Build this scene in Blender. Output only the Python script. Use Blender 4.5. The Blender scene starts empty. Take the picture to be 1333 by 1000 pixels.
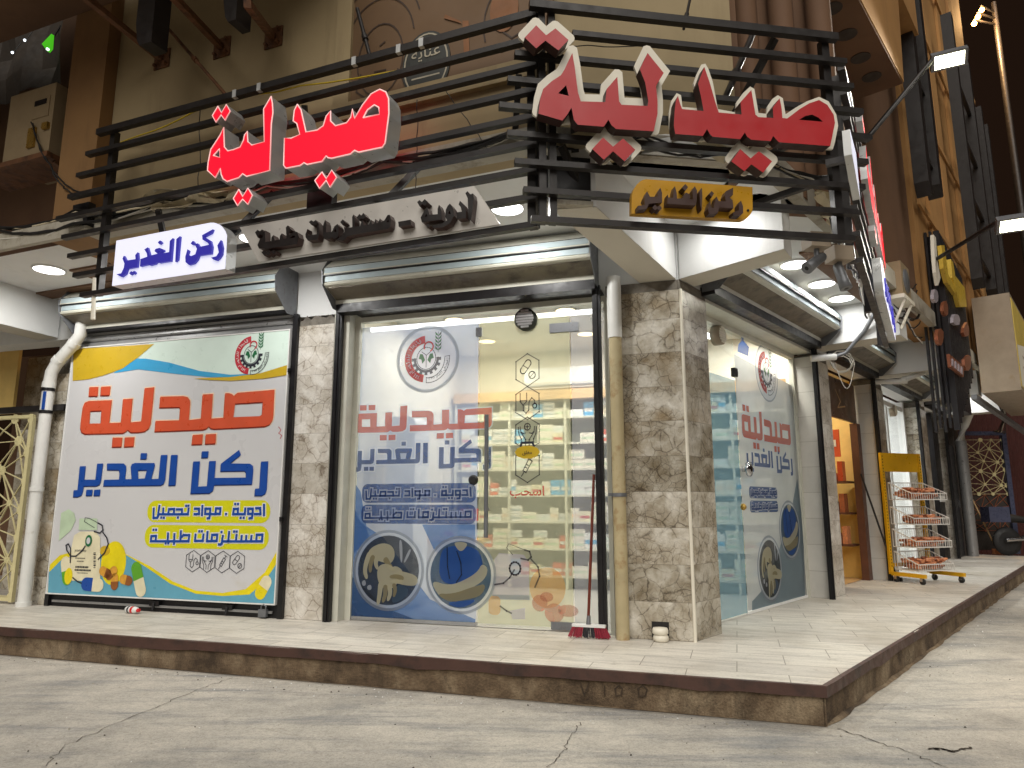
import bpy, math, random
from mathutils import Vector, Matrix
from mathutils.geometry import tessellate_polygon
random.seed(7)
S = bpy.context.scene
COL = S.collection
rad = math.radians

# ------------------------------------------------------------------ camera, sky, light, exposure
HC, FPX, PITCH = 1.05, 907.0, rad(9.88)
cam_d = bpy.data.cameras.new('camera'); cam = bpy.data.objects.new('camera', cam_d); COL.objects.link(cam)
cam.location = (0, 0, HC); cam.rotation_euler = (rad(90) + PITCH, 0, 0)
cam_d.sensor_width = 36; cam_d.lens = FPX / 1333 * 36; cam_d.clip_start = 0.05; cam_d.clip_end = 600
S.camera = cam

W = bpy.data.worlds.new('World'); S.world = W; W.use_nodes = True
nt = W.node_tree; nt.nodes.clear()
o_ = nt.nodes.new('ShaderNodeOutputWorld'); sk = nt.nodes.new('ShaderNodeTexSky'); sk.sky_type = 'NISHITA'
sk.sun_disc = False; sk.sun_elevation = rad(-4); sk.sun_rotation = rad(160)
b1 = nt.nodes.new('ShaderNodeBackground'); b1.inputs[1].default_value = 0.01
b2 = nt.nodes.new('ShaderNodeBackground'); b2.inputs[0].default_value = (0.0125, 0.0062, 0.0036, 1); b2.inputs[1].default_value = 1.0
ad = nt.nodes.new('ShaderNodeAddShader')
nt.links.new(sk.outputs[0], b1.inputs[0]); nt.links.new(b1.outputs[0], ad.inputs[0]); nt.links.new(b2.outputs[0], ad.inputs[1])
nt.links.new(ad.outputs[0], o_.inputs[0])

sun_d = bpy.data.lights.new('night_glow', 'SUN'); sun_d.energy = 2.7; sun_d.angle = rad(55); sun_d.color = (1.0, 0.95, 0.875)
sun = bpy.data.objects.new('night_glow', sun_d); COL.objects.link(sun)
sun.rotation_euler = Vector((0.10, 0.74, -0.66)).to_track_quat('-Z', 'Y').to_euler()

S.view_settings.view_transform = 'Standard'; S.view_settings.look = 'None'
S.view_settings.exposure = 0.0; S.view_settings.gamma = 1.0
S.render.engine = 'CYCLES'
S.cycles.use_denoising = True
S.cycles.max_bounces = 6; S.cycles.diffuse_bounces = 3; S.cycles.glossy_bounces = 3; S.cycles.transmission_bounces = 4
S.cycles.transparent_max_bounces = 24
S.cycles.sample_clamp_indirect = 4.0
S.cycles.caustics_reflective = False; S.cycles.caustics_refractive = False

# ------------------------------------------------------------------ frames: u to the right seen from the street, z up, n out to the street
def ray(px, py):
    x = (px - 666.5) / FPX; y = (500 - py) / FPX
    return Vector((x, math.cos(PITCH) - y * math.sin(PITCH), math.sin(PITCH) + y * math.cos(PITCH)))
CP = Vector((0, 0, HC))
def gnd(px, py, z=0.0):
    r = ray(px, py); return CP + r * ((z - HC) / r.z)
class Frame:
    def __init__(s, o, d):
        s.o = Vector((o[0], o[1], 0)); s.u = Vector((d[0], d[1], 0)).normalized(); s.n = Vector((s.u.y, -s.u.x, 0))
    def P(s, u, z, n=0.0): return s.o + s.u * u + s.n * n + Vector((0, 0, z))
    def at(s, px, py, off=0.0):
        r = ray(px, py); p0 = s.o + s.n * off
        t = (p0 - CP).dot(s.n) / r.dot(s.n); p = CP + r * t
        return ((p - s.o).dot(s.u), p.z)
    def pts(s, l, off=0.0, o=(0, 0), k=1.0): return [s.at(o[0] + x / k, o[1] + y / k, off) for x, y in l]
def az(a): return (math.sin(rad(a)), math.cos(rad(a)))
C0 = (1.428, 5.695)
L = Frame(C0, (0.953, -0.3035)); R = Frame(C0, (0.655, 0.756))
K = (0.2, 4.05)
A = Frame(K, (-az(-68.3)[0], -az(-68.3)[1]))            # left sign rack, u negative to the left
B = Frame(K, az(81.3))                                   # chamfered sign rack
WA = Frame((A.o - A.n * 0.27)[:2], A.u[:2]); WB = Frame((B.o - B.n * 0.3)[:2], B.u[:2])
CR = Frame((2.40, 4.62), (4.1 - 2.40, 7.45 - 4.62))       # sign rack along the right street
CEIL = 3.4

# ------------------------------------------------------------------ materials
MATS = {}
def lin(c):
    f = lambda v: v / 12.92 if v <= 0.04045 else ((v + 0.055) / 1.055) ** 2.4
    return tuple(f(x / 255.0) for x in c) + (1.0,)
def base_mat(name):
    m = bpy.data.materials.new(name); m.use_nodes = True; MATS[name] = m
    n = m.node_tree.nodes; return m, m.node_tree, n['Principled BSDF'], n['Material Output']
def nd(t, kind, **kw):
    n = t.nodes.new('ShaderNode' + kind)
    for k, v in kw.items():
        if k in n.inputs.keys(): n.inputs[k].default_value = v
        else: setattr(n, k, v)
    return n
def ramp(t, src, stops):
    r = t.nodes.new('ShaderNodeValToRGB'); e = r.color_ramp.elements
    while len(e) < len(stops): e.new(0.5)
    for i, (p, c) in enumerate(stops): e[i].position = p; e[i].color = c if len(c) == 4 else tuple(c) + (1,)
    t.links.new(src, r.inputs[0]); return r.outputs[0]
def mixc(t, a, b, f, mode='MIX'):
    m = t.nodes.new('ShaderNodeMix'); m.data_type = 'RGBA'; m.blend_type = mode
    for i, v in ((0, f), (6, a), (7, b)):
        if hasattr(v, 'links') or hasattr(v, 'is_linked'): t.links.new(v, m.inputs[i])
        else: m.inputs[i].default_value = v
    return m.outputs[2]
def coords(t, kind='Object', scale=(1, 1, 1), rot=(0, 0, 0)):
    c = t.nodes.new('ShaderNodeTexCoord'); mp = t.nodes.new('ShaderNodeMapping')
    mp.inputs['Scale'].default_value = scale; mp.inputs['Rotation'].default_value = rot
    t.links.new(c.outputs[kind], mp.inputs[0]); return mp.outputs[0]
def noise(t, vec, scale, detail=4, rough=0.6, out=0):
    n = nd(t, 'TexNoise', Scale=scale, Detail=detail, Roughness=rough); t.links.new(vec, n.inputs['Vector']); return n.outputs[out]
def bump(t, p, h, strength=0.2, dist=0.01):
    b = nd(t, 'Bump', Strength=strength, Distance=dist); t.links.new(h, b.inputs['Height']); t.links.new(b.outputs[0], p.inputs['Normal'])
def simple(name, c, rough=0.5, metal=0.0, var=0.12, vscale=6.0, bmp=0.0, bscale=60.0, dirt=None, spec=0.5):
    """paint, metal or plastic with uneven tone, worn roughness and optional grime"""
    m, t, p, o = base_mat(name)
    c = lin(c); v = coords(t)
    n1 = noise(t, v, vscale, 5)
    d = tuple(x * (1 - var) for x in c[:3]) + (1,); e = tuple(min(1, x * (1 + var)) for x in c[:3]) + (1,)
    col = ramp(t, n1, [(0.3, d), (0.7, e)])
    if dirt:
        n2 = noise(t, v, dirt[1], 8, 0.7)
        col = mixc(t, col, lin(dirt[0]), ramp(t, n2, [(dirt[2], (0, 0, 0)), (dirt[2] + 0.18, (1, 1, 1))]))
    t.links.new(col, p.inputs['Base Color'])
    rr = ramp(t, noise(t, v, vscale * 2.3, 3), [(0.3, (max(0, rough - 0.1),) * 3), (0.7, (min(1, rough + 0.1),) * 3)])
    t.links.new(rr, p.inputs['Roughness']); p.inputs['Metallic'].default_value = metal
    p.inputs['Specular IOR Level'].default_value = spec
    if bmp: bump(t, p, noise(t, v, bscale, 6), bmp, 0.01)
    return m
def emis(name, c, s, base=(230, 230, 230)):
    m, t, p, o = base_mat(name)
    p.inputs['Base Color'].default_value = lin(base); p.inputs['Emission Color'].default_value = lin(c); p.inputs['Emission Strength'].default_value = s
    p.inputs['Roughness'].default_value = 0.4
    return m
def film(name, c, alpha, rough=0.35, tint=(255, 255, 255)):
    """printed translucent film on glass: partly see-through"""
    m, t, p, o = base_mat(name)
    tr = nd(t, 'BsdfTransparent'); tr.inputs[0].default_value = lin(tint)
    tl = nd(t, 'BsdfTranslucent'); tl.inputs[0].default_value = lin(c)
    p.inputs['Base Color'].default_value = lin(c); p.inputs['Roughness'].default_value = rough
    m1 = nd(t, 'MixShader'); m1.inputs[0].default_value = 0.55; t.links.new(p.outputs[0], m1.inputs[1]); t.links.new(tl.outputs[0], m1.inputs[2])
    m2 = nd(t, 'MixShader'); t.links.new(tr.outputs[0], m2.inputs[1]); t.links.new(m1.outputs[0], m2.inputs[2])
    a = ramp(t, noise(t, coords(t), 2.0, 3), [(0.3, (alpha * 0.92,) * 3), (0.7, (min(1, alpha * 1.08),) * 3)])
    t.links.new(a, m2.inputs[0])
    t.links.new(m2.outputs[0], o.inputs[0]); return m
def glass(name, tint=(252, 254, 253)):
    m, t, p, o = base_mat(name)
    tr = nd(t, 'BsdfTransparent'); tr.inputs[0].default_value = lin(tint)
    gl = nd(t, 'BsdfGlossy'); gl.inputs['Roughness'].default_value = 0.02
    fr = nd(t, 'Fresnel', IOR=1.45); mx = nd(t, 'MixShader')
    ge = t.nodes.new('ShaderNodeNewGeometry'); sb_ = nd(t, 'Math', operation='SUBTRACT'); sb_.inputs[0].default_value = 1.0; t.links.new(ge.outputs['Backfacing'], sb_.inputs[1])
    ml = nd(t, 'Math', operation='MULTIPLY'); t.links.new(fr.outputs[0], ml.inputs[0]); t.links.new(sb_.outputs[0], ml.inputs[1])   # reflect once, on the outer face
    t.links.new(ml.outputs[0], mx.inputs[0]); t.links.new(tr.outputs[0], mx.inputs[1]); t.links.new(gl.outputs[0], mx.inputs[2])
    t.links.new(mx.outputs[0], o.inputs[0]); return m

def mat_road():
    m, t, p, o = base_mat('worn_concrete')
    v = coords(t); big = noise(t, v, 0.45, 6, 0.6); mid = noise(t, v, 2.6, 8, 0.65)
    st = noise(t, coords(t, scale=(0.8, 5, 1), rot=(0, 0, rad(14))), 1.2, 7, 0.7)
    c = ramp(t, mixc(t, big, mid, 0.45), [(0.38, lin((150, 146, 138))), (0.5, lin((180, 174, 163))), (0.62, lin((202, 195, 182)))])
    c = mixc(t, c, lin((120, 122, 124)), ramp(t, st, [(0.5, (0, 0, 0)), (0.68, (0.75,) * 3)]))
    sp = nd(t, 'TexVoronoi', Scale=5.5); t.links.new(v, sp.inputs['Vector'])
    spm = ramp(t, sp.outputs['Distance'], [(0.035, (1, 1, 1)), (0.06, (0, 0, 0))])
    gate = ramp(t, noise(t, v, 1.3, 2), [(0.5, (0, 0, 0)), (0.56, (1, 1, 1))])
    c = mixc(t, c, lin((215, 213, 205)), mixc(t, spm, gate, 1.0, 'MULTIPLY'))
    vo = nd(t, 'TexVoronoi', Scale=0.42); vo.feature = 'DISTANCE_TO_EDGE'
    wv = mixc(t, v, noise(t, v, 1.7, 6, 0.7, 1), 0.22); t.links.new(wv, vo.inputs['Vector'])
    cr = ramp(t, vo.outputs['Distance'], [(0.0, (1, 1, 1)), (0.006, (0, 0, 0))])
    c = mixc(t, c, lin((86, 80, 72)), mixc(t, cr, ramp(t, mid, [(0.5, (0, 0, 0)), (0.66, (0.35,) * 3)]), 1.0, 'MULTIPLY'))
    fine = noise(t, v, 32, 6, 0.75)
    c = mixc(t, c, ramp(t, fine, [(0.32, (0.5,) * 3), (0.55, (1.0,) * 3)]), 0.42, 'MULTIPLY')
    agg = noise(t, v, 95, 4, 0.85); c = mixc(t, c, ramp(t, agg, [(0.36, (0.42,) * 3), (0.5, (0.95,) * 3), (0.68, (1.25,) * 3)]), 0.55, 'MULTIPLY')
    pit = nd(t, 'TexVoronoi', Scale=16.0); t.links.new(v, pit.inputs['Vector']); pg = ramp(t, noise(t, v, 3.1, 3), [(0.52, (0, 0, 0)), (0.6, (1, 1, 1))])
    c = mixc(t, c, lin((88, 82, 74)), mixc(t, ramp(t, pit.outputs['Distance'], [(0.05, (0.8,) * 3), (0.09, (0, 0, 0))]), pg, 1.0, 'MULTIPLY'))
    oil = noise(t, v, 0.8, 5, 0.7); c = mixc(t, c, lin((92, 90, 88)), ramp(t, oil, [(0.6, (0, 0, 0)), (0.74, (0.45,) * 3)]))
    t.links.new(c, p.inputs['Base Color']); p.inputs['Roughness'].default_value = 0.75
    bump(t, p, mixc(t, mid, fine, 0.4), 0.35, 0.02); return m
def mat_tiles():
    m, t, p, o = base_mat('pale_stone_tiles')
    v = coords(t, 'UV')
    b = nd(t, 'TexBrick'); b.inputs['Scale'].default_value = 1; b.inputs['Brick Width'].default_value = 0.62; b.inputs['Row Height'].default_value = 0.31
    b.inputs['Mortar Size'].default_value = 0.004; b.inputs['Mortar Smooth'].default_value = 0.6; b.inputs['Bias'].default_value = 0.0
    b.inputs['Color1'].default_value = lin((214, 208, 196)); b.inputs['Color2'].default_value = lin((196, 190, 180)); b.inputs['Mortar'].default_value = lin((112, 103, 90))
    t.links.new(v, b.inputs['Vector'])
    vs = coords(t, 'UV', scale=(1.2, 7, 1)); s1 = noise(t, vs, 1.6, 7, 0.65)
    c = mixc(t, b.outputs['Color'], lin((168, 164, 156)), ramp(t, s1, [(0.46, (0, 0, 0)), (0.68, (0.8,) * 3)]))
    s2 = noise(t, v, 0.9, 6, 0.6)
    c = mixc(t, c, lin((150, 140, 122)), ramp(t, s2, [(0.5, (0, 0, 0)), (0.7, (0.6,) * 3)]))
    s4 = noise(t, v, 55, 5, 0.8); c = mixc(t, c, ramp(t, s4, [(0.36, (0.7,) * 3), (0.56, (1.03,) * 3)]), 0.5, 'MULTIPLY')
    s3 = noise(t, v, 9, 8, 0.75); c = mixc(t, c, lin((128, 118, 102)), ramp(t, s3, [(0.57, (0, 0, 0)), (0.7, (0.6,) * 3)]))
    t.links.new(c, p.inputs['Base Color'])
    t.links.new(ramp(t, s1, [(0.3, (0.38,) * 3), (0.7, (0.6,) * 3)]), p.inputs['Roughness'])
    bump(t, p, b.outputs['Fac'], 0.2, -0.004); return m
def mat_marble(name, dark, light, vein, th, tw=10.0, warm=None):
    """breccia stone: rounded clasts in darker veins, cut into tiles"""
    m, t, p, o = base_mat(name)
    v = coords(t, 'UV'); nz = noise(t, v, 3.2, 6, 0.6, 1); wv = mixc(t, v, nz, 0.13)
    # each tile row shows another cut of the stone
    sx = t.nodes.new('ShaderNodeSeparateXYZ'); t.links.new(v, sx.inputs[0])
    dv = nd(t, 'Math', operation='DIVIDE'); t.links.new(sx.outputs[1], dv.inputs[0]); dv.inputs[1].default_value = th
    fl = nd(t, 'Math', operation='FLOOR'); t.links.new(dv.outputs[0], fl.inputs[0])
    cx = t.nodes.new('ShaderNodeCombineXYZ'); mu = nd(t, 'Math', operation='MULTIPLY'); t.links.new(fl.outputs[0], mu.inputs[0]); mu.inputs[1].default_value = 3.71
    t.links.new(mu.outputs[0], cx.inputs[0]); t.links.new(mu.outputs[0], cx.inputs[2])
    va = nd(t, 'VectorMath', operation='ADD'); t.links.new(wv, va.inputs[0]); t.links.new(cx.outputs[0], va.inputs[1])
    vv = va.outputs[0]
    vo = nd(t, 'TexVoronoi', Scale=9.0); vo.feature = 'DISTANCE_TO_EDGE'; t.links.new(vv, vo.inputs['Vector'])
    vo2 = nd(t, 'TexVoronoi', Scale=22.0); vo2.feature = 'DISTANCE_TO_EDGE'; t.links.new(vv, vo2.inputs['Vector'])
    big = noise(t, vv, 2.4, 5, 0.6); med = noise(t, vv, 8, 6, 0.6)
    c = ramp(t, mixc(t, big, med, 0.5), [(0.38, lin(dark)), (0.5, lin(tuple((a + b) // 2 for a, b in zip(dark, light)))), (0.63, lin(light))])
    fine = mixc(t, ramp(t, vo2.outputs['Distance'], [(0.0, (1, 1, 1)), (0.06, (0, 0, 0))]), ramp(t, big, [(0.42, (0.75,) * 3), (0.54, (0.02,) * 3)]), 1.0, 'MULTIPLY')
    crs = mixc(t, ramp(t, vo.outputs['Distance'], [(0.0, (1, 1, 1)), (0.05, (0, 0, 0))]), ramp(t, med, [(0.4, (0.85,) * 3), (0.6, (0.08,) * 3)]), 1.0, 'MULTIPLY')
    c = mixc(t, c, lin(vein), crs); c = mixc(t, c, lin(vein), fine)
    if warm: c = mixc(t, c, lin(warm), ramp(t, noise(t, vv, 1.7, 4), [(0.55, (0, 0, 0)), (0.7, (0.55,) * 3)]))
    wn = nd(t, 'TexWhiteNoise'); wn.noise_dimensions = '1D'; t.links.new(fl.outputs[0], wn.inputs['W'])
    c = mixc(t, c, ramp(t, wn.outputs['Value'], [(0.0, (0.76, .745, .71)), (1.0, (1.12, 1.12, 1.13))]), 0.85, 'MULTIPLY')
    sm = noise(t, v, 40, 5, 0.75); c = mixc(t, c, ramp(t, sm, [(0.35, (0.7,) * 3), (0.55, (1.02,) * 3)]), 0.4, 'MULTIPLY')
    fr = nd(t, 'Math', operation='FRACT'); t.links.new(dv.outputs[0], fr.inputs[0])
    j = ramp(t, fr.outputs[0], [(0.0, (1, 1, 1)), (0.014, (0, 0, 0))])
    c = mixc(t, c, lin((92, 84, 72)), j)
    t.links.new(c, p.inputs['Base Color']); p.inputs['Roughness'].default_value = 0.28; p.inputs['Specular IOR Level'].default_value = 0.35
    bump(t, p, j, 0.3, -0.004); return m
def mat_plaster(name, c, c2, stain=None, scale=0.7):
    m, t, p, o = base_mat(name); v = coords(t)
    n1 = noise(t, v, scale, 7, 0.6); c_ = ramp(t, n1, [(0.35, lin(c2)), (0.65, lin(c))])
    dr = noise(t, coords(t, scale=(3, 3, 0.35)), 1.0, 7, 0.7)
    if stain: c_ = mixc(t, c_, lin(stain), ramp(t, dr, [(0.55, (0, 0, 0)), (0.78, (0.6,) * 3)]))
    t.links.new(c_, p.inputs['Base Color']); p.inputs['Roughness'].default_value = 0.8
    bump(t, p, noise(t, v, 45, 5), 0.12, 0.01); return m
def mat_kerb():
    m, t, p, o = base_mat('stained_kerb_concrete'); v = coords(t, 'UV')
    n1 = noise(t, v, 2.2, 8, 0.7); c = ramp(t, n1, [(0.36, lin((70, 56, 42))), (0.5, lin((116, 97, 75))), (0.64, lin((154, 136, 110)))])
    st = noise(t, coords(t, 'UV', scale=(3.0, 0.5, 1)), 1.5, 6, 0.7)
    c = mixc(t, c, lin((62, 50, 38)), ramp(t, st, [(0.5, (0, 0, 0)), (0.7, (0.7,) * 3)]))
    vo = nd(t, 'TexVoronoi', Scale=2.4); vo.feature = 'DISTANCE_TO_EDGE'
    t.links.new(mixc(t, v, noise(t, v, 3, 5, 0.6, 1), 0.25), vo.inputs['Vector'])
    cr = ramp(t, vo.outputs['Distance'], [(0.0, (1, 1, 1)), (0.02, (0, 0, 0))])
    c = mixc(t, c, lin((40, 32, 25)), mixc(t, mixc(t, cr, ramp(t, n1, [(0.45, (0, 0, 0)), (0.62, (1, 1, 1))]), 1.0, 'MULTIPLY'), (0.5, 0.5, 0.5, 1), 1.0, 'MULTIPLY'))
    ag = noise(t, v, 70, 5, 0.8); c = mixc(t, c, ramp(t, ag, [(0.36, (0.35,) * 3), (0.56, (1.05,) * 3)]), 0.6, 'MULTIPLY')
    t.links.new(c, p.inputs['Base Color']); p.inputs['Roughness'].default_value = 0.9
    bump(t, p, mixc(t, n1, ag, 0.3), 0.8, 0.03); return m
def mat_brick(name, c1, c2, mort, w, h, ms=0.01, rough=0.6):
    m, t, p, o = base_mat(name); v = coords(t, 'UV')
    b = nd(t, 'TexBrick'); b.inputs['Scale'].default_value = 1; b.inputs['Brick Width'].default_value = w; b.inputs['Row Height'].default_value = h
    b.inputs['Mortar Size'].default_value = ms; b.offset = 0.0
    b.inputs['Color1'].default_value = lin(c1); b.inputs['Color2'].default_value = lin(c2); b.inputs['Mortar'].default_value = lin(mort)
    t.links.new(v, b.inputs['Vector']); n1 = noise(t, v, 3, 5)
    t.links.new(mixc(t, b.outputs['Color'], ramp(t, n1, [(0.3, (0.75,) * 3), (0.7, (1,) * 3)]), 0.6, 'MULTIPLY'), p.inputs['Base Color'])
    p.inputs['Roughness'].default_value = rough; return m

M = MATS
mat_road(); mat_tiles(); mat_kerb()
mat_marble('breccia_marble', (136, 124, 103), (218, 214, 204), (66, 54, 42), 0.29, warm=(158, 134, 96))
mat_marble('pale_breccia', (182, 174, 160), (230, 227, 220), (118, 102, 86), 0.29)
mat_plaster('beige_cladding', (164, 146, 111), (144, 126, 94), (100, 84, 60)); mat_plaster('pale_cladding', (164, 147, 114), (146, 130, 98), (128, 110, 82))
mat_plaster('tan_shaded', (136, 102, 62), (116, 84, 50), (92, 66, 40)); mat_plaster('tan_sodium_lit', (176, 132, 78), (152, 112, 64), (120, 86, 50))  # one tan: shade painted into the left copy, sodium light into the right
mat_plaster('brown_cladding', (112, 82, 58), (92, 66, 46), (70, 50, 36))
mat_plaster('white_plaster', (226, 227, 226), (212, 213, 212), (192, 190, 184))
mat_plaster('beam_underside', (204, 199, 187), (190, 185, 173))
mat_plaster('rough_mortar', (132, 126, 116), (92, 86, 78), (64, 60, 54), 9.0)
mat_brick('white_wall_tiles', (206, 203, 196), (198, 195, 188), (176, 172, 164), 0.5, 0.3, 0.004, 0.3)
simple('kerb_trim', (74, 50, 42), 0.55, dirt=((44, 34, 30), 5, 0.5), bmp=0.2)
simple('black_steel', (40, 37, 36), 0.42, 0.25, 0.2, dirt=((86, 80, 74), 14, 0.66), bmp=0.05)
simple('dark_frame', (26, 25, 27), 0.4, 0.2, 0.2, dirt=((74, 70, 66), 18, 0.64))
simple('rusty_steel', (108, 72, 46), 0.6, 0.2, 0.3, dirt=((60, 42, 32), 9, 0.5))
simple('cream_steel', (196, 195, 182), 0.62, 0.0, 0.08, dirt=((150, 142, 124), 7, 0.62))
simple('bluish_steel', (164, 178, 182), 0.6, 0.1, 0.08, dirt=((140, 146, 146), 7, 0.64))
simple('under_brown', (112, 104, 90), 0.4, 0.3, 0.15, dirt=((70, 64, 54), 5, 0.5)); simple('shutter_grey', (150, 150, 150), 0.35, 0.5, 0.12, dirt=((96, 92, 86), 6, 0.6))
simple('plate_grey', (116, 118, 122), 0.45, 0.4, 0.15, dirt=((88, 84, 80), 12, 0.55))
simple('poster_white', (202, 202, 204), 0.34, 0, 0.03, 0.9, 0.12, 2.2, dirt=((196, 192, 182), 1.3, 0.62))
simple('poster_gold', (196, 164, 40), 0.35, 0, 0.05); simple('poster_blue', (60, 158, 206), 0.35, 0, 0.05)
simple('poster_mint', (212, 230, 220), 0.35, 0, 0.03); simple('poster_orange', (204, 84, 54), 0.35, 0, 0.06)
simple('poster_darkred', (130, 34, 22), 0.35); simple('poster_navy', (24, 72, 156), 0.35, 0, 0.06); simple('poster_ink', (34, 36, 48), 0.4)
simple('poster_skydeep', (20, 44, 104), 0.4); simple('poster_lime', (208, 206, 26), 0.35, 0, 0.05); simple('poster_water', (96, 160, 184), 0.35, 0, 0.05)
simple('poster_halo', (232, 206, 180), 0.4); simple('poster_palegreen', (186, 206, 176), 0.4); simple('poster_green', (92, 160, 44), 0.35)
simple('poster_cream', (222, 214, 182), 0.4); simple('poster_amber', (206, 150, 56), 0.4, 0, 0.2, 20); simple('poster_brown', (140, 84, 40), 0.4)
simple('poster_yellow', (226, 208, 24), 0.35); simple('poster_red', (186, 44, 58), 0.35); simple('poster_leaf', (22, 104, 62), 0.35)
simple('white_plastic', (216, 216, 212), 0.35, 0, 0.05, dirt=((170, 164, 150), 8, 0.62))
simple('pipe_yellowed', (180, 166, 130), 0.4, 0, 0.15, 3, dirt=((140, 100, 52), 4, 0.52))
simple('white_paint', (224, 224, 222), 0.4, 0, 0.05); simple('ivory', (226, 220, 204), 0.45, 0, 0.05, dirt=((180, 170, 150), 9, 0.62))
simple('sign_red', (174, 44, 48), 0.4, 0, 0.06, 3); simple('sign_dark_side', (56, 34, 30), 0.5, 0, 0.15)
simple('sign_side_grey', (196, 198, 198), 0.35, 0.3, 0.06); simple('sign_panel_grey', (206, 202, 196), 0.35, 0.3, 0.08, 3, dirt=((150, 144, 134), 5, 0.62))
simple('sign_letter_black', (30, 25, 24), 0.4); simple('sign_gold', (186, 138, 28), 0.35, 0.1, 0.12, 5); simple('sign_brown', (62, 42, 36), 0.45)
simple('bar_gold', (214, 180, 70), 0.35, 0.2, 0.1)
simple('ac_white', (146, 128, 100), 0.45, 0, 0.08, dirt=((140, 124, 98), 6, 0.6))
simple('rubber', (22, 21, 21), 0.6); simple('chrome', (190, 192, 196), 0.18, 1.0, 0.05); simple('brass', (176, 142, 70), 0.3, 0.7)
simple('cable_black', (24, 22, 22), 0.5); simple('cable_white', (200, 196, 186), 0.5); simple('cable_yellow', (206, 178, 40), 0.5)
simple('tarpaulin', (196, 184, 156), 0.6, 0, 0.2, dirt=((120, 104, 80), 6, 0.55), bmp=0.4, bscale=14)
simple('gate_cream', (206, 196, 150), 0.45, 0, 0.1); simple('wood_dark', (86, 52, 36), 0.5, 0, 0.2)
simple('wood_light', (196, 160, 112), 0.45, 0, 0.12); simple('rack_yellow', (216, 164, 26), 0.35, 0.1, 0.1, dirt=((150, 110, 30), 12, 0.66))
simple('wire_white', (222, 220, 214), 0.35, 0.1); simple('bread_brown', (200, 132, 92), 0.45, 0, 0.3, 30); simple('bread_dark', (150, 86, 56), 0.45, 0, 0.3, 30)
simple('broom_red', (150, 44, 62), 0.6, 0, 0.3, 90); simple('broom_black', (40, 38, 44), 0.6, 0, 0.3, 90); simple('handle_red', (104, 42, 28), 0.35)
simple('cap_red', (206, 30, 36), 0.35); simple('shop_brown', (96, 66, 46), 0.35, 0.1, 0.3, 2.5, dirt=((60, 42, 32), 3, 0.5))
simple('inner_wall', (228, 222, 206), 0.5, 0, 0.06); simple('shop_yellow', (232, 200, 124), 0.5, 0, 0.08); simple('shelf_board', (206, 204, 190), 0.4, 0, 0.05); simple('shelf_back', (150, 160, 140), 0.5)
simple('corrugated_maroon', (72, 38, 34), 0.5, 0.1, 0.2); simple('dark_wall', (56, 48, 42), 0.8, 0, 0.25); simple('motor_black', (26, 26, 30), 0.35, 0.2)
simple('tank_blue', (70, 74, 96), 0.3, 0.1); simple('slat_black', (30, 29, 32), 0.4, 0.1); simple('badge_copper', (150, 92, 66), 0.35, 0.4, 0.3, 60)
simple('badge_silver', (186, 178, 186), 0.35, 0.4, 0.2, 60); simple('box_tan', (152, 138, 120), 0.45, 0, 0.1, dirt=((140, 120, 90), 4, 0.6))
simple('box_yellow', (214, 190, 100), 0.35, 0, 0.1, 2, dirt=((180, 160, 120), 3, 0.58)); simple('dark_cloth', (52, 44, 38), 0.8, 0, 0.3)
simple('print_purple', (104, 40, 74), 0.5, 0, 0.5, 5); simple('mural_board', (104, 78, 50), 0.6, 0, 0.12, 1.2); simple('mural_line', (60, 42, 28), 0.6)
simple('mural_flesh', (128, 82, 42), 0.6, 0, 0.15); simple('disc_dark', (46, 48, 44), 0.5); simple('disc_line', (168, 160, 140), 0.5)
simple('curtain_dark', (38, 29, 19), 0.8, 0, 0.3); simple('ledge_grey', (168, 162, 148), 0.7, 0, 0.15, 3, dirt=((110, 100, 84), 3, 0.52), bmp=0.2)
simple('handskin', (176, 160, 118), 0.5, 0, 0.15, 8)
simple('kerb_ink', (62, 50, 38), 0.9, 0, 0.3, 20); simple('road_crack', (58, 50, 42), 0.9)
emis('led_panel', (255, 255, 252), 5.0); emis('led_strip', (255, 252, 250), 3.6); emis('warm_panel', (255, 224, 170), 3.2)
emis('sign_lit_red', (255, 14, 44), 1.0, (200, 10, 30)); emis('sign_lit_white', (230, 232, 255), 0.7, (200, 200, 210)); emis('flood_lens', (255, 252, 214), 9.0)
emis('sodium_lens', (255, 176, 64), 60.0); emis('green_lamp', (90, 230, 40), 0.55, (40, 90, 20)); emis('sign_lit_purple', (70, 66, 190), 0.22, (52, 48, 170)); emis('lit_rim', (255, 150, 150), 0.55)
simple('sign_purple_dark', (78, 68, 104), 0.4)
emis('tiny_led', (235, 245, 255), 3.0)
glass('clear_glass'); glass('teal_glass', (248, 253, 254))
film('film_lavender', (188, 200, 228), 0.56); film('film_blue', (78, 122, 180), 0.66, tint=(235, 242, 252)); film('film_deepblue', (44, 84, 132), 0.72)
film('film_amber', (206, 206, 180), 0.42, tint=(252, 251, 236)); film('film_grey', (176, 180, 184), 0.86); film('film_slate', (112, 130, 142), 0.86)
film('film_clear', (206, 206, 216), 0.36); film('film_teal', (122, 156, 174), 0.62, tint=(246, 251, 253))
film('film_ring', (200, 206, 214), 0.7); film('film_ringgrey', (140, 148, 160), 0.75)
film('decal_orange', (206, 84, 50), 0.68); film('decal_navy', (34, 72, 132), 0.74); film('decal_ink', (60, 56, 70), 0.75); film('decal_white', (214, 220, 232), 0.55)
film('decal_red', (176, 44, 44), 0.8); film('decal_leaf', (56, 96, 62), 0.8); film('decal_dark', (48, 52, 58), 0.8); film('decal_skin', (206, 200, 172), 0.85)
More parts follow.
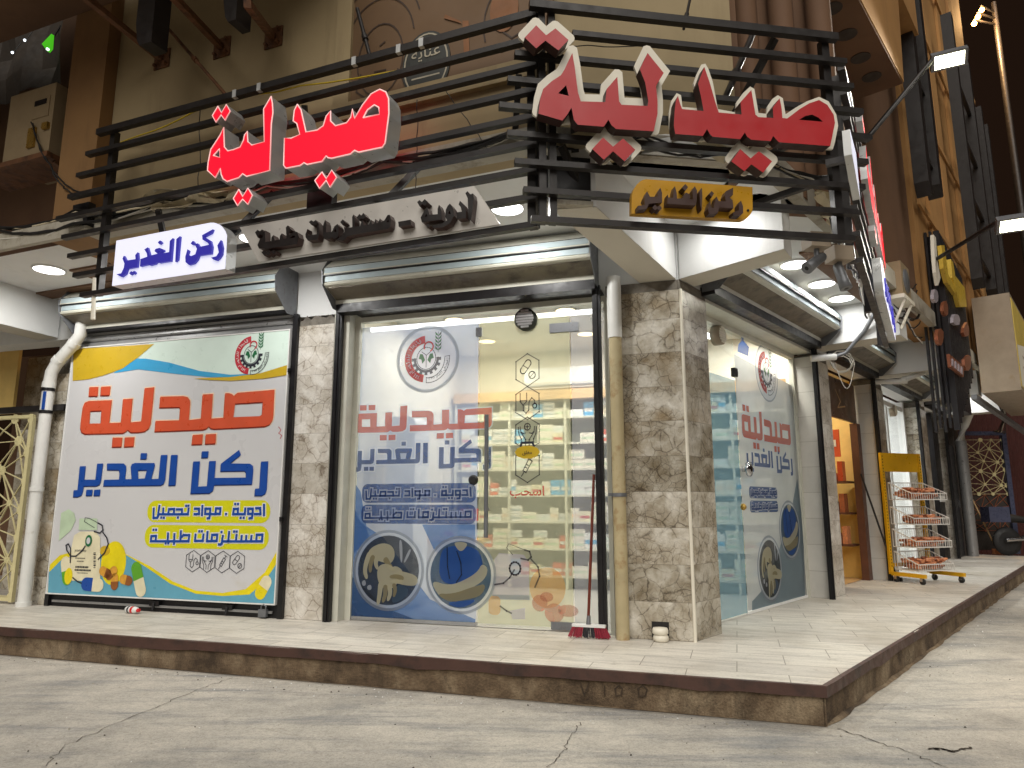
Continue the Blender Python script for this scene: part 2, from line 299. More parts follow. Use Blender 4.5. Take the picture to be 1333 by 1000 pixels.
film('decal_skinshade', (158, 148, 116), 0.85); film('decal_scrub', (44, 94, 176), 0.82); film('decal_peach', (216, 166, 100), 0.5); film('decal_lilac', (190, 184, 206), 0.5); film('decal_rose', (196, 116, 92), 0.5)
film('decal_slatecloth', (70, 92, 116), 0.92)

# ------------------------------------------------------------------ mesh building
class MB:
    def __init__(s): s.v = []; s.f = []; s.uv = []; s.mi = []; s.cur = 0; s.sm = []
    def add(s, pts, faces, uvs=None, smooth=False):
        b = len(s.v); s.v += [Vector(p) for p in pts]
        for f in faces:
            s.f.append([b + i for i in f]); s.mi.append(s.cur); s.sm.append(smooth)
            s.uv.append([uvs[i] if uvs else (pts[i][0], pts[i][2]) for i in f])
        return s
    def quad(s, p, uv=None): return s.add(p, [tuple(range(len(p)))], uv)
    def box(s, fr, u0, u1, z0, z1, n0, n1):
        c = [(u0, z0, n0), (u1, z0, n0), (u1, z1, n0), (u0, z1, n0), (u0, z0, n1), (u1, z0, n1), (u1, z1, n1), (u0, z1, n1)]
        for q in ((4, 5, 6, 7), (1, 0, 3, 2), (5, 1, 2, 6), (0, 4, 7, 3), (7, 6, 2, 3), (0, 1, 5, 4)):
            pts = [c[i] for i in q]
            if q in ((4, 5, 6, 7), (1, 0, 3, 2)): uv = [(a, b) for a, b, d in pts]
            elif q in ((5, 1, 2, 6), (0, 4, 7, 3)): uv = [(d + 0.37, b) for a, b, d in pts]
            else: uv = [(a, d) for a, b, d in pts]
            s.add([fr.P(*x) for x in pts], [(0, 1, 2, 3)], uv)
        return s
    def prism(s, fr, loops, n0, n1, back=False, side=True, sidemi=None):
        """extrude outline loops (first outer, rest holes) given as (u,z) from n0 to n1"""
        loops = [list(l) for l in loops]
        flat = [p for l in loops for p in l]
        tri = tessellate_polygon([[Vector((p[0], p[1], 0)) for p in l] for l in loops])
        fs = []
        for a, b, c in tri:
            A_, B_, C_ = flat[a], flat[b], flat[c]
            fs.append((a, b, c) if (B_[0] - A_[0]) * (C_[1] - A_[1]) - (B_[1] - A_[1]) * (C_[0] - A_[0]) > 0 else (a, c, b))
        s.add([fr.P(p[0], p[1], n1) for p in flat], fs, flat)
        if back: s.add([fr.P(p[0], p[1], n0) for p in flat], [tuple(reversed(f)) for f in fs], flat)
        if side and abs(n1 - n0) > 1e-6:
            keep = s.cur
            if sidemi is not None: s.cur = sidemi
            for k, l in enumerate(loops):
                ar = sum(l[i][0] * l[(i + 1) % len(l)][1] - l[(i + 1) % len(l)][0] * l[i][1] for i in range(len(l)))
                if (ar < 0) != (k > 0): l = l[::-1]
                for i in range(len(l)):
                    p, q = l[i], l[(i + 1) % len(l)]
                    s.add([fr.P(p[0], p[1], n0), fr.P(q[0], q[1], n0), fr.P(q[0], q[1], n1), fr.P(p[0], p[1], n1)], [(0, 1, 2, 3)])
            s.cur = keep
        return s
    def bar(s, p, q, w, h=None, up=Vector((0, 0, 1))):
        p = Vector(p); q = Vector(q); h = h or w; d = (q - p).normalized()
        if abs(d.dot(up)) > 0.98: up = Vector((0, 1, 0))
        x = d.cross(up).normalized(); y = x.cross(d).normalized(); x *= w / 2; y *= h / 2
        c = [p - x - y, p + x - y, p + x + y, p - x + y, q - x - y, q + x - y, q + x + y, q - x + y]
        ln = (q - p).length; uv = [(0, 0), (w, 0), (w, h), (0, h), (ln, 0), (ln, w), (ln, h), (ln, w)]
        return s.add(c, [(3, 2, 1, 0), (4, 5, 6, 7), (0, 1, 5, 4), (1, 2, 6, 5), (2, 3, 7, 6), (3, 0, 4, 7)], uv)
    def tube(s, pts, r, seg=8, caps=True):
        pts = [Vector(p) for p in pts]; n = len(pts); rs = r if isinstance(r, (list, tuple)) else [r] * n
        ref = Vector((0, 0, 1)); ring = []
        for i, p in enumerate(pts):
            d = (pts[min(i + 1, n - 1)] - pts[max(i - 1, 0)]).normalized()
            if abs(d.dot(ref)) > 0.95: ref = Vector((1, 0, 0)) if abs(d.x) < 0.8 else Vector((0, 1, 0))
            x = d.cross(ref).normalized(); y = x.cross(d).normalized(); ref = -y if False else ref
            ring.append([p + (x * math.cos(2 * math.pi * k / seg) + y * math.sin(2 * math.pi * k / seg)) * rs[i] for k in range(seg)])
        vs = [q for r_ in ring for q in r_]; fs = []
        for i in range(n - 1):
            for k in range(seg):
                a = i * seg + k; b = i * seg + (k + 1) % seg; fs.append((a, b, b + seg, a + seg))
        s.add(vs, fs, [(v.x, v.z) for v in vs], True)
        if caps: s.add(ring[0], [tuple(range(seg))]); s.add(ring[-1], [tuple(range(seg - 1, -1, -1))])
        return s
    def lathe(s, c, prof, axis=Vector((0, 0, 1)), seg=24):
        axis = Vector(axis).normalized(); c = Vector(c)
        x = axis.cross(Vector((0, 0, 1)) if abs(axis.z) < 0.9 else Vector((1, 0, 0))).normalized(); y = axis.cross(x)
        vs = []
        for r, h in prof:
            vs += [c + axis * h + (x * math.cos(2 * math.pi * k / seg) + y * math.sin(2 * math.pi * k / seg)) * r for k in range(seg)]
        fs = []
        for i in range(len(prof) - 1):
            for k in range(seg):
                a = i * seg + k; b = i * seg + (k + 1) % seg; fs.append((a, b, b + seg, a + seg))
        s.add(vs, fs, None, True)
        m = (len(prof) - 1) * seg
        if prof[0][0] > 1e-4: s.add(vs[:seg], [tuple(range(seg - 1, -1, -1))])
        if prof[-1][0] > 1e-4: s.add(vs[m:], [tuple(range(seg))])
        return s
    def strokes(s, fr, polys, w, n, closed=False, step=0.00025):
        """flat ribbons with square ends; polylines in (u,z)"""
        k = 0
        for pl in polys:
            pl = [Vector((p[0], p[1], 0)) for p in pl]
            if len(pl) == 1: pl = [pl[0] - Vector((w * 0.02, 0, 0)), pl[0] + Vector((w * 0.02, 0, 0))]
            for i in range(len(pl) - 1):
                d = (pl[i + 1] - pl[i])
                if d.length < 1e-9: continue
                d.normalize(); x = Vector((-d.y, d.x, 0)) * w / 2; e = d * w / 2
                a, b = pl[i] - e, pl[i + 1] + e; nn = n + (k % 7) * step; k += 1
                s.quad([fr.P(q.x, q.y, nn) for q in (a - x, b - x, b + x, a + x)])
        return s
def build(name, mb, mats, parent=None, label=None, cat=None, group=None, kind=None, bevel=0):
    base = parent['_w'] if parent is not None and '_w' in parent else (0, 0, 0)
    bv = Vector(base); me = bpy.data.meshes.new(name)
    if not isinstance(mats, (list, tuple)): mats = [mats]
    loc = Vector((0, 0, 0))
    if parent is None and label:      # a one-mesh thing gets its origin at its base
        xs = [v.x for v in mb.v]; ys = [v.y for v in mb.v]; zs = [v.z for v in mb.v]
        loc = Vector(((min(xs) + max(xs)) / 2, (min(ys) + max(ys)) / 2, min(zs))); bv = loc
    me.from_pydata([v - bv for v in mb.v], [], mb.f)
    for m in mats: me.materials.append(MATS[m])
    me.polygons.foreach_set('material_index', mb.mi); me.polygons.foreach_set('use_smooth', mb.sm)
    uvl = me.uv_layers.new(name='UVMap'); flat = [c for f in mb.uv for uv in f for c in uv[:2]]
    uvl.data.foreach_set('uv', flat); me.update()
    o = bpy.data.objects.new(name, me); COL.objects.link(o); o.location = loc
    if parent is not None: o.parent = parent; o['_w'] = tuple(base)
    else: o['_w'] = tuple(loc)
    if bevel:
        bm_ = o.modifiers.new('bevel', 'BEVEL'); bm_.width = bevel; bm_.segments = 2; bm_.limit_method = 'ANGLE'
    return tag(o, label, cat, group, kind)
def tag(o, label=None, cat=None, group=None, kind=None):
    for k, v in (('label', label), ('category', cat), ('group', group), ('kind', kind)):
        if v: o[k] = v
    return o
def thing(name, label, cat, loc, group=None, kind=None):
    o = bpy.data.objects.new(name, None); COL.objects.link(o); o.location = loc; o['_w'] = tuple(loc); o.empty_display_size = 0.1
    return tag(o, label, cat, group, kind)
def dup(o, delta, label=None, group=None, rotz=0.0):
    r = o.copy(); COL.objects.link(r); r.location = Vector(o.location) + Vector(delta); r.rotation_euler.z += rotz
    if label: r['label'] = label
    if group: r['group'] = group
    for ch in [c for c in bpy.data.objects if c.parent == o]:
        c = ch.copy(); COL.objects.link(c); c.parent = r
        for g in [x for x in bpy.data.objects if x.parent == ch]:
            d = g.copy(); COL.objects.link(d); d.parent = c
    return r
def lampl(name, kind, loc, power, color, size=0.25, direction=(0, 0, -1), parent=None, spot=None):
    l = bpy.data.lights.new(name, kind); l.energy = power; l.color = color
    if kind == 'AREA': l.shape = 'DISK'; l.size = size
    elif kind == 'SPOT': l.spot_size = rad(spot or 120); l.spot_blend = 0.6; l.shadow_soft_size = size
    else: l.shadow_soft_size = size
    o = bpy.data.objects.new(name, l); COL.objects.link(o)
    o.rotation_euler = Vector(direction).to_track_quat('-Z', 'Y').to_euler()
    b = Vector(parent['_w']) if parent is not None else Vector((0, 0, 0))
    o.location = Vector(loc) - b
    if parent is not None: o.parent = parent
    return o
def ell(cu, cz, a, b, n=28, t0=0, t1=360, rot=0):
    c, s_ = math.cos(rad(rot)), math.sin(rad(rot)); out = []
    full = abs(t1 - t0) >= 360
    for i in range(n if full else n + 1):
        t = rad(t0 + (t1 - t0) * i / n); x, y = a * math.cos(t), b * math.sin(t)
        out.append((cu + x * c - y * s_, cz + x * s_ + y * c))
    return out
def chaikin(l, k=2):
    for _ in range(k):
        o = []
        for i in range(len(l)):
            a, b = l[i], l[(i + 1) % len(l)]; o += [(a[0] * .75 + b[0] * .25, a[1] * .75 + b[1] * .25), (a[0] * .25 + b[0] * .75, a[1] * .25 + b[1] * .75)]
        l = o
    return l
def arcband(cu, cz, r0, r1, t0, t1, sx=1.0, n=20):
    return ell(cu, cz, r1 * sx, r1, n, t0, t1) + ell(cu, cz, r0 * sx, r0, n, t0, t1)[::-1]
def rrect(u0, u1, z0, z1, r, n=6):
    out = []
    for cu, cz, a in ((u1 - r, z1 - r, 0), (u0 + r, z1 - r, 90), (u0 + r, z0 + r, 180), (u1 - r, z0 + r, 270)):
        for i in range(n + 1): t = rad(a + 90 * i / n); out.append((cu + r * math.cos(t), cz + r * math.sin(t)))
    return out
def offset_poly(l, d):
    ar = sum(l[i][0] * l[(i + 1) % len(l)][1] - l[(i + 1) % len(l)][0] * l[i][1] for i in range(len(l)))
    if ar < 0: l = l[::-1]
    out = []
    for i in range(len(l)):
        p0, p, p1 = (Vector(l[(i + k) % len(l)]).to_2d() for k in (-1, 0, 1))
        a = (p - p0); b = (p1 - p)
        if a.length < 1e-7 or b.length < 1e-7: continue
        a.normalize(); b.normalize(); na = Vector((a.y, -a.x)); nb = Vector((b.y, -b.x)); m = na + nb
        if m.length < 0.2: q = p + na * d; out.append((q.x, q.y)); continue
        m.normalize(); k = min(1.9, 1 / max(0.3, m.dot(na)))
        if a.x * b.y - a.y * b.x > 0 and k > 1.25:          # round off sharp outward corners
            q1 = p + (na * 0.75 + m * 0.55).normalized() * d * 1.1; q2 = p + m * d * 1.12; q3 = p + (nb * 0.75 + m * 0.55).normalized() * d * 1.1
            out += [(q.x, q.y) for q in (q1, q2, q3)]
        else: q = p + m * d * k; out.append((q.x, q.y))
    return out

def fill_notches(l, d):
    l = list(l); ar = sum(l[i][0] * l[(i + 1) % len(l)][1] - l[(i + 1) % len(l)][0] * l[i][1] for i in range(len(l)))
    if ar < 0: l = l[::-1]
    ch = True
    while ch and len(l) > 6:
        ch = False
        for i in range(len(l)):
            a, b, c = l[i - 1], l[i], l[(i + 1) % len(l)]
            if (b[0] - a[0]) * (c[1] - b[1]) - (b[1] - a[1]) * (c[0] - b[0]) < 0 and math.hypot(c[0] - a[0], c[1] - a[1]) < 2.4 * d: l.pop(i); ch = True; break
    return l
# ------------------------------------------------------------------ Arabic lettering
FORMS = {}
for ch, b_, n_ in (('ا', 0xFE8D, 2), ('ب', 0xFE8F, 4), ('ة', 0xFE93, 2), ('ت', 0xFE95, 4), ('ج', 0xFE9D, 4), ('ح', 0xFEA1, 4), ('د', 0xFEA9, 2), ('ر', 0xFEAD, 2),
                   ('ز', 0xFEAF, 2), ('س', 0xFEB1, 4), ('ص', 0xFEB9, 4), ('ط', 0xFEC1, 4), ('ع', 0xFEC9, 4), ('غ', 0xFECD, 4), ('ف', 0xFED1, 4), ('ق', 0xFED5, 4),
                   ('ك', 0xFED9, 4), ('ل', 0xFEDD, 4), ('م', 0xFEE1, 4), ('ن', 0xFEE5, 4), ('ه', 0xFEE9, 4), ('و', 0xFEED, 2), ('ي', 0xFEF1, 4)):
    FORMS[ch] = (b_, n_)
def shape_ar(s):
    out = []
    for i, ch in enumerate(s):
        if ch not in FORMS: out.append(ch); continue
        b_, n_ = FORMS[ch]
        pj = i > 0 and s[i - 1] in FORMS and FORMS[s[i - 1]][1] == 4
        nj = n_ == 4 and i + 1 < len(s) and s[i + 1] in FORMS
        out.append(chr(b_ + (3 if pj and nj else 2 if nj else 1 if pj else 0)))
    return ''.join(reversed(out))
def text_mb(mb, fr, txt, u0, u1, z0, n, bold=0.0, h=None):
    """fit a line of lettering between u0 and u1, standing on z0"""
    c = bpy.data.curves.new('t', 'FONT'); c.body = shape_ar(txt); c.offset = bold; c.resolution_u = 3
    o = bpy.data.objects.new('t', c); COL.objects.link(o)
    dg = bpy.context.evaluated_depsgraph_get(); me = o.evaluated_get(dg).to_mesh()
    vs = [v.co.copy() for v in me.vertices]; fs = [tuple(p.vertices) for p in me.polygons]
    if vs:
        x0 = min(v.x for v in vs); x1 = max(v.x for v in vs); y0 = min(v.y for v in vs); y1 = max(v.y for v in vs)
        k = (u1 - u0) / max(1e-6, x1 - x0); kz = (h / max(1e-6, y1 - y0)) if h else k
        mb.add([fr.P(u0 + (v.x - x0) * k, z0 + (v.y - y0) * kz, n) for v in vs], fs)
    bpy.data.objects.remove(o); bpy.data.curves.remove(c)
    return mb
def arc_text(mb, fr, txt, cu, cz, r, t0, t1, size, n, inward=False):
    g = shape_ar(txt)
    for i, ch in enumerate(g):
        if ch == ' ': continue
        t = t0 + (t1 - t0) * (i + 0.5) / len(g)
        c = bpy.data.curves.new('t', 'FONT'); c.body = ch; c.resolution_u = 2; c.offset = 0.02
        o = bpy.data.objects.new('t', c); COL.objects.link(o)
        me = o.evaluated_get(bpy.context.evaluated_depsgraph_get()).to_mesh(); vs = [v.co.copy() for v in me.vertices]
        fs = [tuple(p.vertices) for p in me.polygons]
        if vs:
            mx = (min(v.x for v in vs) + max(v.x for v in vs)) / 2
            a = rad(t) - math.pi / 2 + (math.pi if inward else 0)
            px, pz = cu + r * math.cos(rad(t)), cz + r * math.sin(rad(t)); ca, sa = math.cos(a), math.sin(a)
            pts = []
            for v in vs:
                x, y = (v.x - mx) * size, (v.y - 0.3) * size
                pts.append(fr.P(px + x * ca - y * sa, pz + x * sa + y * ca, n))
            mb.add(pts, fs)
        bpy.data.objects.remove(o); bpy.data.curves.remove(c)

# square poster lettering, outlines measured on the flat poster (crop pixels)
def _sh(l, d): return [(x + d, y) for x, y in l]
OX = 1155.3
PHARM = [  # the word for pharmacy: list of shapes, each [outer, hole...]
    [[(880, 228), (990, 215), (968, 455), (948, 640), (930, 690), (880, 725), (800, 737), (720, 737), (700, 722), (685, 708), (665, 725), (630, 745), (450, 750), (190, 755), (150, 735), (135, 690), (140, 620), (165, 440), (185, 395), (235, 375), (500, 365), (470, 630), (605, 625), (630, 355), (740, 347), (715, 622), (840, 610)],
     [(250, 490), (380, 485), (370, 635), (240, 635)]],
    [[(240, 215), (345, 212), (335, 315), (232, 318)]], [[(375, 210), (485, 205), (473, 308), (368, 310)]],
    [[(510, 798), (622, 798), (612, 903), (502, 905)]], [[(650, 797), (762, 792), (752, 898), (642, 903)]],
    [_sh([(-95, 325), (170, 318), (220, 330), (248, 370), (250, 410), (235, 595), (375, 580), (395, 300), (513, 292), (495, 578), (635, 570), (655, 285), (700, 285), (735, 297), (755, 315), (775, 297), (800, 280), (1225, 245), (1213, 540), (1200, 600), (1170, 645), (1110, 668), (530, 697), (490, 690), (467, 668), (440, 693), (400, 705), (-160, 728), (-150, 605), (125, 598), (135, 460), (125, 445), (-105, 450)], OX),
     _sh([(770, 405), (1090, 385), (1080, 530), (1055, 550), (750, 562)], OX)],
    [_sh([(280, 768), (398, 760), (388, 872), (268, 878)], OX)], [_sh([(430, 762), (550, 755), (543, 865), (424, 870)], OX)]]
NAME = [
    [[(175, 330), (243, 328), (225, 485), (355, 485), (375, 300), (443, 297), (420, 490), (405, 540), (365, 557), (220, 558), (210, 620), (195, 665), (150, 683), (97, 683), (103, 607), (148, 605)]],
    [[(250, 602), (322, 600), (315, 668), (245, 668)]], [[(340, 602), (412, 598), (405, 668), (335, 668)]],
    [[(490, 297), (680, 297), (708, 325), (710, 360), (697, 480), (775, 478), (765, 330), (775, 305), (810, 292), (1035, 292), (1042, 320), (1000, 478), (1085, 475), (1112, 200), (1187, 198), (1160, 490), (1145, 530), (1110, 550), (447, 557), (455, 487), (630, 483), (635, 400), (628, 372), (490, 370)],
     [(845, 375), (950, 372), (925, 470), (850, 475)]],
    [[(880, 178), (950, 178), (945, 245), (875, 245)]], [[(1230, 200), (1305, 198), (1280, 548), (1200, 552)]],
    [_sh([(330, 275), (408, 272), (385, 565), (490, 560), (515, 270), (592, 268), (575, 465), (940, 460), (940, 400), (925, 382), (645, 387), (650, 300), (860, 140), (880, 198), (755, 297), (985, 300), (1020, 325), (1025, 370), (1010, 537), (575, 545), (560, 610), (520, 640), (300, 645)], OX)],
    [_sh([(430, 158), (508, 155), (500, 228), (425, 230)], OX)],
    [_sh([(1115, 275), (1197, 272), (1180, 600), (1165, 645), (1125, 668), (1040, 668), (1045, 590), (1095, 585)], OX)]]
def cl(l): return l + [l[0]]
LINE1 = [[(1215, 130), (1215, 225)], [(1140, 160), (1178, 160), (1182, 217), (1128, 217)], cl([(1062, 165), (1108, 165), (1105, 215), (1062, 215)]), [(1105, 215), (1098, 255), (1075, 258)],
         cl([(925, 168), (965, 165), (962, 217), (918, 218)]), [(918, 218), (1030, 218), (1035, 165)], [(938, 120)], [(965, 120)], [(990, 252)], [(1020, 252)], [(850, 217)],
         cl([(752, 162), (795, 162), (790, 215), (748, 215)]), [(750, 217), (696, 217)], cl([(650, 165), (698, 165), (695, 215), (648, 215)]), [(695, 215), (688, 256), (672, 258)], [(622, 140), (618, 225)],
         [(550, 165), (590, 165), (590, 217), (545, 218)], [(488, 165), (482, 218), (290, 220)], [(465, 137)], [(488, 137)], [(375, 172), (425, 172), (425, 218)], [(385, 250)],
         cl([(300, 170), (350, 168), (345, 218), (292, 218)]), [(245, 165), (243, 218)], [(292, 219), (196, 219)], [(225, 252)], [(250, 252)], [(207, 140), (192, 240), (185, 253), (150, 254), (153, 165)]]
LINE2 = [cl([(1145, 417), (1200, 415), (1195, 478), (1140, 480)]), [(1190, 480), (812, 480)], [(1095, 430), (1090, 480)], [(1045, 430), (1042, 480)], [(1000, 430), (995, 480)], [(950, 420), (945, 480)], [(928, 385)], [(952, 385)],
         [(880, 392), (870, 480)], [(818, 430), (808, 500), (795, 510), (780, 510)], [(806, 390)], cl([(715, 417), (765, 415), (760, 475), (710, 475)]), [(672, 392), (665, 478), (755, 478)],
         [(555, 417), (550, 475), (625, 475), (632, 415)], [(592, 383)], [(617, 383)], [(415, 385), (410, 478)], [(412, 478), (488, 478), (495, 420), (440, 420), (412, 447)], [(480, 479), (125, 479)],
         [(352, 412), (350, 478)], [(348, 502)], [(290, 405), (287, 478)], [(268, 498)], [(293, 498)], cl([(130, 430), (175, 427), (172, 478), (125, 478)]), [(150, 368)], [(175, 368)]]
P_OFF = 0.05
def unit(shapes, o, k):
    """outlines -> poster plane (u,z), then 0..1 in its own bounding box"""
    sh = [[L.pts(l, P_OFF, o, k) for l in s] for s in shapes]; fl = [p for s in sh for l in s for p in l]
    u0, u1 = min(p[0] for p in fl), max(p[0] for p in fl); z0, z1 = min(p[1] for p in fl), max(p[1] for p in fl)
    return [[[((p[0] - u0) / (u1 - u0), (p[1] - z0) / (z1 - z0)) for p in l] for l in s] for s in sh], (u0, u1, z0, z1)
U_PHARM, BB_PHARM = unit(PHARM, (90, 480), 8.887)
U_NAME, BB_NAME = unit(NAME, (85, 570), 8.887)
U_L1, BB_L1 = unit([LINE1], (180, 640), 7.4056); U_L1 = U_L1[0]
U_L2, BB_L2 = unit([LINE2], (180, 640), 7.4056); U_L2 = U_L2[0]
def fit(l, bb): return [(bb[0] + p[0] * (bb[1] - bb[0]), bb[2] + p[1] * (bb[3] - bb[2])) for p in l]
def word(mb, fr, U, bb, n, grow=0.0):
    for s in U:
        ls = [fit(l, bb) for l in s]
        if grow: ls = [offset_poly(ls[0], grow)] + ls[1:]
        mb.prism(fr, ls, n, n, side=False)
    return mb
def bbpx(fr, x0, x1, y0, y1, off):
    a = fr.at(x0, (y0 + y1) / 2, off)[0]; b = fr.at(x1, (y0 + y1) / 2, off)[0]
    xm = (x0 + x1) / 2; return (a, b, fr.at(xm, y1, off)[1], fr.at(xm, y0, off)[1])

# ================================================================== SETTING
def cross(fr1, n1, fr2, n2):
    p = fr1.P(0, 0, n1); q = fr2.P(0, 0, n2); d1, d2 = fr1.u, fr2.u
    den = d1.x * d2.y - d1.y * d2.x; t = ((q.x - p.x) * d2.y - (q.y - p.y) * d2.x) / den
    return p + d1 * t
KL, KR, ROAD = 1.158, 1.195, -0.225
kc = cross(L, KL, R, KR)
def V(x, y, z=0.0): return Vector((x, y, z))
def flat_poly(mb, pts, z, fr=L, up=True):
    tri = tessellate_polygon([[Vector((p[0], p[1], 0)) for p in pts]])
    uv = [((Vector((p[0], p[1], 0)) - fr.o).dot(fr.u), (Vector((p[0], p[1], 0)) - fr.o).dot(fr.n)) for p in pts]
    fs = []
    for a, b, c in tri:
        A_, B_, C_ = pts[a], pts[b], pts[c]; s = (B_[0] - A_[0]) * (C_[1] - A_[1]) - (B_[1] - A_[1]) * (C_[0] - A_[0])
        fs.append((a, b, c) if (s > 0) == up else (a, c, b))
    return mb.add([V(p[0], p[1], z) for p in pts], fs, uv)
m = MB(); m.quad([V(-60, -30, ROAD), V(90, -30, ROAD), V(90, 120, ROAD), V(-60, 120, ROAD)])
build('road', m, 'worn_concrete', kind='structure')
pl, pr = L.P(-16, 0, KL), R.P(13.2, 0, KR)
m = MB(); flat_poly(m, [pl, kc, pr, R.P(13.2, 0, -6), L.P(-16, 0, -9)], 0.0)
build('pavement', m, 'pale_stone_tiles', kind='structure')
m = MB()
def kerbrun(m, fr, u0, u1, nk, z0, z1, dn0, dn1, jag=0.0, seg=60, seed=1):
    """kerb face as a strip with slightly uneven depth"""
    r = random.Random(seed); top = []; bot = []
    for i in range(seg + 1):
        u = u0 + (u1 - u0) * i / seg; j = (r.random() - 0.5) * jag if 0 < i < seg else 0
        top.append((u, nk + dn1 + j)); bot.append((u, nk + dn0 + (r.random() - 0.5) * jag * 1.4 if 0 < i < seg else nk + dn0))
    for i in range(seg):
        m.add([fr.P(bot[i][0], z0, bot[i][1]), fr.P(bot[i + 1][0], z0, bot[i + 1][1]), fr.P(top[i + 1][0], z1, top[i + 1][1]), fr.P(top[i][0], z1, top[i][1])],
              [(0, 1, 2, 3)], [(bot[i][0], z0), (bot[i + 1][0], z0), (top[i + 1][0], z1), (top[i][0], z1)], True)
ukl = (kc - L.o).dot(L.u); ukr = (kc - R.o).dot(R.u)
kerbrun(m, L, -16, ukl, KL, ROAD - 0.02, -0.058, -0.012, -0.012, 0.014, 90, 3); kerbrun(m, R, ukr, 13.2, KR, ROAD - 0.02, -0.058, -0.012, -0.012, 0.014, 90, 4)
build('kerb', m, 'stained_kerb_concrete', kind='structure')
m = MB()
kl2, kr2 = KL + 0.012, KR + 0.012; kc2 = cross(L, kl2, R, kr2); a2 = (kc2 - L.o).dot(L.u); b2_ = (kc2 - R.o).dot(R.u)
rr = random.Random(9)
def trim(m, fr, u0, u1, n):
    k = 70
    us = [u0 + (u1 - u0) * i / k for i in range(k + 1)]; zb = [-0.06 - (0.014 if rr.random() < 0.12 else 0.0) - rr.random() * 0.006 for _ in us]; zt = [0.003 - (0.012 * rr.random() if rr.random() < 0.12 else 0) for _ in us]
    for i in range(k):
        m.add([fr.P(us[i], zb[i], n), fr.P(us[i + 1], zb[i + 1], n), fr.P(us[i + 1], zt[i + 1], n), fr.P(us[i], zt[i], n)], [(0, 1, 2, 3)])
        m.add([fr.P(us[i], zt[i], n), fr.P(us[i + 1], zt[i + 1], n), fr.P(us[i + 1], 0.0035, n - 0.03), fr.P(us[i], 0.0035, n - 0.03)], [(0, 1, 2, 3)])
        m.add([fr.P(us[i], zb[i], n - 0.03), fr.P(us[i + 1], zb[i + 1], n - 0.03), fr.P(us[i + 1], zb[i + 1], n), fr.P(us[i], zb[i], n)], [(0, 1, 2, 3)])
trim(m, L, -16, a2, kl2); trim(m, R, b2_, 13.2, kr2)
build('kerb_edging', m, 'kerb_trim', kind='structure')
# cracks that cross the road, and a broken patch near the corner
def crack(name, px, w, seed):
    r = random.Random(seed); pts = [gnd(x, y, ROAD + 0.004) for x, y in px]; fine = []
    for i in range(len(pts) - 1):
        for k in range(8):
            p = pts[i].lerp(pts[i + 1], k / 8); fine.append(p + Vector(((r.random() - .5) * .035, (r.random() - .5) * .035, 0)))
    fine.append(pts[-1]); m = MB()
    for i in range(len(fine) - 1):
        d = (fine[i + 1] - fine[i]).normalized(); x = Vector((-d.y, d.x, 0)) * w * (0.4 + r.random()) / 2
        m.quad([fine[i] - x, fine[i + 1] - x, fine[i + 1] + x, fine[i] + x])
    build(name, m, 'road_crack', kind='structure')
m = MB(); rg_ = random.Random(77)
for i in range(900):
    if i < 420: u = -7 + 7.6 * rg_.random(); p = L.P(u, ROAD + .003, KL + .05 + abs(rg_.gauss(0, .12)))
    elif i < 640: p = R.P(1 + 9 * rg_.random() ** 1.5, ROAD + .003, KR + .08 + abs(rg_.gauss(0, .15)))
    else: p = gnd(1333 * rg_.random(), 850 + 150 * rg_.random(), ROAD + .003)
    if (p - L.o).dot(L.n) < KL + .04 and (p - R.o).dot(R.n) < KR + .04: continue
    r_ = .003 + .007 * rg_.random() ** 3; m.cur = rg_.choice((0, 0, 1, 2)); a_ = 6.28 * rg_.random()
    q = [p + V(r_ * math.cos(a_ + k * 1.57) * (1 if k % 2 else .6), r_ * math.sin(a_ + k * 1.57) * (1 if k % 2 else .6), 0) for k in range(4)]; tp = p + V(0, 0, r_ * .7)
    m.add(q + [tp], [(0, 1, 4), (1, 2, 4), (2, 3, 4), (3, 0, 4)])
tag(build('grit', m, ['ledge_grey', 'road_crack', 'white_paint'], kind='stuff'), 'loose grit and specks of litter scattered on the road by the kerb', 'grit')
crack('road_crack', [(55, 1000), (85, 970), (180, 930), (250, 900), (303, 882)], 0.004, 1)
crack('road_crack', [(712, 1000), (735, 975), (745, 955), (755, 940)], 0.0035, 2)
crack('road_crack', [(1092, 948), (1130, 962), (1180, 978), (1235, 1000)], 0.005, 3)
crack('road_crack', [(1208, 974), (1225, 975), (1240, 978), (1262, 972)], 0.02, 4)
m = MB(); kp = lambda l: [L.at(440 + x / 2.942, 660 + y / 2.942, KL - .012) for x, y in l]
m.strokes(L, [kp([(930, 672), (945, 722), (962, 674)]), kp([(1022, 685), (1022, 718)]), kp([(1078, 682), (1062, 695), (1066, 722), (1086, 720), (1090, 695), (1078, 682)]), kp([(1168, 682), (1150, 695), (1154, 724), (1178, 722), (1184, 698), (1168, 682)])], .009, KL - .001)
build('kerb_marks', m, 'kerb_ink', kind='structure')
m = MB(); rr = random.Random(31)
for fr, a, b, nk in ((L, -16, ukl, KL), (R, ukr, 13.2, KR)):
    k = 80; us = [a + (b - a) * i / k for i in range(k + 1)]; hs = [.006 + .008 * rr.random() for _ in us]; ws = [.015 + .025 * rr.random() for _ in us]
    if fr is R: hs[0] = .004; ws[0] = .004; hs[1] = .008
    if fr is L: hs = [h * .4 for h in hs]; ws = [w * .45 for w in ws]
    for i in range(k):
        m.add([fr.P(us[i], ROAD + .003, nk - .01 + ws[i]), fr.P(us[i + 1], ROAD + .003, nk - .01 + ws[i + 1]), fr.P(us[i + 1], ROAD + hs[i + 1], nk - .02), fr.P(us[i], ROAD + hs[i], nk - .02)], [(0, 1, 2, 3)])
build('kerb_fillet', m, 'stained_kerb_concrete', kind='structure')

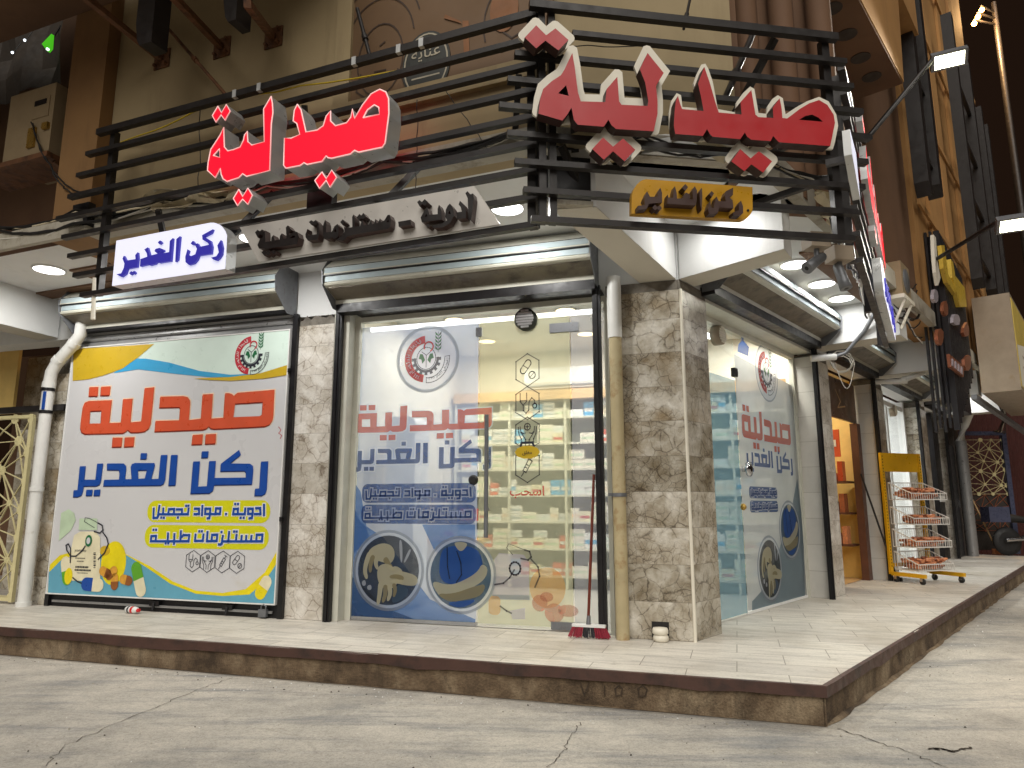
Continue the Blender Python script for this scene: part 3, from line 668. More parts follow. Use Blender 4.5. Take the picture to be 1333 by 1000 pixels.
# ================================================================== CORNER BUILDING
bld = thing('corner_building', 'tan two-fronted corner building with marble-clad pillars and an overhanging upper storey', 'building', (C0[0], C0[1], 0))
bld['_w'] = (C0[0], C0[1], 0)
# soffit
wc = cross(WA, 0, WB, 0); wbe = WB.P(1.62, 0); re0 = cross(WB, 0, R, 0.95)
RE = 13.0
m = MB(); flat_poly(m, [L.P(-11, 0, -0.3), L.P(0, 0, -0.1), R.P(RE, 0, -0.3), R.P(RE, 0, 0.95), re0, wc, WA.P(-9.0, 0)][::-1], CEIL, L, up=False)
build('soffit', m, 'white_plaster', bld)
# upper walls
uc = (wc - WA.o).dot(WA.u); TOP = 9.0
pu0 = WA.at(105, 120)[0]; pu1 = WA.at(150, 120)[0]
m = MB(); m.box(WA, pu1, uc, CEIL - 0.02, TOP, -0.12, 0.0); build('upper_wall', m, 'beige_cladding', bld); m = MB()
ub = (wc - WB.o).dot(WB.u); ue = WB.at(955, 100)[0]
m.box(WB, ub, ue, CEIL - 0.02, TOP, -0.12, 0.0)
build('upper_wall', m, 'pale_cladding', bld)
m = MB(); m.box(WA, pu0, pu1 - 0.003, CEIL - 0.02, TOP, -0.9, 0.12); build('pilaster', m, 'tan_shaded', bld)
m = MB(); m.box(WA, -10.5, pu0 - 0.003, CEIL - 0.02, TOP, -1.1, -0.9); m.box(WA, pu0 - 0.6, pu0 - 0.004, CEIL - 0.02, TOP, -0.88, -0.5)
build('recess_wall', m, 'brown_cladding', bld)
m = MB(); ur = (re0 - R.o).dot(R.u)
m.box(WB, ue + 0.003, 2.6, CEIL - 0.02, TOP, -0.7, -0.58); m.box(WB, ue + 0.002, ue + 0.1, CEIL - 0.02, TOP, -0.575, -0.1)
m.box(R, 1.25, 4.6, CEIL - 0.02, TOP, 0.6, 0.95)
for q in (1.0, 1.32, 1.66): m.lathe(WB.P(ue + q - 0.62, CEIL, -0.48), [(0.1, 0), (0.1, TOP - CEIL)], seg=10)
build('upper_wall', m, 'brown_cladding', bld)
m = MB(); m.box(R, 4.62, RE, CEIL - 0.02, 13.0, 0.6, 1.0)
for u in (5.6, 7.0, 8.6, 10.4): m.box(R, u, u + 0.5, CEIL, 13.0, 1.003, 1.05)
for z in (4.9, 6.6, 8.4, 10.2): m.box(R, 4.64, RE - 0.05, z, z + 0.09, 1.051, 1.08)
build('upper_wall', m, 'tan_sodium_lit', bld)
m = MB(); m.box(WA, -9.5, -1.5, 5.65, 5.9, 0.125, 1.9); build('shade_slab', m, 'brown_cladding', bld)  # unseen slab added out of frame to shade the top of the upper wall
# string course under the upper wall
m = MB(); m.box(WA, pu1 + 0.002, uc + 0.02, CEIL - 0.03, CEIL + 0.13, 0.002, 0.1); m.box(WB, ub + 0.03, ue, CEIL - 0.03, CEIL + 0.13, 0.002, 0.1)
m.box(WA, -9.0, pu1 - 0.002, CEIL - 0.03, CEIL + 0.13, 0.122, 0.17)
build('ledge', m, 'ledge_grey', bld)
m = MB(); m.box(R, ur + 0.2, RE, CEIL - 0.03, CEIL + 0.16, 0.955, 1.04); build('ledge', m, 'ledge_grey', bld)
# curved white capital between the two sign racks
m = MB(); cpt = WB.P(0.98, CEIL - 0.02, -0.34)
prof = [(0.52, 0.0), (0.5, 0.08), (0.42, 0.17), (0.3, 0.25), (0.3, 0.3)]; m.lathe(cpt, prof, seg=28); build('capital', m, 'white_plaster', bld)
# balcony slab over the right street
m = MB(); m.prism(R, [[(0.35, 5.35), (2.35, 5.35), (2.55, 6.6), (0.0, 6.6)]], 0.955, 1.42, back=True); build('balcony', m, 'tan_sodium_lit', bld)
m = MB(); m.box(R, 0.36, 2.34, 5.33, 5.347, 0.955, 1.41); bs = build('balcony_soffit', m, 'brown_cladding', bld)
for u in (0.7, 1.15, 1.6, 2.0):
    m = MB(); m.lathe(R.P(u, 5.329, 1.2), [(0.09, -0.006), (0.09, 0.0)], seg=16); build('ceiling_vent', m, 'dark_wall', bs)
m = MB(); m.prism(R, [[(2.95, 6.9), (4.1, 6.9), (4.1, 9.0), (2.95, 9.0)]], 0.955, 1.35, back=True); build('balcony', m, 'tan_sodium_lit', bld)

# facade wall above shop openings, behind everything
def facade(fr, spans, z0=2.93, z1=CEIL, n=-0.02):
    mm = MB()
    for a, b in spans: mm.box(fr, a, b, z0, z1, -0.28, n)
    return mm
build('shop_lintel', facade(L, [(-11, -0.002)]), 'white_plaster', bld)
build('shop_lintel', facade(R, [(0.002, RE)]), 'white_plaster', bld)

# marble pillars
def corner_pillar():
    m = MB(); z1 = 2.86
    def face(fr, u0, u1, n=0.0, nb=-0.45, ends=True):
        m.add([fr.P(u0, 0, n), fr.P(u1, 0, n), fr.P(u1, z1, n), fr.P(u0, z1, n)], [(0, 1, 2, 3)], [(u0, 0), (u1, 0), (u1, z1), (u0, z1)])
    face(L, -0.62, 0.0); face(R, 0.0, 0.485)
    a, b = R.P(0.485, 0, 0), R.P(0.485, 0, -0.4); h = V(0, 0, z1)
    m.add([a, b, b + h, a + h], [(0, 1, 2, 3)], [(0, 0), (.4, 0), (.4, z1), (0, z1)])
    a, b = L.P(-0.62, 0, -0.4), L.P(-0.62, 0, 0)
    m.add([a, b, b + h, a + h], [(0, 1, 2, 3)], [(0, 0), (.4, 0), (.4, z1), (0, z1)])
    o = build('marble_pillar', m, 'breccia_marble', bld)
    c = MB(); d = (L.n + R.n).normalized(); p = V(C0[0], C0[1]) + d * 0.004; c.tube([p + V(0, 0, 0.0), p + V(0, 0, 2.86)], 0.014, 8)
    build('corner_strip', c, 'ivory', o)
    c = MB(); hb = V(0, 0, 2.93)
    for fr, u0, u1 in ((L, -0.64, 0.0), (R, 0.0, 0.5)): c.box(fr, u0, u1, 2.862, 2.95, -0.3, -0.012)
    build('mortar_cap', c, 'rough_mortar', o)
    return o
corner_pillar()
def pillar(fr, u0, u1, z1, mat, nb=-0.28, cap=True):
    m = MB(); m.box(fr, u0, u1, 0, z1, nb, 0.0); o = build('marble_pillar', m, mat, bld)
    if cap:
        c = MB(); r = random.Random(int(u0 * 100)); k = 9
        top = [(u0 + 0.01 + (u1 - u0 - 0.02) * i / k, z1 + 0.05 + 0.06 * r.random()) for i in range(k + 1)]
        c.prism(fr, [[(u0 + 0.01, z1 + 0.002), (u1 - 0.01, z1 + 0.002)] + top[::-1]], nb, -0.01)
        build('mortar_cap', c, 'rough_mortar', o)
    return o
pillar(L, -3.775, -3.345, 2.83, 'pale_breccia'); pillar(L, -6.93, -6.675, 2.52, 'breccia_marble')
m = MB(); m.box(L, -6.98, -6.67, 2.522, 2.95, -0.28, -0.03); build('mortar_patch', m, 'rough_mortar', bld)
pillar(R, 3.385, 3.93, 2.8, 'pale_breccia'); pillar(R, 6.0, 6.62, 2.8, 'breccia_marble'); pillar(R, 9.0, 9.75, 2.8, 'breccia_marble'); pillar(R, 11.5, 11.75, 2.8, 'pale_breccia')
m = MB(); m.box(R, 3.372, 3.383, 0, 2.83, -0.245, -0.004); build('reveal_tiles', m, 'white_wall_tiles', bld)
m = MB(); m.box(R, 5.985, 5.998, 0, 2.83, -0.26, -0.004); build('reveal_tiles', m, 'white_wall_tiles', bld)
# dropped beams under the soffit
def beam(p0, p1, p2, p3, z0=2.952, name='soffit_beam'):
    """plan corners: p0,p1 at the facade, p2,p3 at the street end"""
    m = MB(); q = [p0, p1, p2, p3]; b = [V(p.x, p.y, z0) for p in q]; t = [V(p.x, p.y, CEIL - 0.002) for p in q]
    for i in range(4):
        j = (i + 1) % 4; m.add([b[i], b[j], t[j], t[i]], [(3, 2, 1, 0)])
    o = build(name, m, 'white_plaster', bld)
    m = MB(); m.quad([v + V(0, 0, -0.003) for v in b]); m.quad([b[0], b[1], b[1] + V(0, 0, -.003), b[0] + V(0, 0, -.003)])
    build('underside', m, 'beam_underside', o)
    return o
cb = beam(L.P(-0.34, 0, 0), L.P(-0.03, 0, 0.0), L.P(-0.40, 0, 1.66), L.P(-0.68, 0, 1.7))
beam(R.P(0.0, 0, 0.0), R.P(0.27, 0, 0), R.P(0.13, 0, 0.9), R.P(-0.13, 0, 0.93))
beam(L.P(-7.3, 0, 0), L.P(-6.99, 0, 0), L.P(-6.99, 0, 1.45), L.P(-7.3, 0, 1.45))
for u in (3.42, 6.05, 9.1, 12.0): beam(R.P(u, 0, 0), R.P(u + 0.36, 0, 0), R.P(u + 0.36, 0, 0.95), R.P(u, 0, 0.95))
# pharmacy room behind the two glass fronts
INZ = 3.15
Lw0, Lw1 = L.P(-3.32, 0, -0.28), L.P(-3.32, 0, -3.3)
Rw0 = R.P(3.37, 0, -0.28); bk = Frame(L.P(0, 0, -3.3)[:2], L.u[:2]); sd = Frame(Rw0[:2], (-R.n)[:2])
Rw1 = cross(bk, 0, sd, 0)
m = MB()
for a, b in ((Lw0, Lw1), (Lw1, Rw1), (Rw1, Rw0)):
    m.add([a, b, b + V(0, 0, INZ), a + V(0, 0, INZ)], [(0, 1, 2, 3), (3, 2, 1, 0)] if False else [(0, 1, 2, 3)])
build('interior_wall', m, 'inner_wall', bld)
room = [L.P(-3.32, 0, -0.2), L.P(0, 0, -0.25), R.P(3.37, 0, -0.28), Rw1, Lw1]
m = MB(); flat_poly(m, room, INZ, L, up=False); build('interior_ceiling', m, 'white_plaster', bld)
m = MB(); flat_poly(m, [L.P(-3.32, 0, -0.12), L.P(-0.6, 0, -0.12), L.P(0, 0, -0.3), R.P(0.5, 0, -0.24), R.P(3.37, 0, -0.24), Rw1, Lw1], 0.006); build('interior_floor', m, 'white_wall_tiles', bld)
# room behind the shutter is closed; stair lobby beyond the left gate
m = MB(); m.box(L, -10.5, -7.15, 0, CEIL, -2.3, -2.2); build('lobby_wall', m, 'brown_cladding', bld)
m = MB(); m.box(L, -8.6, -7.35, 0, 3.0, -1.6, -0.9); m.box(L, -7.33, -6.95, 0, 2.6, -0.9, -0.29); build('lobby_pier', m, 'breccia_marble', bld)
# far right end: closed dark fronts
m = MB(); m.box(R, 12.4, RE, 0, 2.93, -0.3, 0.02); m.box(R, 11.76, 12.39, 0, 2.93, -0.3, -0.2); build('end_wall', m, 'dark_wall', bld)

# mural boards in the upper window
wl, wb_ = WA.at(458, 137); wr = WA.at(722, 80)[0]
win = MB(); t_ = 0.14
win.box(WA, wl - t_, wl, wb_ - t_, TOP - 0.1, 0.003, 0.05); win.box(WA, wl, wr, wb_ - t_, wb_, 0.003, 0.05)
wf = build('window', win, 'beige_cladding', bld)
m = MB(); m.box(WA, wl, wr, wb_ + 0.002, TOP - 0.1, 0.003, 0.02); build('window_board', m, 'mural_board', wf)
m = MB(); N_ = 0.024
fc = WA.at(500, 70)
m.strokes(WA, [cl(ell(*WA.at(497, 80), 0.2, 0.30, 26)), ell(*WA.at(495, 62), 0.31, 0.40, 24, 10, 200), ell(*WA.at(494, 55), 0.38, 0.5, 24, 20, 190), [WA.at(472, 100), WA.at(466, 122), WA.at(478, 130)],
               [WA.at(497, 62), WA.at(503, 57)], [WA.at(492, 82), WA.at(502, 80)], [WA.at(490, 96), WA.at(504, 93)], [WA.at(520, 92), WA.at(528, 110), WA.at(533, 100)],
               ell(*WA.at(665, 30), 0.2, 0.32, 20, -60, 200), [WA.at(650, 40), WA.at(668, 52), WA.at(690, 38), WA.at(700, 20)], [WA.at(655, 70), WA.at(670, 60), WA.at(690, 72)],
               [WA.at(668, 90), WA.at(690, 80)]], 0.012, N_)
build('mural_drawing', m, 'mural_line', wf)
m = MB(); m.prism(WA, [ell(*WA.at(658, 15), 0.11, 0.18, 20)], N_, N_ + 0.003, side=False); m.prism(WA, [[WA.at(604, 30), WA.at(612, 30), WA.at(613, 70), WA.at(606, 74)]], N_, N_ + 0.003, side=False)
m.prism(WA, [[WA.at(582, 22), WA.at(600, 30), WA.at(604, 34), WA.at(580, 27)]], N_, N_ + 0.005, side=False); build('mural_flower', m, 'mural_flesh', wf)
dc = WA.at(557, 87); m = MB(); m.prism(WA, [ell(*dc, 0.2, 0.27, 30)], 0.02, 0.032); dm = build('round_notice', m, 'disc_dark', wf)
m = MB(); m.strokes(WA, [cl(ell(*dc, 0.178, 0.245, 30))], 0.012, 0.034); text_mb(m, WA, 'عناية', dc[0] - 0.12, dc[0] + 0.12, dc[1] + 0.03, 0.036, 0.005)
m.strokes(WA, [[(dc[0] - .11, dc[1] - .1), (dc[0] + .11, dc[1] - .1)]], 0.012, 0.034); build('lettering', m, 'disc_line', dm)

# ================================================================== ROLLER SHUTTERS
def prof_prism(mb, fr, u0, u1, prof):
    """profile (n,z) swept along u"""
    n = len(prof)
    for i in range(n):
        a, b = prof[i], prof[(i + 1) % n]; mb.add([fr.P(u0, a[1], a[0]), fr.P(u1, a[1], a[0]), fr.P(u1, b[1], b[0]), fr.P(u0, b[1], b[0])], [(3, 2, 1, 0)])
    tri = tessellate_polygon([[Vector((p[0], p[1], 0)) for p in prof]])
    for t in tri:
        for u in (u0, u1): mb.add([fr.P(u, prof[i][1], prof[i][0]) for i in t], [(0, 1, 2)])
    return mb
def shutter(fr, u0, u1, label, closed=False, z0=0.0, d=0.0, rails=True):
    c = fr.P((u0 + u1) / 2, 0, 0); t = thing('roller_shutter', label, 'shutter', c, 'roller shutters over the shop fronts')
    m = MB(); prof_prism(m, fr, u0, u1, [(0.004, 3.40), (0.22, 3.39), (0.35, 3.275), (0.357, 3.21), (0.336, 3.20), (0.333, 3.135), (0.347, 3.125), (0.337, 3.11), (0.30, 3.10), (0.12, 3.03), (0.12, 2.985), (0.004, 2.985)])
    h = build('housing', m, 'cream_steel', t)
    m = MB(); m.box(fr, u0 + .012, u1 - .012, 3.142, 3.194, .334, .341); build('housing_panel', m, 'bluish_steel', h); m = MB(); prof_prism(m, fr, u0 + .012, u1 - .012, [(.353, 3.272), (.360, 3.222), (.355, 3.222), (.348, 3.272)]); build('housing_panel', m, 'bluish_steel', h)
    for z in (3.2, 3.278):
        m = MB(); m.box(fr, u0 + .004, u1 - .004, z - .003, z + .003, .33, .3605 if z < 3.25 else .352); build('groove', m, 'dark_frame', h)
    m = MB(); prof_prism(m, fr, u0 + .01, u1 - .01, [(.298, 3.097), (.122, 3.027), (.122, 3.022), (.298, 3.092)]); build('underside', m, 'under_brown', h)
    m = MB(); m.box(fr, u0 + 0.01, u1 - 0.01, *((2.955, 2.983, 0.02, 0.118) if closed else (2.9, 2.983, -0.02, 0.118))); build('lintel_strip', m, 'dark_frame', h)
    for u in (u0 - 0.006, u1 + 0.001):
        m = MB(); prof_prism(m, fr, u, u + 0.005, [(0.004, 3.41), (0.27, 3.395), (0.375, 3.25), (0.36, 3.11), (0.16, 2.93), (0.004, 2.93)]); build('end_plate', m, 'plate_grey', t)
    if rails:
        for u in ((u0 - 0.035 + d, u1 - 0.05 - d) if rails is True else (u1 - 0.05,)):
            m = MB(); m.box(fr, u, u + 0.07, 0.0, 2.95, 0.006, 0.05); m.box(fr, u + 0.025, u + 0.045, 0.0, 2.95, 0.05, 0.062); build('guide_rail', m, 'dark_frame', t)
    return t
t1 = shutter(L, -6.57, -3.80, 'closed roller shutter behind the white poster board, with a padlocked bottom bar', closed=True, rails=False)
for u in (-6.70, -3.80):
    m = MB(); m.box(L, u, u + 0.055, 0.0, 2.95, 0.006, 0.045); build('guide_rail', m, 'dark_frame', t1)
m = MB()
zz = 0.13
while zz < 2.93:
    prof_prism(m, L, -6.645, -3.80, [(-0.03, zz), (0.0, zz + 0.004), (0.012, zz + 0.02), (0.012, zz + 0.06), (-0.006, zz + 0.076), (-0.03, zz + 0.078)]); zz += 0.078
build('curtain', m, 'shutter_grey', t1)
m = MB(); m.box(L, -6.66, -3.80, 0.0, 0.125, -0.03, 0.01); bb = build('bottom_bar', m, 'dark_frame', t1)
m = MB(); m.bar(L.P(-6.6, 0.055, 0.028), L.P(-3.86, 0.055, 0.028), 0.022); build('lock_rod', m, 'shutter_grey', bb)
for u in (-5.3, -4.42):
    m = MB(); m.box(L, u, u + 0.12, 0.06, 0.105, 0.011, 0.05); m.bar(L.P(u + 0.06, 0.09, 0.05), L.P(u + 0.06, 0.02, 0.06), 0.02); build('handle', m, 'dark_frame', bb)
m = MB(); m.box(L, -3.985, -3.90, 0.015, 0.085, 0.042, 0.075); m.tube([L.P(-3.965, .085, .058), L.P(-3.965, .115, .058), L.P(-3.94, .128, .058), L.P(-3.915, .115, .058), L.P(-3.915, .085, .058)], 0.007, 6)
build('padlock', m, 'plate_grey', t1)
shutter(L, -3.27, -0.70, 'rolled-up shutter housing over the clear glass front with the broom')
shutter(R, 0.42, 3.35, 'rolled-up shutter housing round the corner, over the printed glass with the steel knob', rails=2)
shutter(R, 3.98, 5.98, 'rolled-up shutter housing over the brown shop with the warm interior', rails=2)
shutter(R, 6.65, 8.95, 'rolled-up shutter housing over the white shop front behind the yellow rack', rails=2)
shutter(R, 9.8, 11.45, 'last rolled-up shutter housing, next to the slatted black sign', rails=2)

# ================================================================== POSTER BOARD ON THE CLOSED SHUTTER
pb = thing('poster_board', 'large white pharmacy poster board with orange and blue Arabic lettering on the closed shutter', 'poster', L.P(-5.25, 0.14, 0.02))
PU0, PU1, PZ0, PZ1 = -6.668, -3.83, 0.137, 2.785
m = MB(); m.box(L, PU0, PU1, PZ0, PZ1, 0.016, P_OFF); bd = build('board', m, 'poster_white', pb)
m = MB()
for a in ((PU0 - .012, PU0, PZ0 - .012, PZ1 + .012), (PU1, PU1 + .012, PZ0 - .012, PZ1 + .012), (PU0, PU1, PZ0 - .012, PZ0), (PU0, PU1, PZ1, PZ1 + .012)): m.box(L, *a, 0.014, P_OFF + 0.008)
build('frame', m, 'white_paint', pb)
for u, z in ((PU1 + 0.016, 2.35), (PU1 + 0.016, 0.9)):
    m = MB(); m.box(L, u, u + 0.03, z, z + 0.04, 0.03, 0.07); build('clip', m, 'dark_frame', pb)
def pp(l, o=(0, 0), k=1.0): return L.pts(l, P_OFF, o, k)
def clampb(l): return [(min(max(u, PU0 + .002), PU1 - .002), min(max(z, PZ0 + .002), PZ1 - .002)) for u, z in l]
def layer(fr, loops, n): m = MB(); return m.prism(fr, loops, n, n, side=False)
n = P_OFF
def sheet(name, loops, dn, mat): return build(name, layer(L, loops, P_OFF + dn), mat, pb)
# top swoosh, from behind to front
sheet('pale_band', [clampb(pp([(196, 440), (385, 428), (385, 478), (345, 486), (300, 488), (250, 482), (215, 472), (176, 466)]))], 0.0015, 'poster_mint')
sheet('blue_band', [clampb(pp([(148, 486), (172, 467), (190, 467), (220, 472), (260, 483), (300, 488), (335, 487), (300, 491), (270, 491), (230, 487), (180, 481)]))], 0.003, 'poster_blue')
sheet('gold_band', [clampb(pp([(95, 452), (201, 448), (182, 464), (160, 480), (135, 489), (115, 494), (95, 496)]))], 0.0045, 'poster_gold')
sheet('gold_band', [clampb(pp([(252, 493), (300, 491), (340, 486), (380, 475), (380, 488), (345, 493), (300, 496), (275, 495)]))], 0.006, 'poster_gold')
# waves along the bottom
sheet('yellow_wave', [clampb(pp([(60, 735), (78, 723), (100, 717), (130, 716), (165, 722), (195, 737), (225, 757), (255, 769), (290, 772), (320, 767), (345, 745), (372, 718), (372, 790), (60, 790)]))], 0.0015, 'poster_yellow')
sheet('blue_wave', [clampb(pp([(60, 745), (80, 729), (100, 722), (130, 721), (165, 723), (190, 738), (222, 760), (255, 773), (290, 776), (325, 774), (345, 757), (372, 735), (372, 795), (60, 795)]))], 0.003, 'poster_water')
def W2(name, U, bb, dn, mat, parent=pb, fr=L, grow=0.0, n0=P_OFF): return build(name, word(MB(), fr, U, bb, n0 + dn, grow), mat, parent)
def shifted(bb, du, dz): return (bb[0] + du, bb[1] + du, bb[2] + dz, bb[3] + dz)
tw = W2('title_word', U_PHARM, BB_PHARM, 0.006, 'poster_orange')
W2('title_halo', U_PHARM, BB_PHARM, 0.0015, 'poster_halo', tw, grow=0.012); W2('title_shadow', U_PHARM, shifted(BB_PHARM, -0.006, -0.012), 0.0035, 'poster_darkred', tw)
nw = W2('name_word', U_NAME, BB_NAME, 0.006, 'poster_navy')
W2('name_shadow', U_NAME, shifted(BB_NAME, -0.006, -0.010), 0.0035, 'poster_skydeep', nw)
def label_line(fr, U, bb, w, n0, wo, parent, inner, outer, extra=None):
    mm = MB(); mm.strokes(fr, [fit(l, bb) for l in U], w + wo, n0 + 0.002)
    lo = build('lettering_outline', mm, outer, parent); mm = MB(); mm.strokes(fr, [fit(l, bb) for l in U], w, n0 + 0.0055); build('lettering', mm, inner, parent)
def pill_px(x0, x1, y0, y1): bb = bbpx(L, x0, x1, y0, y1, P_OFF); return rrect(bb[0], bb[1], bb[2], bb[3], (bb[3] - bb[2]) * 0.46)
l1 = sheet('yellow_label', [pill_px(192, 352, 651.5, 680.5)], 0.0015, 'poster_lime'); label_line(L, U_L1, BB_L1, 0.024, P_OFF, 0.02, l1, 'poster_navy', 'white_paint')
l2 = sheet('yellow_label', [pill_px(188.5, 350, 684, 714.5)], 0.0015, 'poster_lime'); label_line(L, U_L2, BB_L2, 0.024, P_OFF, 0.02, l2, 'poster_navy', 'white_paint')
# line icons in hexagons (unit: half height 1)
HEX = [(0, 1), (0.8, 0.55), (0.8, -0.55), (0, -1), (-0.8, -0.55), (-0.8, 0.55), (0, 1)]
def capsule_line(cx, cy, a, r, rot): 
    out = []
    for i in range(9): t = rad(-90 + 180 * i / 8); out.append((a + r * math.cos(t), r * math.sin(t)))
    for i in range(9): t = rad(90 + 180 * i / 8); out.append((-a + r * math.cos(t), r * math.sin(t)))
    c, s = math.cos(rad(rot)), math.sin(rad(rot)); return cl([(cx + x * c - y * s, cy + x * s + y * c) for x, y in out])
ICONS = {
    'stethoscope': [[(-.5, .6), (-.5, .1), (-.3, -.12), (-.05, .1), (-.05, .6)], [(-.5, .15), (-.05, .15)], [(-.28, -.12), (-.28, -.45), (-.1, -.62), (.08, -.45), (.12, .1), (.3, .3), (.5, .15), (.5, -.02)], cl(ell(.5, -.18, .14, .14, 10))],
    'hands': [cl(ell(0, .42, .2, .2, 12)), [(0, .52), (0, .3)], [(-.1, .42), (.1, .42)], [(-.12, -.7), (-.12, -.35), (-.3, -.1), (-.45, .1), (-.5, .42)], [(-.4, -.7), (-.42, -.3), (-.58, 0), (-.62, .4)], [(-.15, .05), (-.3, .02), (-.4, .1)],
              [(.12, -.7), (.12, -.35), (.3, -.1), (.45, .1), (.5, .42)], [(.4, -.7), (.42, -.3), (.58, 0), (.62, .4)], [(.15, .05), (.3, .02), (.4, .1)]],
    'syringe': [[(-.4, -.62), (-.2, -.35)], cl([(-.3, -.3), (-.1, -.42), (.32, .25), (.1, .38)]), [(-.05, .05), (.05, 0)], [(-.14, -.1), (-.04, -.16)], [(.2, .32), (.36, .56)], [(.2, .62), (.48, .46)]],
    'pills': [capsule_line(-.12, .2, .28, .2, 52), [(-.28, .28), (.02, .1)], cl(ell(.32, -.32, .22, .22, 14)), [(.18, -.46), (.46, -.18)]]}
def icon(fr, kind, cu, cz, s, n0, w, parent, mat, sx=1.0, hexw=None):
    mm = MB(); f = lambda l: [(cu + x * s * sx, cz + y * s) for x, y in l]
    mm.strokes(fr, [f(HEX)], hexw or w, n0, step=0.0001); mm.strokes(fr, [f(l) for l in ICONS[kind]], w, n0 + 0.001, step=0.0001)
    return build(kind + '_icon', mm, mat, parent)
for kind, px, py in (('stethoscope', 251.5, 730.5), ('hands', 270.5, 731), ('syringe', 290, 731.5), ('pills', 309, 732)):
    c = L.at(px, py, P_OFF); icon(L, kind, c[0], c[1], 0.104, P_OFF + 0.004, 0.006, pb, 'poster_ink')
# medicine still life in the lower left corner
def capsule(cu, cz, ln, w, rot, c1, c2, dn, name='capsule_picture'):
    def half(sg):
        out = []
        for i in range(9): t = rad(-90 + 180 * i / 8); out.append((sg * (ln / 2 - w / 2 + w / 2 * math.cos(t)), w / 2 * math.sin(t)))
        out += [(0, w / 2), (0, -w / 2)]; c, s = math.cos(rad(rot)), math.sin(rad(rot))
        return [(cu + x * c - y * s, cz + x * s + y * c) for x, y in out]
    o = build(name, layer(L, [half(1)], P_OFF + dn), c1, pb); build('capsule_end', layer(L, [half(-1)], P_OFF + dn), c2, o); return o
def at(px, py): return L.at(px, py, P_OFF)
sheet('pale_capsule', [clampb(pp([(80, 668), (90, 663), (97, 668), (99, 677), (93, 690), (82, 700), (77, 704)]))], 0.0045, 'poster_palegreen')
c = at(148, 733); sheet('orange_picture', [ell(c[0], c[1], 0.165, 0.22, 28)], 0.0045, 'poster_yellow'); c = at(137, 717); sheet('orange_slice', [ell(c[0], c[1], 0.07, 0.05, 20)], 0.006, 'poster_gold')
bt = sheet('bottle_picture', [pp([(97, 697), (105, 692), (125, 692), (131, 700), (131, 756), (94, 756), (90, 730)])], 0.006, 'poster_cream')
build('bottle_cap', layer(L, [pp([(104, 675), (127, 675), (127, 690), (103, 690)])], P_OFF + 0.006), 'poster_palegreen', bt)
m = MB(); text_mb(m, L, 'pharmacy', at(98, 718)[0], at(113, 718)[0], at(98, 719)[1], P_OFF + 0.009)
for y, x0, x1, h in ((727, 99, 112, 0.008), (731, 101, 110, 0.008), (739, 99, 116, 0.018), (743, 98, 119, 0.018), (746, 101, 115, 0.006)):
    a, z = at(x0, y); b_ = at(x1, y)[0]; u = a
    while u < b_:
        w_ = 0.008 + 0.012 * random.random(); m.quad([L.P(u, z, P_OFF + .009), L.P(min(u + w_, b_), z, P_OFF + .009), L.P(min(u + w_, b_), z + h, P_OFF + .009), L.P(u, z + h, P_OFF + .009)]); u += w_ + 0.005
for k in range(9):
    a, z = at(122.5, 720 + k * 2.4); m.quad([L.P(a, z, P_OFF + .009), L.P(a + 0.03, z, P_OFF + .009), L.P(a + 0.03, z + 0.006 + 0.006 * (k % 2), P_OFF + .009), L.P(a, z + 0.006 + .006 * (k % 2), P_OFF + .009)])
build('bottle_print', m, 'poster_ink', bt)
m = MB(); m.strokes(L, [pp([(112, 711), (107, 718), (100, 724), (93, 724), (88, 716), (87, 710), (90, 708), (93, 714), (93, 722), (92.5, 732)]), pp([(129, 728), (137, 720), (142, 708), (140, 700), (135, 693)]), pp([(124, 692), (131, 694), (135, 690), (134, 684), (129, 681)]),
                        pp([(96, 752), (102, 757), (107, 759)])], 0.014, P_OFF + 0.011, step=0.0001)
m.strokes(L, [pp([(129, 681), (118, 675), (112, 674), (111, 679), (124, 687)])], 0.006, P_OFF + 0.011, step=0.0001)
st = build('stethoscope_picture', m, 'poster_ink', pb); c = at(116.5, 704); build('chest_piece', layer(L, [ell(c[0], c[1], 0.045, 0.06, 18)], P_OFF + 0.0125), 'poster_leaf', st)
build('chest_disc', layer(L, [ell(c[0], c[1], 0.026, 0.035, 18)], P_OFF + 0.014), 'poster_white', st)
c = at(87, 743); capsule(c[0], c[1], 0.30, 0.13, -75, 'poster_green', 'poster_cream', 0.0075); c = at(90, 750); sheet('tablet_picture', [ell(c[0], c[1], 0.055, 0.085, 18)], 0.009, 'poster_yellow')
c = at(121, 761); capsule(c[0], c[1], 0.30, 0.135, 178, 'poster_navy', 'poster_cream', 0.009)
c = at(181, 754); capsule(c[0], c[1], 0.36, 0.13, 111, 'poster_green', 'poster_cream', 0.0075)
for px, py, rot in ((138, 745, 160), (146, 746, 40), (165, 755, 170), (150, 757, 95)):
    c = at(px, py); capsule(c[0], c[1], 0.17, 0.095, rot, 'poster_amber', 'poster_brown', 0.0105, 'amber_capsule')
c = at(343, 765); capsule(c[0], c[1], 0.24, 0.12, 60, 'poster_cream', 'poster_yellow', 0.0045)
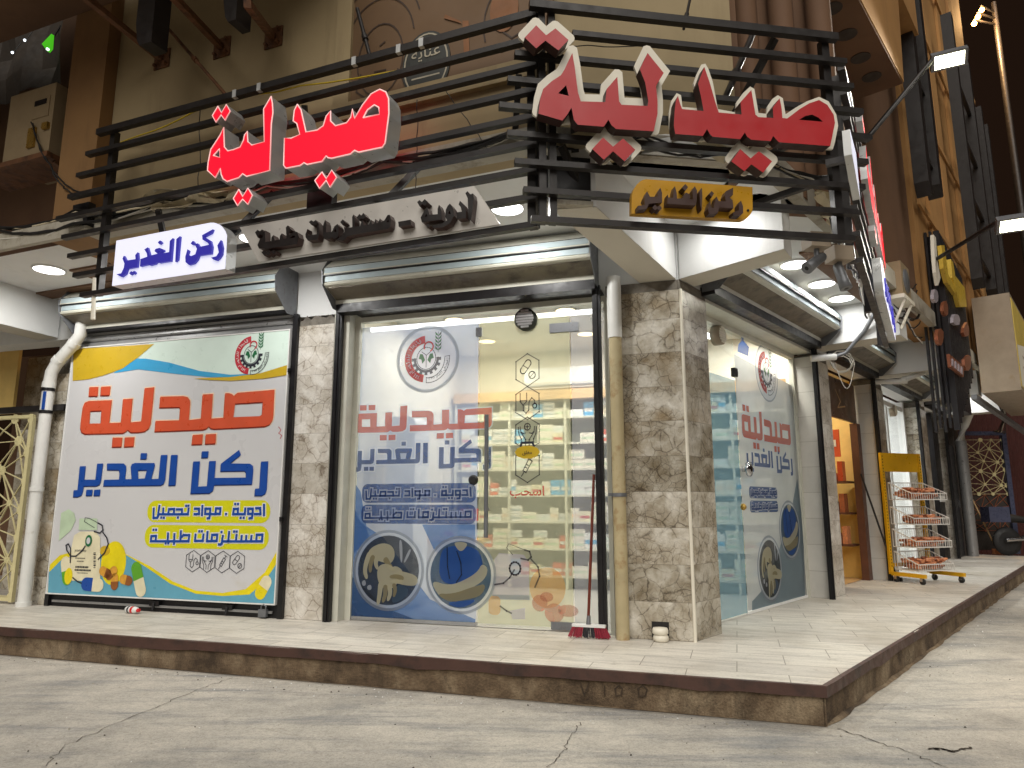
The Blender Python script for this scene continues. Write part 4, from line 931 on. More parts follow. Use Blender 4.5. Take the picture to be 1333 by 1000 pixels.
# round emblem: red arc, gear, two leaves in a ring, olive branch, banner arc
def emblem(fr, cu, cz, s, n0, parent, cm, sx=1.0, words=True):
    """s = outer radius"""
    f = lambda x, y: (cu + x * s * sx, cz + y * s)
    o = build('emblem_arc', layer(fr, [[f(x, y) for x, y in arcband(0, 0, 0.66, 0.98, 95, 262)]], n0), cm['red'], parent)
    if words:
        m = MB(); arc_text(m, fr, 'نقابة صيادلة العراق', cu, cz, 0.82 * s, 110, 250, s * 0.2, n0 + 0.002); build('emblem_lettering', m, cm['white'], o)
    g = MB(); g.prism(fr, [[f(x, y) for x, y in arcband(0, -0.02, 0.45, 0.56, 172, 368)]], n0 + .001, n0 + .001, side=False)
    for k in range(9):
        a = 180 + 22.5 * k; g.prism(fr, [[f(x, y) for x, y in arcband(0, -0.02, 0.555, 0.66, a - 6, a + 6, 1, 3)]], n0 + .0012, n0 + .0012, side=False)
    build('emblem_gear', g, cm['dark'], o)
    m = MB(); m.strokes(fr, [[f(x, y) for x, y in cl(ell(0, 0.02, 0.42, 0.46, 26))], [f(0, -.35), f(0, .15), f(-.2, .3)], [f(0, .15), f(.2, .3)]], 0.02 * s + 0.002, n0 + .002, step=0.0001)
    m.strokes(fr, [[f(x, y) for x, y in l] for l in ([(.02, -.98), (.02, -.78)] + ell(.1, 0, .72, .8, 12, -92, 0), ell(.1, 0, .93, 1.0, 14, -95, 4) + [(.82, .05)])], 0.02 * s + 0.002, n0 + .002, step=0.0001)
    build('emblem_lines', m, cm['line'], o)
    if words:
        m = MB(); arc_text(m, fr, 'تأسست في العام ١٩٦٣'.replace('أ', 'ا'), cu + 0.1 * s * sx, cz, 0.83 * s, -88, 0, s * 0.15, n0 + 0.002, inward=True); build('emblem_lettering', m, cm['line'], o)
    m = MB()
    for sg in (-1, 1): m.prism(fr, [[f(sg * x, y) for x, y in ((.05, -.05), (.16, .2), (.28, .22), (.34, .02), (.22, -.02), (.18, -.2))]], n0 + .0015, n0 + .0015, side=False)
    for k in range(5):
        y = .42 + .15 * k
        for sg in (-1, 1): m.prism(fr, [[f(.52 + sg * x, y + yy) for x, yy in ((.0, -.1), (.12, -.04), (.15, .1), (.04, .0))]], n0 + .001, n0 + .001, side=False)
    m.strokes(fr, [[f(.52, .25), f(.52, 1.1)]], .02 * s, n0 + .0012); build('emblem_leaves', m, cm['leaf'], o)
    m = MB(); m.strokes(fr, [[f(x, y) for x, y in ell(.1, .5, .2, .2, 12, -60, 200)]], .06 * s, n0 + .0025); build('emblem_ribbon', m, cm['red'], o)
    return o
c = at(327.5, 462.5); emblem(L, c[0], c[1], 0.205, P_OFF + 0.004, pb, dict(red='poster_red', dark='poster_ink', line='poster_ink', leaf='poster_leaf', white='white_paint'))
m = MB(); m.strokes(L, [pp([(363, 556), (366, 560), (363, 564), (367, 567), (365, 571)])], 0.006, P_OFF + 0.002); build('pen_scribble', m, 'poster_red', pb)

# ================================================================== GLASS SHOP FRONTS
GN = -0.15
gf = thing('shop_front', 'clear glass pharmacy front with printed film and line icons down its amber door', 'shop front', L.P(-1.9, 0, GN))
GU0, GU1, GZ1 = -3.15, -0.66, 2.90
uj = L.at(621, 813, GN)[0]; uk = L.at(748, 822, GN)[0]
m = MB(); m.box(L, GU0 - 0.03, GU0 + 0.03, 0, GZ1, GN - 0.04, GN + 0.03); m.box(L, GU1 - 0.02, GU1 + 0.03, 0, GZ1, GN - 0.04, GN + 0.03)
m.box(L, GU0 + .031, GU1 - .021, GZ1 - 0.05, GZ1, GN - 0.04, GN + 0.03); build('frame', m, 'cream_steel', gf)
m = MB(); m.box(L, GU0 + .031, uj - .003, 0.004, 0.035, GN - 0.02, GN + 0.02); build('bottom_rail', m, 'chrome', gf)
m = MB(); m.box(L, GU0 - 0.2, GU0 - .031, 0, 2.93, -0.3, -0.006); build('reveal', m, 'cream_steel', gf); m = MB(); m.box(L, GU1 + .031, GU1 + 0.035, 0, 2.93, -0.3, -0.006); build('reveal', m, 'cream_steel', gf)
m = MB(); m.box(L, GU0 + .031, GU1 - .021, GZ1 + .002, 2.95, -0.2, -0.021); build('head', m, 'dark_frame', gf)
def pane(name, u0, u1, z0, z1, mat, fr=L, n=GN, parent=gf): m_ = MB(); m_.box(fr, u0, u1, z0, z1, n - 0.005, n + 0.005); return build(name, m_, mat, parent)
p1 = pane('glass_pane', GU0 + .032, uj - .004, 0.036, GZ1 - .051, 'clear_glass'); p3 = pane('glass_pane', uk + .004, GU1 - .022, 0.012, GZ1 - .051, 'clear_glass')
dr = pane('glass_door', uj + .004, uk - .004, 0.012, GZ1 - .051, 'clear_glass')
for a, b, z in ((uj - .03, uj + .03, 2.62), (uk - .19, uk + .08, 2.6)):
    m = MB(); m.box(L, a, b, z, z + 0.085, GN - 0.018, GN + 0.018); build('patch_fitting', m, 'plate_grey', dr)
m = MB(); m.box(L, uk - .2, uk + .06, 0.012, 0.075, GN - .018, GN + .018); build('patch_fitting', m, 'plate_grey', dr)
hu = L.at(633, 620, GN + .06)[0]; hz1 = L.at(632, 540, GN + .06)[1]; hz0 = L.at(631, 700, GN + .06)[1]
m = MB(); m.tube([L.P(hu, hz0, GN + .06), L.P(hu, hz1, GN + .06)], 0.019, 12)
for z in (hz0 + .25, hz1 - .42): m.tube([L.P(hu, z, GN), L.P(hu, z, GN + .06)], 0.014, 8)
build('door_handle', m, 'plate_grey', dr)
m = MB(); c = L.at(617, 625, GN); m.lathe(L.P(c[0], c[1], GN + .005), [(0.045, 0), (0.045, .02), (.03, .035)], L.n, 18); build('door_lock', m, 'rubber', dr)
FN = GN + 0.0065
def flay(name, loops, k, mat, fr=L, n0=FN, parent=gf): return build(name, layer(fr, loops, n0 + k), mat, parent)
def gp(l): return L.pts(l, GN)
flay('film', [[(GU0 + .035, .04), (uj - .006, .04), (uj - .006, 2.80), (GU0 + .035, 2.80)]], 0.0, 'film_lavender', parent=p1)
zb = L.at(530, 725, GN)[1]
flay('film_print', [gp([(447, 690), (452, 640), (470, 680), (500, 700), (560, 780), (619, 806), (619, 811), (447, 802)])], 0.001, 'film_blue', parent=p1)
flay('film_print', [gp([(456, 620), (470, 640), (480, 700), (462, 720), (450, 700)])], 0.002, 'film_blue', parent=p1)
flay('film_print', [gp([(447, 740), (470, 760), (500, 790), (540, 806), (447, 801)])], 0.003, 'film_deepblue', parent=p1)
flay('film_print', [gp([(550, 683), (619, 683), (619, 730), (590, 735), (565, 715)])], 0.002, 'film_blue', parent=p1)
flay('film', [[(uj + .006, .03), (uk - .006, .03), (uk - .006, 2.80), (uj + .006, 2.80)]], 0.0, 'film_amber', parent=dr)
flay('film', [[(uk + .006, .03), (GU1 - .024, .03), (GU1 - .024, 2.80), (uk + .006, 2.80)]], 0.0, 'film_clear', parent=p3)
def decal_word(fr, U, bb, n0, mat, name, parent, halo='decal_white', hw=0.012):
    o = build(name, word(MB(), fr, U, bb, n0 + 0.003), mat, parent); build(name + '_halo', word(MB(), fr, U, bb, n0, hw), halo, o); return o
decal_word(L, U_PHARM, bbpx(L, 464, 641, 524, 572, GN), FN + .004, 'decal_orange', 'title_word', gf)
decal_word(L, U_NAME, bbpx(L, 463, 640, 574, 613, GN), FN + .004, 'decal_navy', 'name_word', gf)
for y0, y1, U, x0, x1 in ((629.5, 654.5, U_L1, 472, 620), (657, 682, U_L2, 471, 620)):
    bb = bbpx(L, x0, x1, y0, y1, GN); o = flay('blue_label', [rrect(bb[0], bb[1], bb[2], bb[3], .06)], .004, 'decal_navy')
    du, dz = (bb[1] - bb[0]) * .04, (bb[3] - bb[2]) * .2; ib = (bb[0] + du, bb[1] - du, bb[2] + dz, bb[3] - dz)
    m = MB(); m.strokes(L, [fit(l, ib) for l in U], 0.04, FN + .007, step=.0001); build('lettering_outline', m, 'decal_white', o)
    m = MB(); m.strokes(L, [fit(l, ib) for l in U], 0.018, FN + .010, step=.0001); build('lettering', m, 'decal_navy', o)
GEM = dict(red='decal_red', dark='decal_ink', line='decal_ink', leaf='decal_leaf', white='decal_white')
c = L.at(557, 467.5, GN); o = flay('emblem_ring', [ell(*c, .33, .33, 40), ell(*c, .295, .295, 40)], .004, 'film_ringgrey'); flay('emblem_disc', [ell(*c, .294, .294, 40)], .003, 'film_clear', parent=o)
emblem(L, c[0] - .01, c[1], 0.235, FN + .007, gf, GEM)
# round photographs: folded hands over soap, and a seated figure in blue
def photo(fr, cu, cz, ra, n0, parent, kind, sx=1.0):
    f = lambda l: [(cu + x * ra * sx, cz + y * ra) for x, y in l]
    d = build('photo_disc', layer(fr, [f(ell(0, 0, .86, .86, 36))], n0 + .001), 'decal_dark' if kind == 'hands' else 'decal_slatecloth', parent)
    build('photo_ring', layer(fr, [f(ell(0, 0, 1.0, 1.0, 40)), f(ell(0, 0, .93, .93, 40))], n0 + .0005), 'film_ringgrey', d)
    build('photo_ring', layer(fr, [f(ell(0, 0, .93, .93, 40)), f(ell(0, 0, .862, .862, 40))], n0 + .002), 'film_ring', d)
    if kind == 'hands':
        def finger(pts, w, mt):
            up, dn = [], []
            for i, p in enumerate(pts):
                a = Vector(pts[max(i - 1, 0)]); b = Vector(pts[min(i + 1, len(pts) - 1)]); d = (b - a).normalized(); ww = w * (1 - .35 * i / (len(pts) - 1)); up.append((p[0] - d.y * ww, p[1] + d.x * ww)); dn.append((p[0] + d.y * ww, p[1] - d.x * ww))
            tip = Vector(pts[-1]) + (Vector(pts[-1]) - Vector(pts[-2])).normalized() * w * .7
            return (up + [(tip.x, tip.y)] + dn[::-1], mt)
        sh = [([(.1, -.8), (.25, -.3), (.6, -.42), (.55, -.62), (.3, -.78)], 'decal_slatecloth'),
              ([(-.6, .42), (-.45, .58), (-.15, .68), (.12, .6), (.2, .36), (.08, .14), (-.2, .2), (-.42, .26)], 'decal_skin'),
              finger([(-.5, .45), (-.62, .2), (-.66, -.05), (-.6, -.2)], .075, 'decal_skin'), finger([(-.42, .36), (-.5, .14), (-.5, -.04)], .07, 'decal_skinshade'), finger([(-.3, .32), (-.36, .16), (-.3, .04)], .07, 'decal_skin'),
              finger([(-.1, .3), (.02, .14), (.1, .06)], .08, 'decal_skinshade'),
              ([(-.3, .08), (-.05, .18), (.2, .06), (.34, -.18), (.22, -.42), (-.05, -.5), (-.28, -.3)], 'decal_skin'),
              finger([(-.18, -.3), (-.2, -.55), (-.24, -.82)], .075, 'decal_skin'), finger([(-.05, -.36), (-.04, -.6), (-.1, -.76)], .07, 'decal_skinshade'), finger([(.06, -.36), (.1, -.56), (.04, -.72)], .07, 'decal_skin'), finger([(.18, -.32), (.24, -.48), (.2, -.62)], .062, 'decal_skinshade'),
              ([(.2, .0), (.45, -.02), (.85, -.12), (.84, -.36), (.5, -.36), (.24, -.3)], 'decal_skin'), finger([(.4, -.06), (.24, .06), (.1, .02)], .07, 'decal_skin'), finger([(.46, -.2), (.26, -.14), (.1, -.16)], .065, 'decal_skinshade'), finger([(.46, -.28), (.3, -.27), (.14, -.28)], .06, 'decal_skin'),
              ([(.3, .78), (.36, .2), (.42, .2), (.40, .72)], 'decal_white'), ([(.44, .2), (.6, .55), (.66, .5), (.5, .2)], 'decal_white'),
              ([(-.72, -.3), (-.62, -.25), (-.58, -.38), (-.68, -.42)], 'decal_white'), ([(-.56, -.4), (-.44, -.36), (-.42, -.5), (-.54, -.5)], 'decal_white')]
    else:
        sh = [([(-.6, .55), (-.35, .74), (.35, .74), (.62, .5), (.62, -.1), (.3, -.2), (-.6, -.28)], 'decal_scrub'), ([(-.86, -.15), (-.3, -.3), (.2, -.1), (.5, .1), (.6, .3), (.78, .2), (.7, -.1), (.3, -.35), (-.2, -.6), (-.6, -.6)], 'decal_skin'),
              ([(-.7, -.5), (-.2, -.5), (.4, -.28), (.74, -.2), (.6, -.52), (.2, -.62), (-.3, -.72)], 'decal_skinshade'), ([(-.2, .8), (0, .55), (.22, .78), (.1, .84), (-.1, .84)], 'decal_skin'),
              ([(-.4, -.72), (.1, -.66), (.5, -.6), (.2, -.8), (-.1, -.84)], 'decal_scrub')]
    for i, (l, mt) in enumerate(sh): build('photo_figure', layer(fr, [f(chaikin(l))], n0 + .003 + .0008 * i), mt, d)
    if kind != 'hands':
        m = MB(); m.strokes(fr, [f([(-.38, .7), (-.36, .2), (-.3, -.1)]), f([(-.1, .6), (.02, .3), (.04, .0), (-.1, -.2)])], .03 * ra, n0 + .009); build('photo_lines', m, 'decal_dark', d)
    return d
c = L.at(506, 742, GN); photo(L, c[0], c[1], .365, FN + .006, gf, 'hands'); c = L.at(600, 748, GN); photo(L, c[0], c[1], .34, FN + .006, gf, 'seated')
for kind, y in (('pills', 482), ('stethoscope', 525), ('hands', 565), ('syringe', 606)):
    c = L.at(687, y, GN); icon(L, kind, c[0], c[1], 0.152, FN + .004, 0.010, dr, 'decal_ink', 0.9)
m = MB(); a = L.at(664, 646, GN); b_ = L.at(709, 646, GN); text_mb(m, L, 'اسحب', a[0], b_[0], a[1] - .02, FN + .004, 0.02, 0.11); build('lettering', m, 'decal_red', dr)
# pale still life printed low on the door
c = L.at(661, 740, GN); flay('bottle_picture', [gp([(644, 728), (650, 720), (682, 722), (689, 732), (689, 775), (641, 775)])], .003, 'decal_lilac', parent=dr)
flay('print_band', [gp([(641, 774), (690, 775), (690, 781), (641, 780)])], .004, 'film_ringgrey', parent=dr)
c = L.at(713, 765, GN); flay('orange_picture', [ell(*c, .16, .17, 26)], .003, 'decal_peach', parent=dr)
for px, py, a_, b2 in ((703, 785, .07, .07), (722, 798, .085, .08), (740, 795, .09, .05), (712, 777, .06, .04)):
    c = L.at(px, py, GN); flay('tablet_picture', [ell(*c, a_, b2, 20)], .005, 'decal_rose', parent=dr)
c = L.at(645, 788, GN); flay('tablet_picture', [rrect(c[0] - .06, c[0] + .05, c[1] - .08, c[1] + .08, .04)], .005, 'decal_peach', parent=dr)
flay('capsule_picture', [gp([(664, 795), (684, 791), (684, 806), (668, 806)])], .004, 'decal_lilac', parent=dr)
m = MB(); m.strokes(L, [gp([(670, 742), (664, 752), (656, 759), (645, 761)]), gp([(697, 764), (703, 750), (701, 738), (692, 728)]), gp([(679, 727), (688, 729), (692, 725), (690, 718), (684, 716)]), gp([(652, 789), (660, 795), (666, 798)])], .014, FN + .007, step=.0001)
m.strokes(L, [gp([(684, 716), (663, 708), (660, 713), (668, 722)])], .006, FN + .007, step=.0001); c = L.at(671, 740, GN); m.strokes(L, [cl(ell(*c, .05, .055, 14))], .016, FN + .0075, step=.0001)
build('stethoscope_picture', m, 'decal_ink', dr)
# right-hand glass front
GR = -0.25
rf = thing('shop_front', 'pharmacy glass front round the corner with grey printed film and a bluish glass door', 'shop front', R.P(1.9, 0, GR))
ua, ubq, uc_ = 0.5, R.at(973, 799, GR)[0], 3.31
m = MB(); m.box(R, uc_, 3.37, 0, 2.87, GR - .03, GR + .03); m.box(R, ua, uc_ - .001, 2.82, 2.87, GR - .03, GR + .03); m.box(R, ua - .02, 3.38, 2.872, 2.925, -.24, -.024); build('frame', m, 'cream_steel', rf)
m = MB(); m.box(R, ubq + .01, uc_ - .001, .004, .03, GR - .02, GR + .02); build('bottom_rail', m, 'white_paint', rf)
q1 = pane('glass_pane', ubq + .004, uc_ - .002, .031, 2.819, 'clear_glass', R, GR, rf); q0 = pane('glass_door', ua + .004, ubq - .004, .015, 2.819, 'teal_glass', R, GR, rf)
RN = GR + .0065
def rp(l): return R.pts(l, GR)
flay('film', [[(ua + .006, .02), (ubq - .006, .02), (ubq - .006, 2.32), (ua + .006, 2.32)]], 0, 'film_teal', R, RN, q0)
flay('film', [[(ubq + .006, .034), (uc_ - .004, .034), (uc_ - .004, 2.48), (ubq + .006, 2.6)]], 0, 'film_grey', R, RN, q1)
flay('film_print', [rp([(1037, 623), (1030, 660), (1012, 720), (990, 770), (978, 783), (978, 797), (1047, 777), (1045, 690)])], .001, 'film_slate', R, RN, q1)
flay('bottle_picture', [rp([(964, 437), (967, 437), (967, 444), (974, 452), (973, 464), (959, 458), (960, 449), (964, 444)])], .002, 'decal_navy', R, RN, q1)
m = MB(); c = R.at(966, 611, GR); m.lathe(R.P(c[0], c[1], GR), [(.03, 0), (.03, .05), (.075, .06), (.075, .085), (.03, .1)], R.n, 20); build('door_knob', m, 'chrome', q0)
m = MB(); c = R.at(965, 660, GR); m.lathe(R.P(c[0], c[1], GR), [(.03, 0), (.035, .03), (.015, .05)], R.n, 14); build('door_lock', m, 'brass', q0)
for u, z in ((ubq, 2.36), (ua + .05, .05)):
    m = MB(); m.box(R, u - .03, u + .05, z, z + .09, GR - .02, GR + .02); build('patch_fitting', m, 'dark_frame', q0)
def rbb(x0, x1, y0, y1):
    a = R.at(x0, y1, GR); b = R.at(x1, y1, GR); c_ = R.at((x0 + x1) / 2, y0, GR); d = R.at((x0 + x1) / 2, y1, GR); return (a[0], b[0], d[1], c_[1])
decal_word(R, U_PHARM, rbb(966, 1029, 535, 587), RN + .004, 'decal_orange', 'title_word', rf)
decal_word(R, U_NAME, rbb(970, 1031, 585, 617), RN + .004, 'decal_navy', 'name_word', rf)
for y0, y1, U, x0, x1 in ((634, 649, U_L1, 974.5, 1011), (652, 667, U_L2, 975.5, 1012)):
    bb = rbb(x0, x1, y0, y1); o = flay('blue_label', [rrect(bb[0], bb[1], bb[2], bb[3], .04)], .004, 'decal_navy', R, RN, rf)
    du, dz = (bb[1] - bb[0]) * .04, (bb[3] - bb[2]) * .2; ib = (bb[0] + du, bb[1] - du, bb[2] + dz, bb[3] - dz)
    m = MB(); m.strokes(R, [fit(l, ib) for l in U], .036, RN + .007, step=.0001); build('lettering_outline', m, 'decal_white', o)
    m = MB(); m.strokes(R, [fit(l, ib) for l in U], .015, RN + .010, step=.0001); build('lettering', m, 'decal_navy', o)
c = R.at(997, 486, GR); o = flay('emblem_ring', [ell(c[0], c[1], .33, .33, 40), ell(c[0], c[1], .31, .31, 40)], .004, 'film_ringgrey', R, RN, rf)
flay('emblem_disc', [ell(c[0], c[1], .309, .309, 40)], .002, 'decal_white', R, RN, o); emblem(R, c[0] - .01, c[1], .25, RN + .006, rf, GEM)
c = R.at(1001, 740, GR); photo(R, c[0], c[1], .34, RN + .006, rf, 'hands'); c = R.at(1027, 690, GR); photo(R, c[0], c[1], .33, RN + .006, rf, 'seated')

# round louvred vents set in the glass
def vent(fr, px, py, n0, r, label, mat):
    c = fr.at(px, py, n0); t = thing('vent_fan', label, 'vent', fr.P(c[0], c[1], n0))
    m = MB(); m.lathe(fr.P(c[0], c[1], n0 - .03), [(r, 0), (r, .08), (r * .82, .09)], fr.n, 26); build('housing', m, 'disc_dark' if mat != 'ivory' else 'box_tan', t)
    m = MB()
    for k in range(-3, 4):
        h = r * .24 * k; w = math.sqrt(max(0, (r * .8) ** 2 - h * h)); m.box(fr, c[0] - w, c[0] + w, c[1] + h - r * .09, c[1] + h + r * .09, n0 + .062, n0 + .07)
    build('louvre', m, mat, t)
vent(L, 685.5, 417, GN, .105, 'round grey louvred vent high in the glass above the door icons', 'shutter_grey'); vent(R, 933, 437, GR, .1, 'round yellowed louvred vent in the bluish glass door round the corner', 'ivory')
# little yellow open/closed plate hanging inside the door icons
c = L.at(687.5, 589, GN); t = thing('door_sign', 'small yellow oval plate hanging on the glass door', 'sign', L.P(c[0], c[1] - .05, GN + .02))
m = MB(); m.prism(L, [ell(*c, .115, .06, 10)], GN + .02, GN + .032, back=True); build('plate', m, 'poster_gold', t)
m = MB(); m.strokes(L, [[(c[0] - .05, c[1] + .085), (c[0] + .05, c[1] + .085)], [(c[0] - .06, c[1] + .06), (c[0] - .05, c[1] + .085)], [(c[0] + .06, c[1] + .06), (c[0] + .05, c[1] + .085)]], .02, GN + .03); text_mb(m, L, 'مغلق', c[0] - .045, c[0] + .045, c[1] - .03, GN + .035, .01); build('lettering', m, 'poster_ink', t)

# ================================================================== SIGN RACKS OF BLACK STEEL RAILS
ZR = [4.21 - 0.182 * i for i in range(9)]
def rack(fr, ends, posts, label, nz=0.0):
    t = thing('sign_rack', label, 'sign rack', fr.P((ends[0][0] + ends[0][1]) / 2, ZR[-1], 0), 'black steel sign racks on the facade')
    for i, (a, b) in enumerate(ends):
        m = MB(); w = 0.037 if i else 0.052; m.box(fr, a, b, ZR[i] - w / 2, ZR[i] + w / 2, -0.02 + nz, 0.03 + nz); build('rail', m, 'black_steel', t)
    for u in posts:
        m = MB()
        if isinstance(u, tuple): m.box(fr, u[0], u[0] + .045, ZR[-1], ZR[0], -0.075 + nz, -0.022 + nz); m.box(fr, u[0] + .065, u[0] + .11, ZR[-1], ZR[0], -0.075 + nz, -0.022 + nz)
        else: m.box(fr, u, u + .055, ZR[-1], ZR[0], -0.075 + nz, -0.022 + nz)
        build('post', m, 'black_steel', t)
    return t
lx = [129, 115, 103, 92, 77, 84, 92, 99, 108]; ly = [172, 201, 229, 255, 283, 308, 331, 355, 382]
el = [(A.at(x, y, 0)[0], -0.035) for x, y in zip(lx, ly)]
ra = rack(A, el, [A.at(135, 280, -.04)[0], -.12], 'long rack of nine black steel rails carrying the lit red sign')
cxl = [(687, 20), (742, 62), (668, 83), (659, 117), (648, 150), (658, 183), (668, 219), (679, 255), (689, 290)]
cxr = [(1083, 58), (1094, 92), (1103, 126), (1115, 157), (1126, 188), (1121, 218), (1117, 250), (1110, 284), (1104, 316)]
ec = [(B.at(*p)[0], B.at(*q)[0]) for p, q in zip(cxl, cxr)]
rb = rack(B, ec, [(B.at(699, 160, -.04)[0],), B.at(1069, 150, -.04)[0]], 'corner rack of nine black steel rails carrying the unlit dark red sign', 0.05)
CRL = 3.35
rc = rack(CR, [(0.0 + .04 * (i % 3), CRL - .05 * ((i * 2) % 3)) for i in range(9)], [.1, 1.6, CRL - .2], 'side rack of black steel rails seen end-on along the right street')
def brace(t, p, q, w=.04): m = MB(); m.bar(p, q, w); return build('brace', m, 'black_steel', t)
for u, z in ((-.18, 3.83), (-1.9, 4.0), (-3.3, 3.4)): brace(ra, A.P(u, z, -.03), A.P(u - .12, z - .3, -.265))
for u in (-2.6, -1.3): brace(ra, A.P(u, 3.0, -.03), A.P(u + .35, CEIL + .02, -.16))
brace(rb, B.P(.12, 3.3, -.03), B.P(.3, 3.05, -.2)); brace(rb, B.P(.2, 3.75, -.03), B.P(.26, 3.28, -.22), .05)
brace(rb, B.P(1.62, 4.2, .0), B.P(1.44, 3.78, -.3)); brace(rb, B.P(2.0, 3.22, .0), B.P(1.55, 3.12, -.3)); brace(rb, B.P(1.98, 3.6, .0), B.P(1.7, 3.52, -.35))
# silvery wrapping left on the top rails of the long rack
for u in (-2.55, -2.31, -1.45, -1.08, -.9):
    m = MB(); m.box(A, u, u + .035, ZR[0] - .032, ZR[0] + .032, .0, .0335); build('tape', m, 'sign_side_grey', ra)

c0_ = A.at(123, 362, .0); c1_ = A.at(121, 416, .0); t = thing('wooden_peg', 'cream wooden stick hanging down from the left end of the long rack', 'stick', A.P(c1_[0], c1_[1], .0))
m = MB(); m.tube([A.P(c1_[0], c1_[1], .0), A.P(c0_[0], c0_[1], .0)], [.018, .014], 8); build('stick', m, 'ivory', t)
# ================================================================== SIGNS
def px_shapes(fr, shapes, o, k, off): return [[fr.pts(l, off, o, k) for l in s] for s in shapes]
def raised(fr, name, shapes, n0, n1, face, side, parent, rim=None):
    """letters standing off the rack: lit or painted faces with their own returns"""
    m = MB()
    for s in shapes: m.cur = 0; m.prism(fr, s, n0, n1, back=True, sidemi=1)
    return build(name, m, [face, side], parent)
# lit red word
F1 = 0.19
RL1 = [[[(548, 92), (558, 150), (562, 215), (550, 300), (538, 660), (360, 705), (330, 685), (300, 715), (210, 745), (180, 725), (165, 690), (160, 645), (120, 715), (60, 660), (65, 600), (85, 500), (150, 400), (185, 330), (190, 480), (215, 510), (260, 500), (310, 480), (335, 430), (345, 385), (365, 360), (370, 440), (400, 465), (495, 440), (490, 190)], [(105, 545), (152, 495), (155, 560)]]]
RD1 = [[[(140, 168), (168, 218), (205, 155), (235, 205), (195, 275), (165, 235), (125, 290), (97, 240)]], [[(300, 805), (330, 860), (370, 795), (405, 850), (370, 920), (330, 880), (290, 930), (258, 875)]]]
RL2 = [[[(170, 225), (200, 270), (240, 450), (330, 435), (380, 400), (405, 320), (440, 280), (440, 360), (480, 400), (570, 375), (605, 330), (617, 265), (635, 340), (700, 230), (770, 140), (840, 103), (890, 125), (912, 180), (915, 300), (885, 540), (860, 575), (670, 615), (635, 600), (600, 630), (450, 665), (420, 660), (405, 645), (370, 690), (250, 715), (225, 700), (190, 725), (75, 745), (58, 720), (65, 500), (120, 500), (190, 470), (165, 380), (135, 360), (145, 275)], [(705, 335), (740, 270), (795, 230), (832, 250), (838, 305)]]]
RD2 = [[[(370, 775), (405, 830), (450, 760), (490, 820), (435, 900), (405, 845), (350, 910), (312, 845)]]]
ls = thing('letter_sign', 'glowing bright red Arabic channel letters on the long rack', 'sign', A.P(-1.9, 3.35, .1))
for nm, sh, o, k in (('letters', RL1, (260, 110), 5.886), ('dots', [RD1[0]], (260, 110), 5.886), ('dots', [RD1[1]], (260, 110), 5.886), ('letters', RL2, (360, 100), 6.25), ('dots', RD2, (360, 100), 6.25)):
    s_ = px_shapes(A, sh, o, k, F1)
    b = raised(A, nm, s_, .035, F1, 'sign_lit_red', 'sign_side_grey', ls)
    m = MB()
    for s in s_:
        for l in s: m.tube([A.P(p[0], p[1], F1) for p in l + [l[0]]], .0055, 5, False)
    build('rim', m, 'lit_rim', b)
# white lit name box
nb = thing('name_sign', 'lit white sign box with blue Arabic name at the left end of the long rack', 'sign', A.P(-3.4, 2.8, .06))
F2 = .13
ol = A.pts([(90, 262), (1050, 78), (1085, 78), (1120, 88), (1155, 106), (1180, 130), (1205, 168), (1220, 210), (1212, 380), (1200, 550), (45, 725)], F2, (140, 280), 7.841)
m = MB(); m.prism(A, [ol], .032, F2, back=True, sidemi=1); bx = build('box', m, ['sign_lit_white', 'sign_side_grey'], nb)
EL = [[[(1155, 255), (1172, 330), (1165, 400), (1140, 440), (1110, 465), (1080, 455), (1055, 435), (1110, 420), (1135, 380), (1120, 310)]],
      [[(1075, 145), (1058, 185), (985, 222), (1050, 262), (1066, 320), (1058, 395), (930, 415), (915, 455), (880, 495), (830, 510), (795, 480), (793, 425), (815, 350), (828, 362), (815, 400), (850, 420), (895, 400), (912, 345), (888, 300), (918, 288), (938, 325), (1035, 303), (1025, 285), (968, 250), (965, 205)]],
      [[(870, 262), (888, 285), (865, 305), (848, 290)]], [[(738, 215), (715, 455), (690, 478), (702, 245)]],
      [[(665, 235), (645, 470), (525, 490), (505, 478), (485, 500), (430, 515), (415, 505), (330, 525), (335, 450), (405, 425), (400, 390), (375, 352), (408, 330), (425, 390), (430, 415), (510, 395), (478, 368), (490, 345), (530, 335), (570, 350), (572, 368), (548, 380), (575, 388), (628, 378), (635, 265)], [(512, 375), (530, 368), (548, 372), (530, 388)]],
      [[(535, 258), (552, 278), (528, 298), (512, 280)]],
      [[(305, 380), (310, 440), (300, 530), (200, 550), (185, 600), (140, 632), (90, 605), (138, 595), (165, 540), (172, 495), (152, 445), (166, 415), (190, 465), (285, 450), (282, 410)]],
      [[(240, 572), (255, 592), (238, 612), (220, 595)]], [[(268, 568), (283, 585), (266, 605), (250, 588)]]]
m = MB()
for s in px_shapes(A, EL, (140, 280), 7.841, F2 + .02): m.prism(A, s, F2 + .001, F2 + .02)
build('letters', m, 'sign_lit_purple', bx)
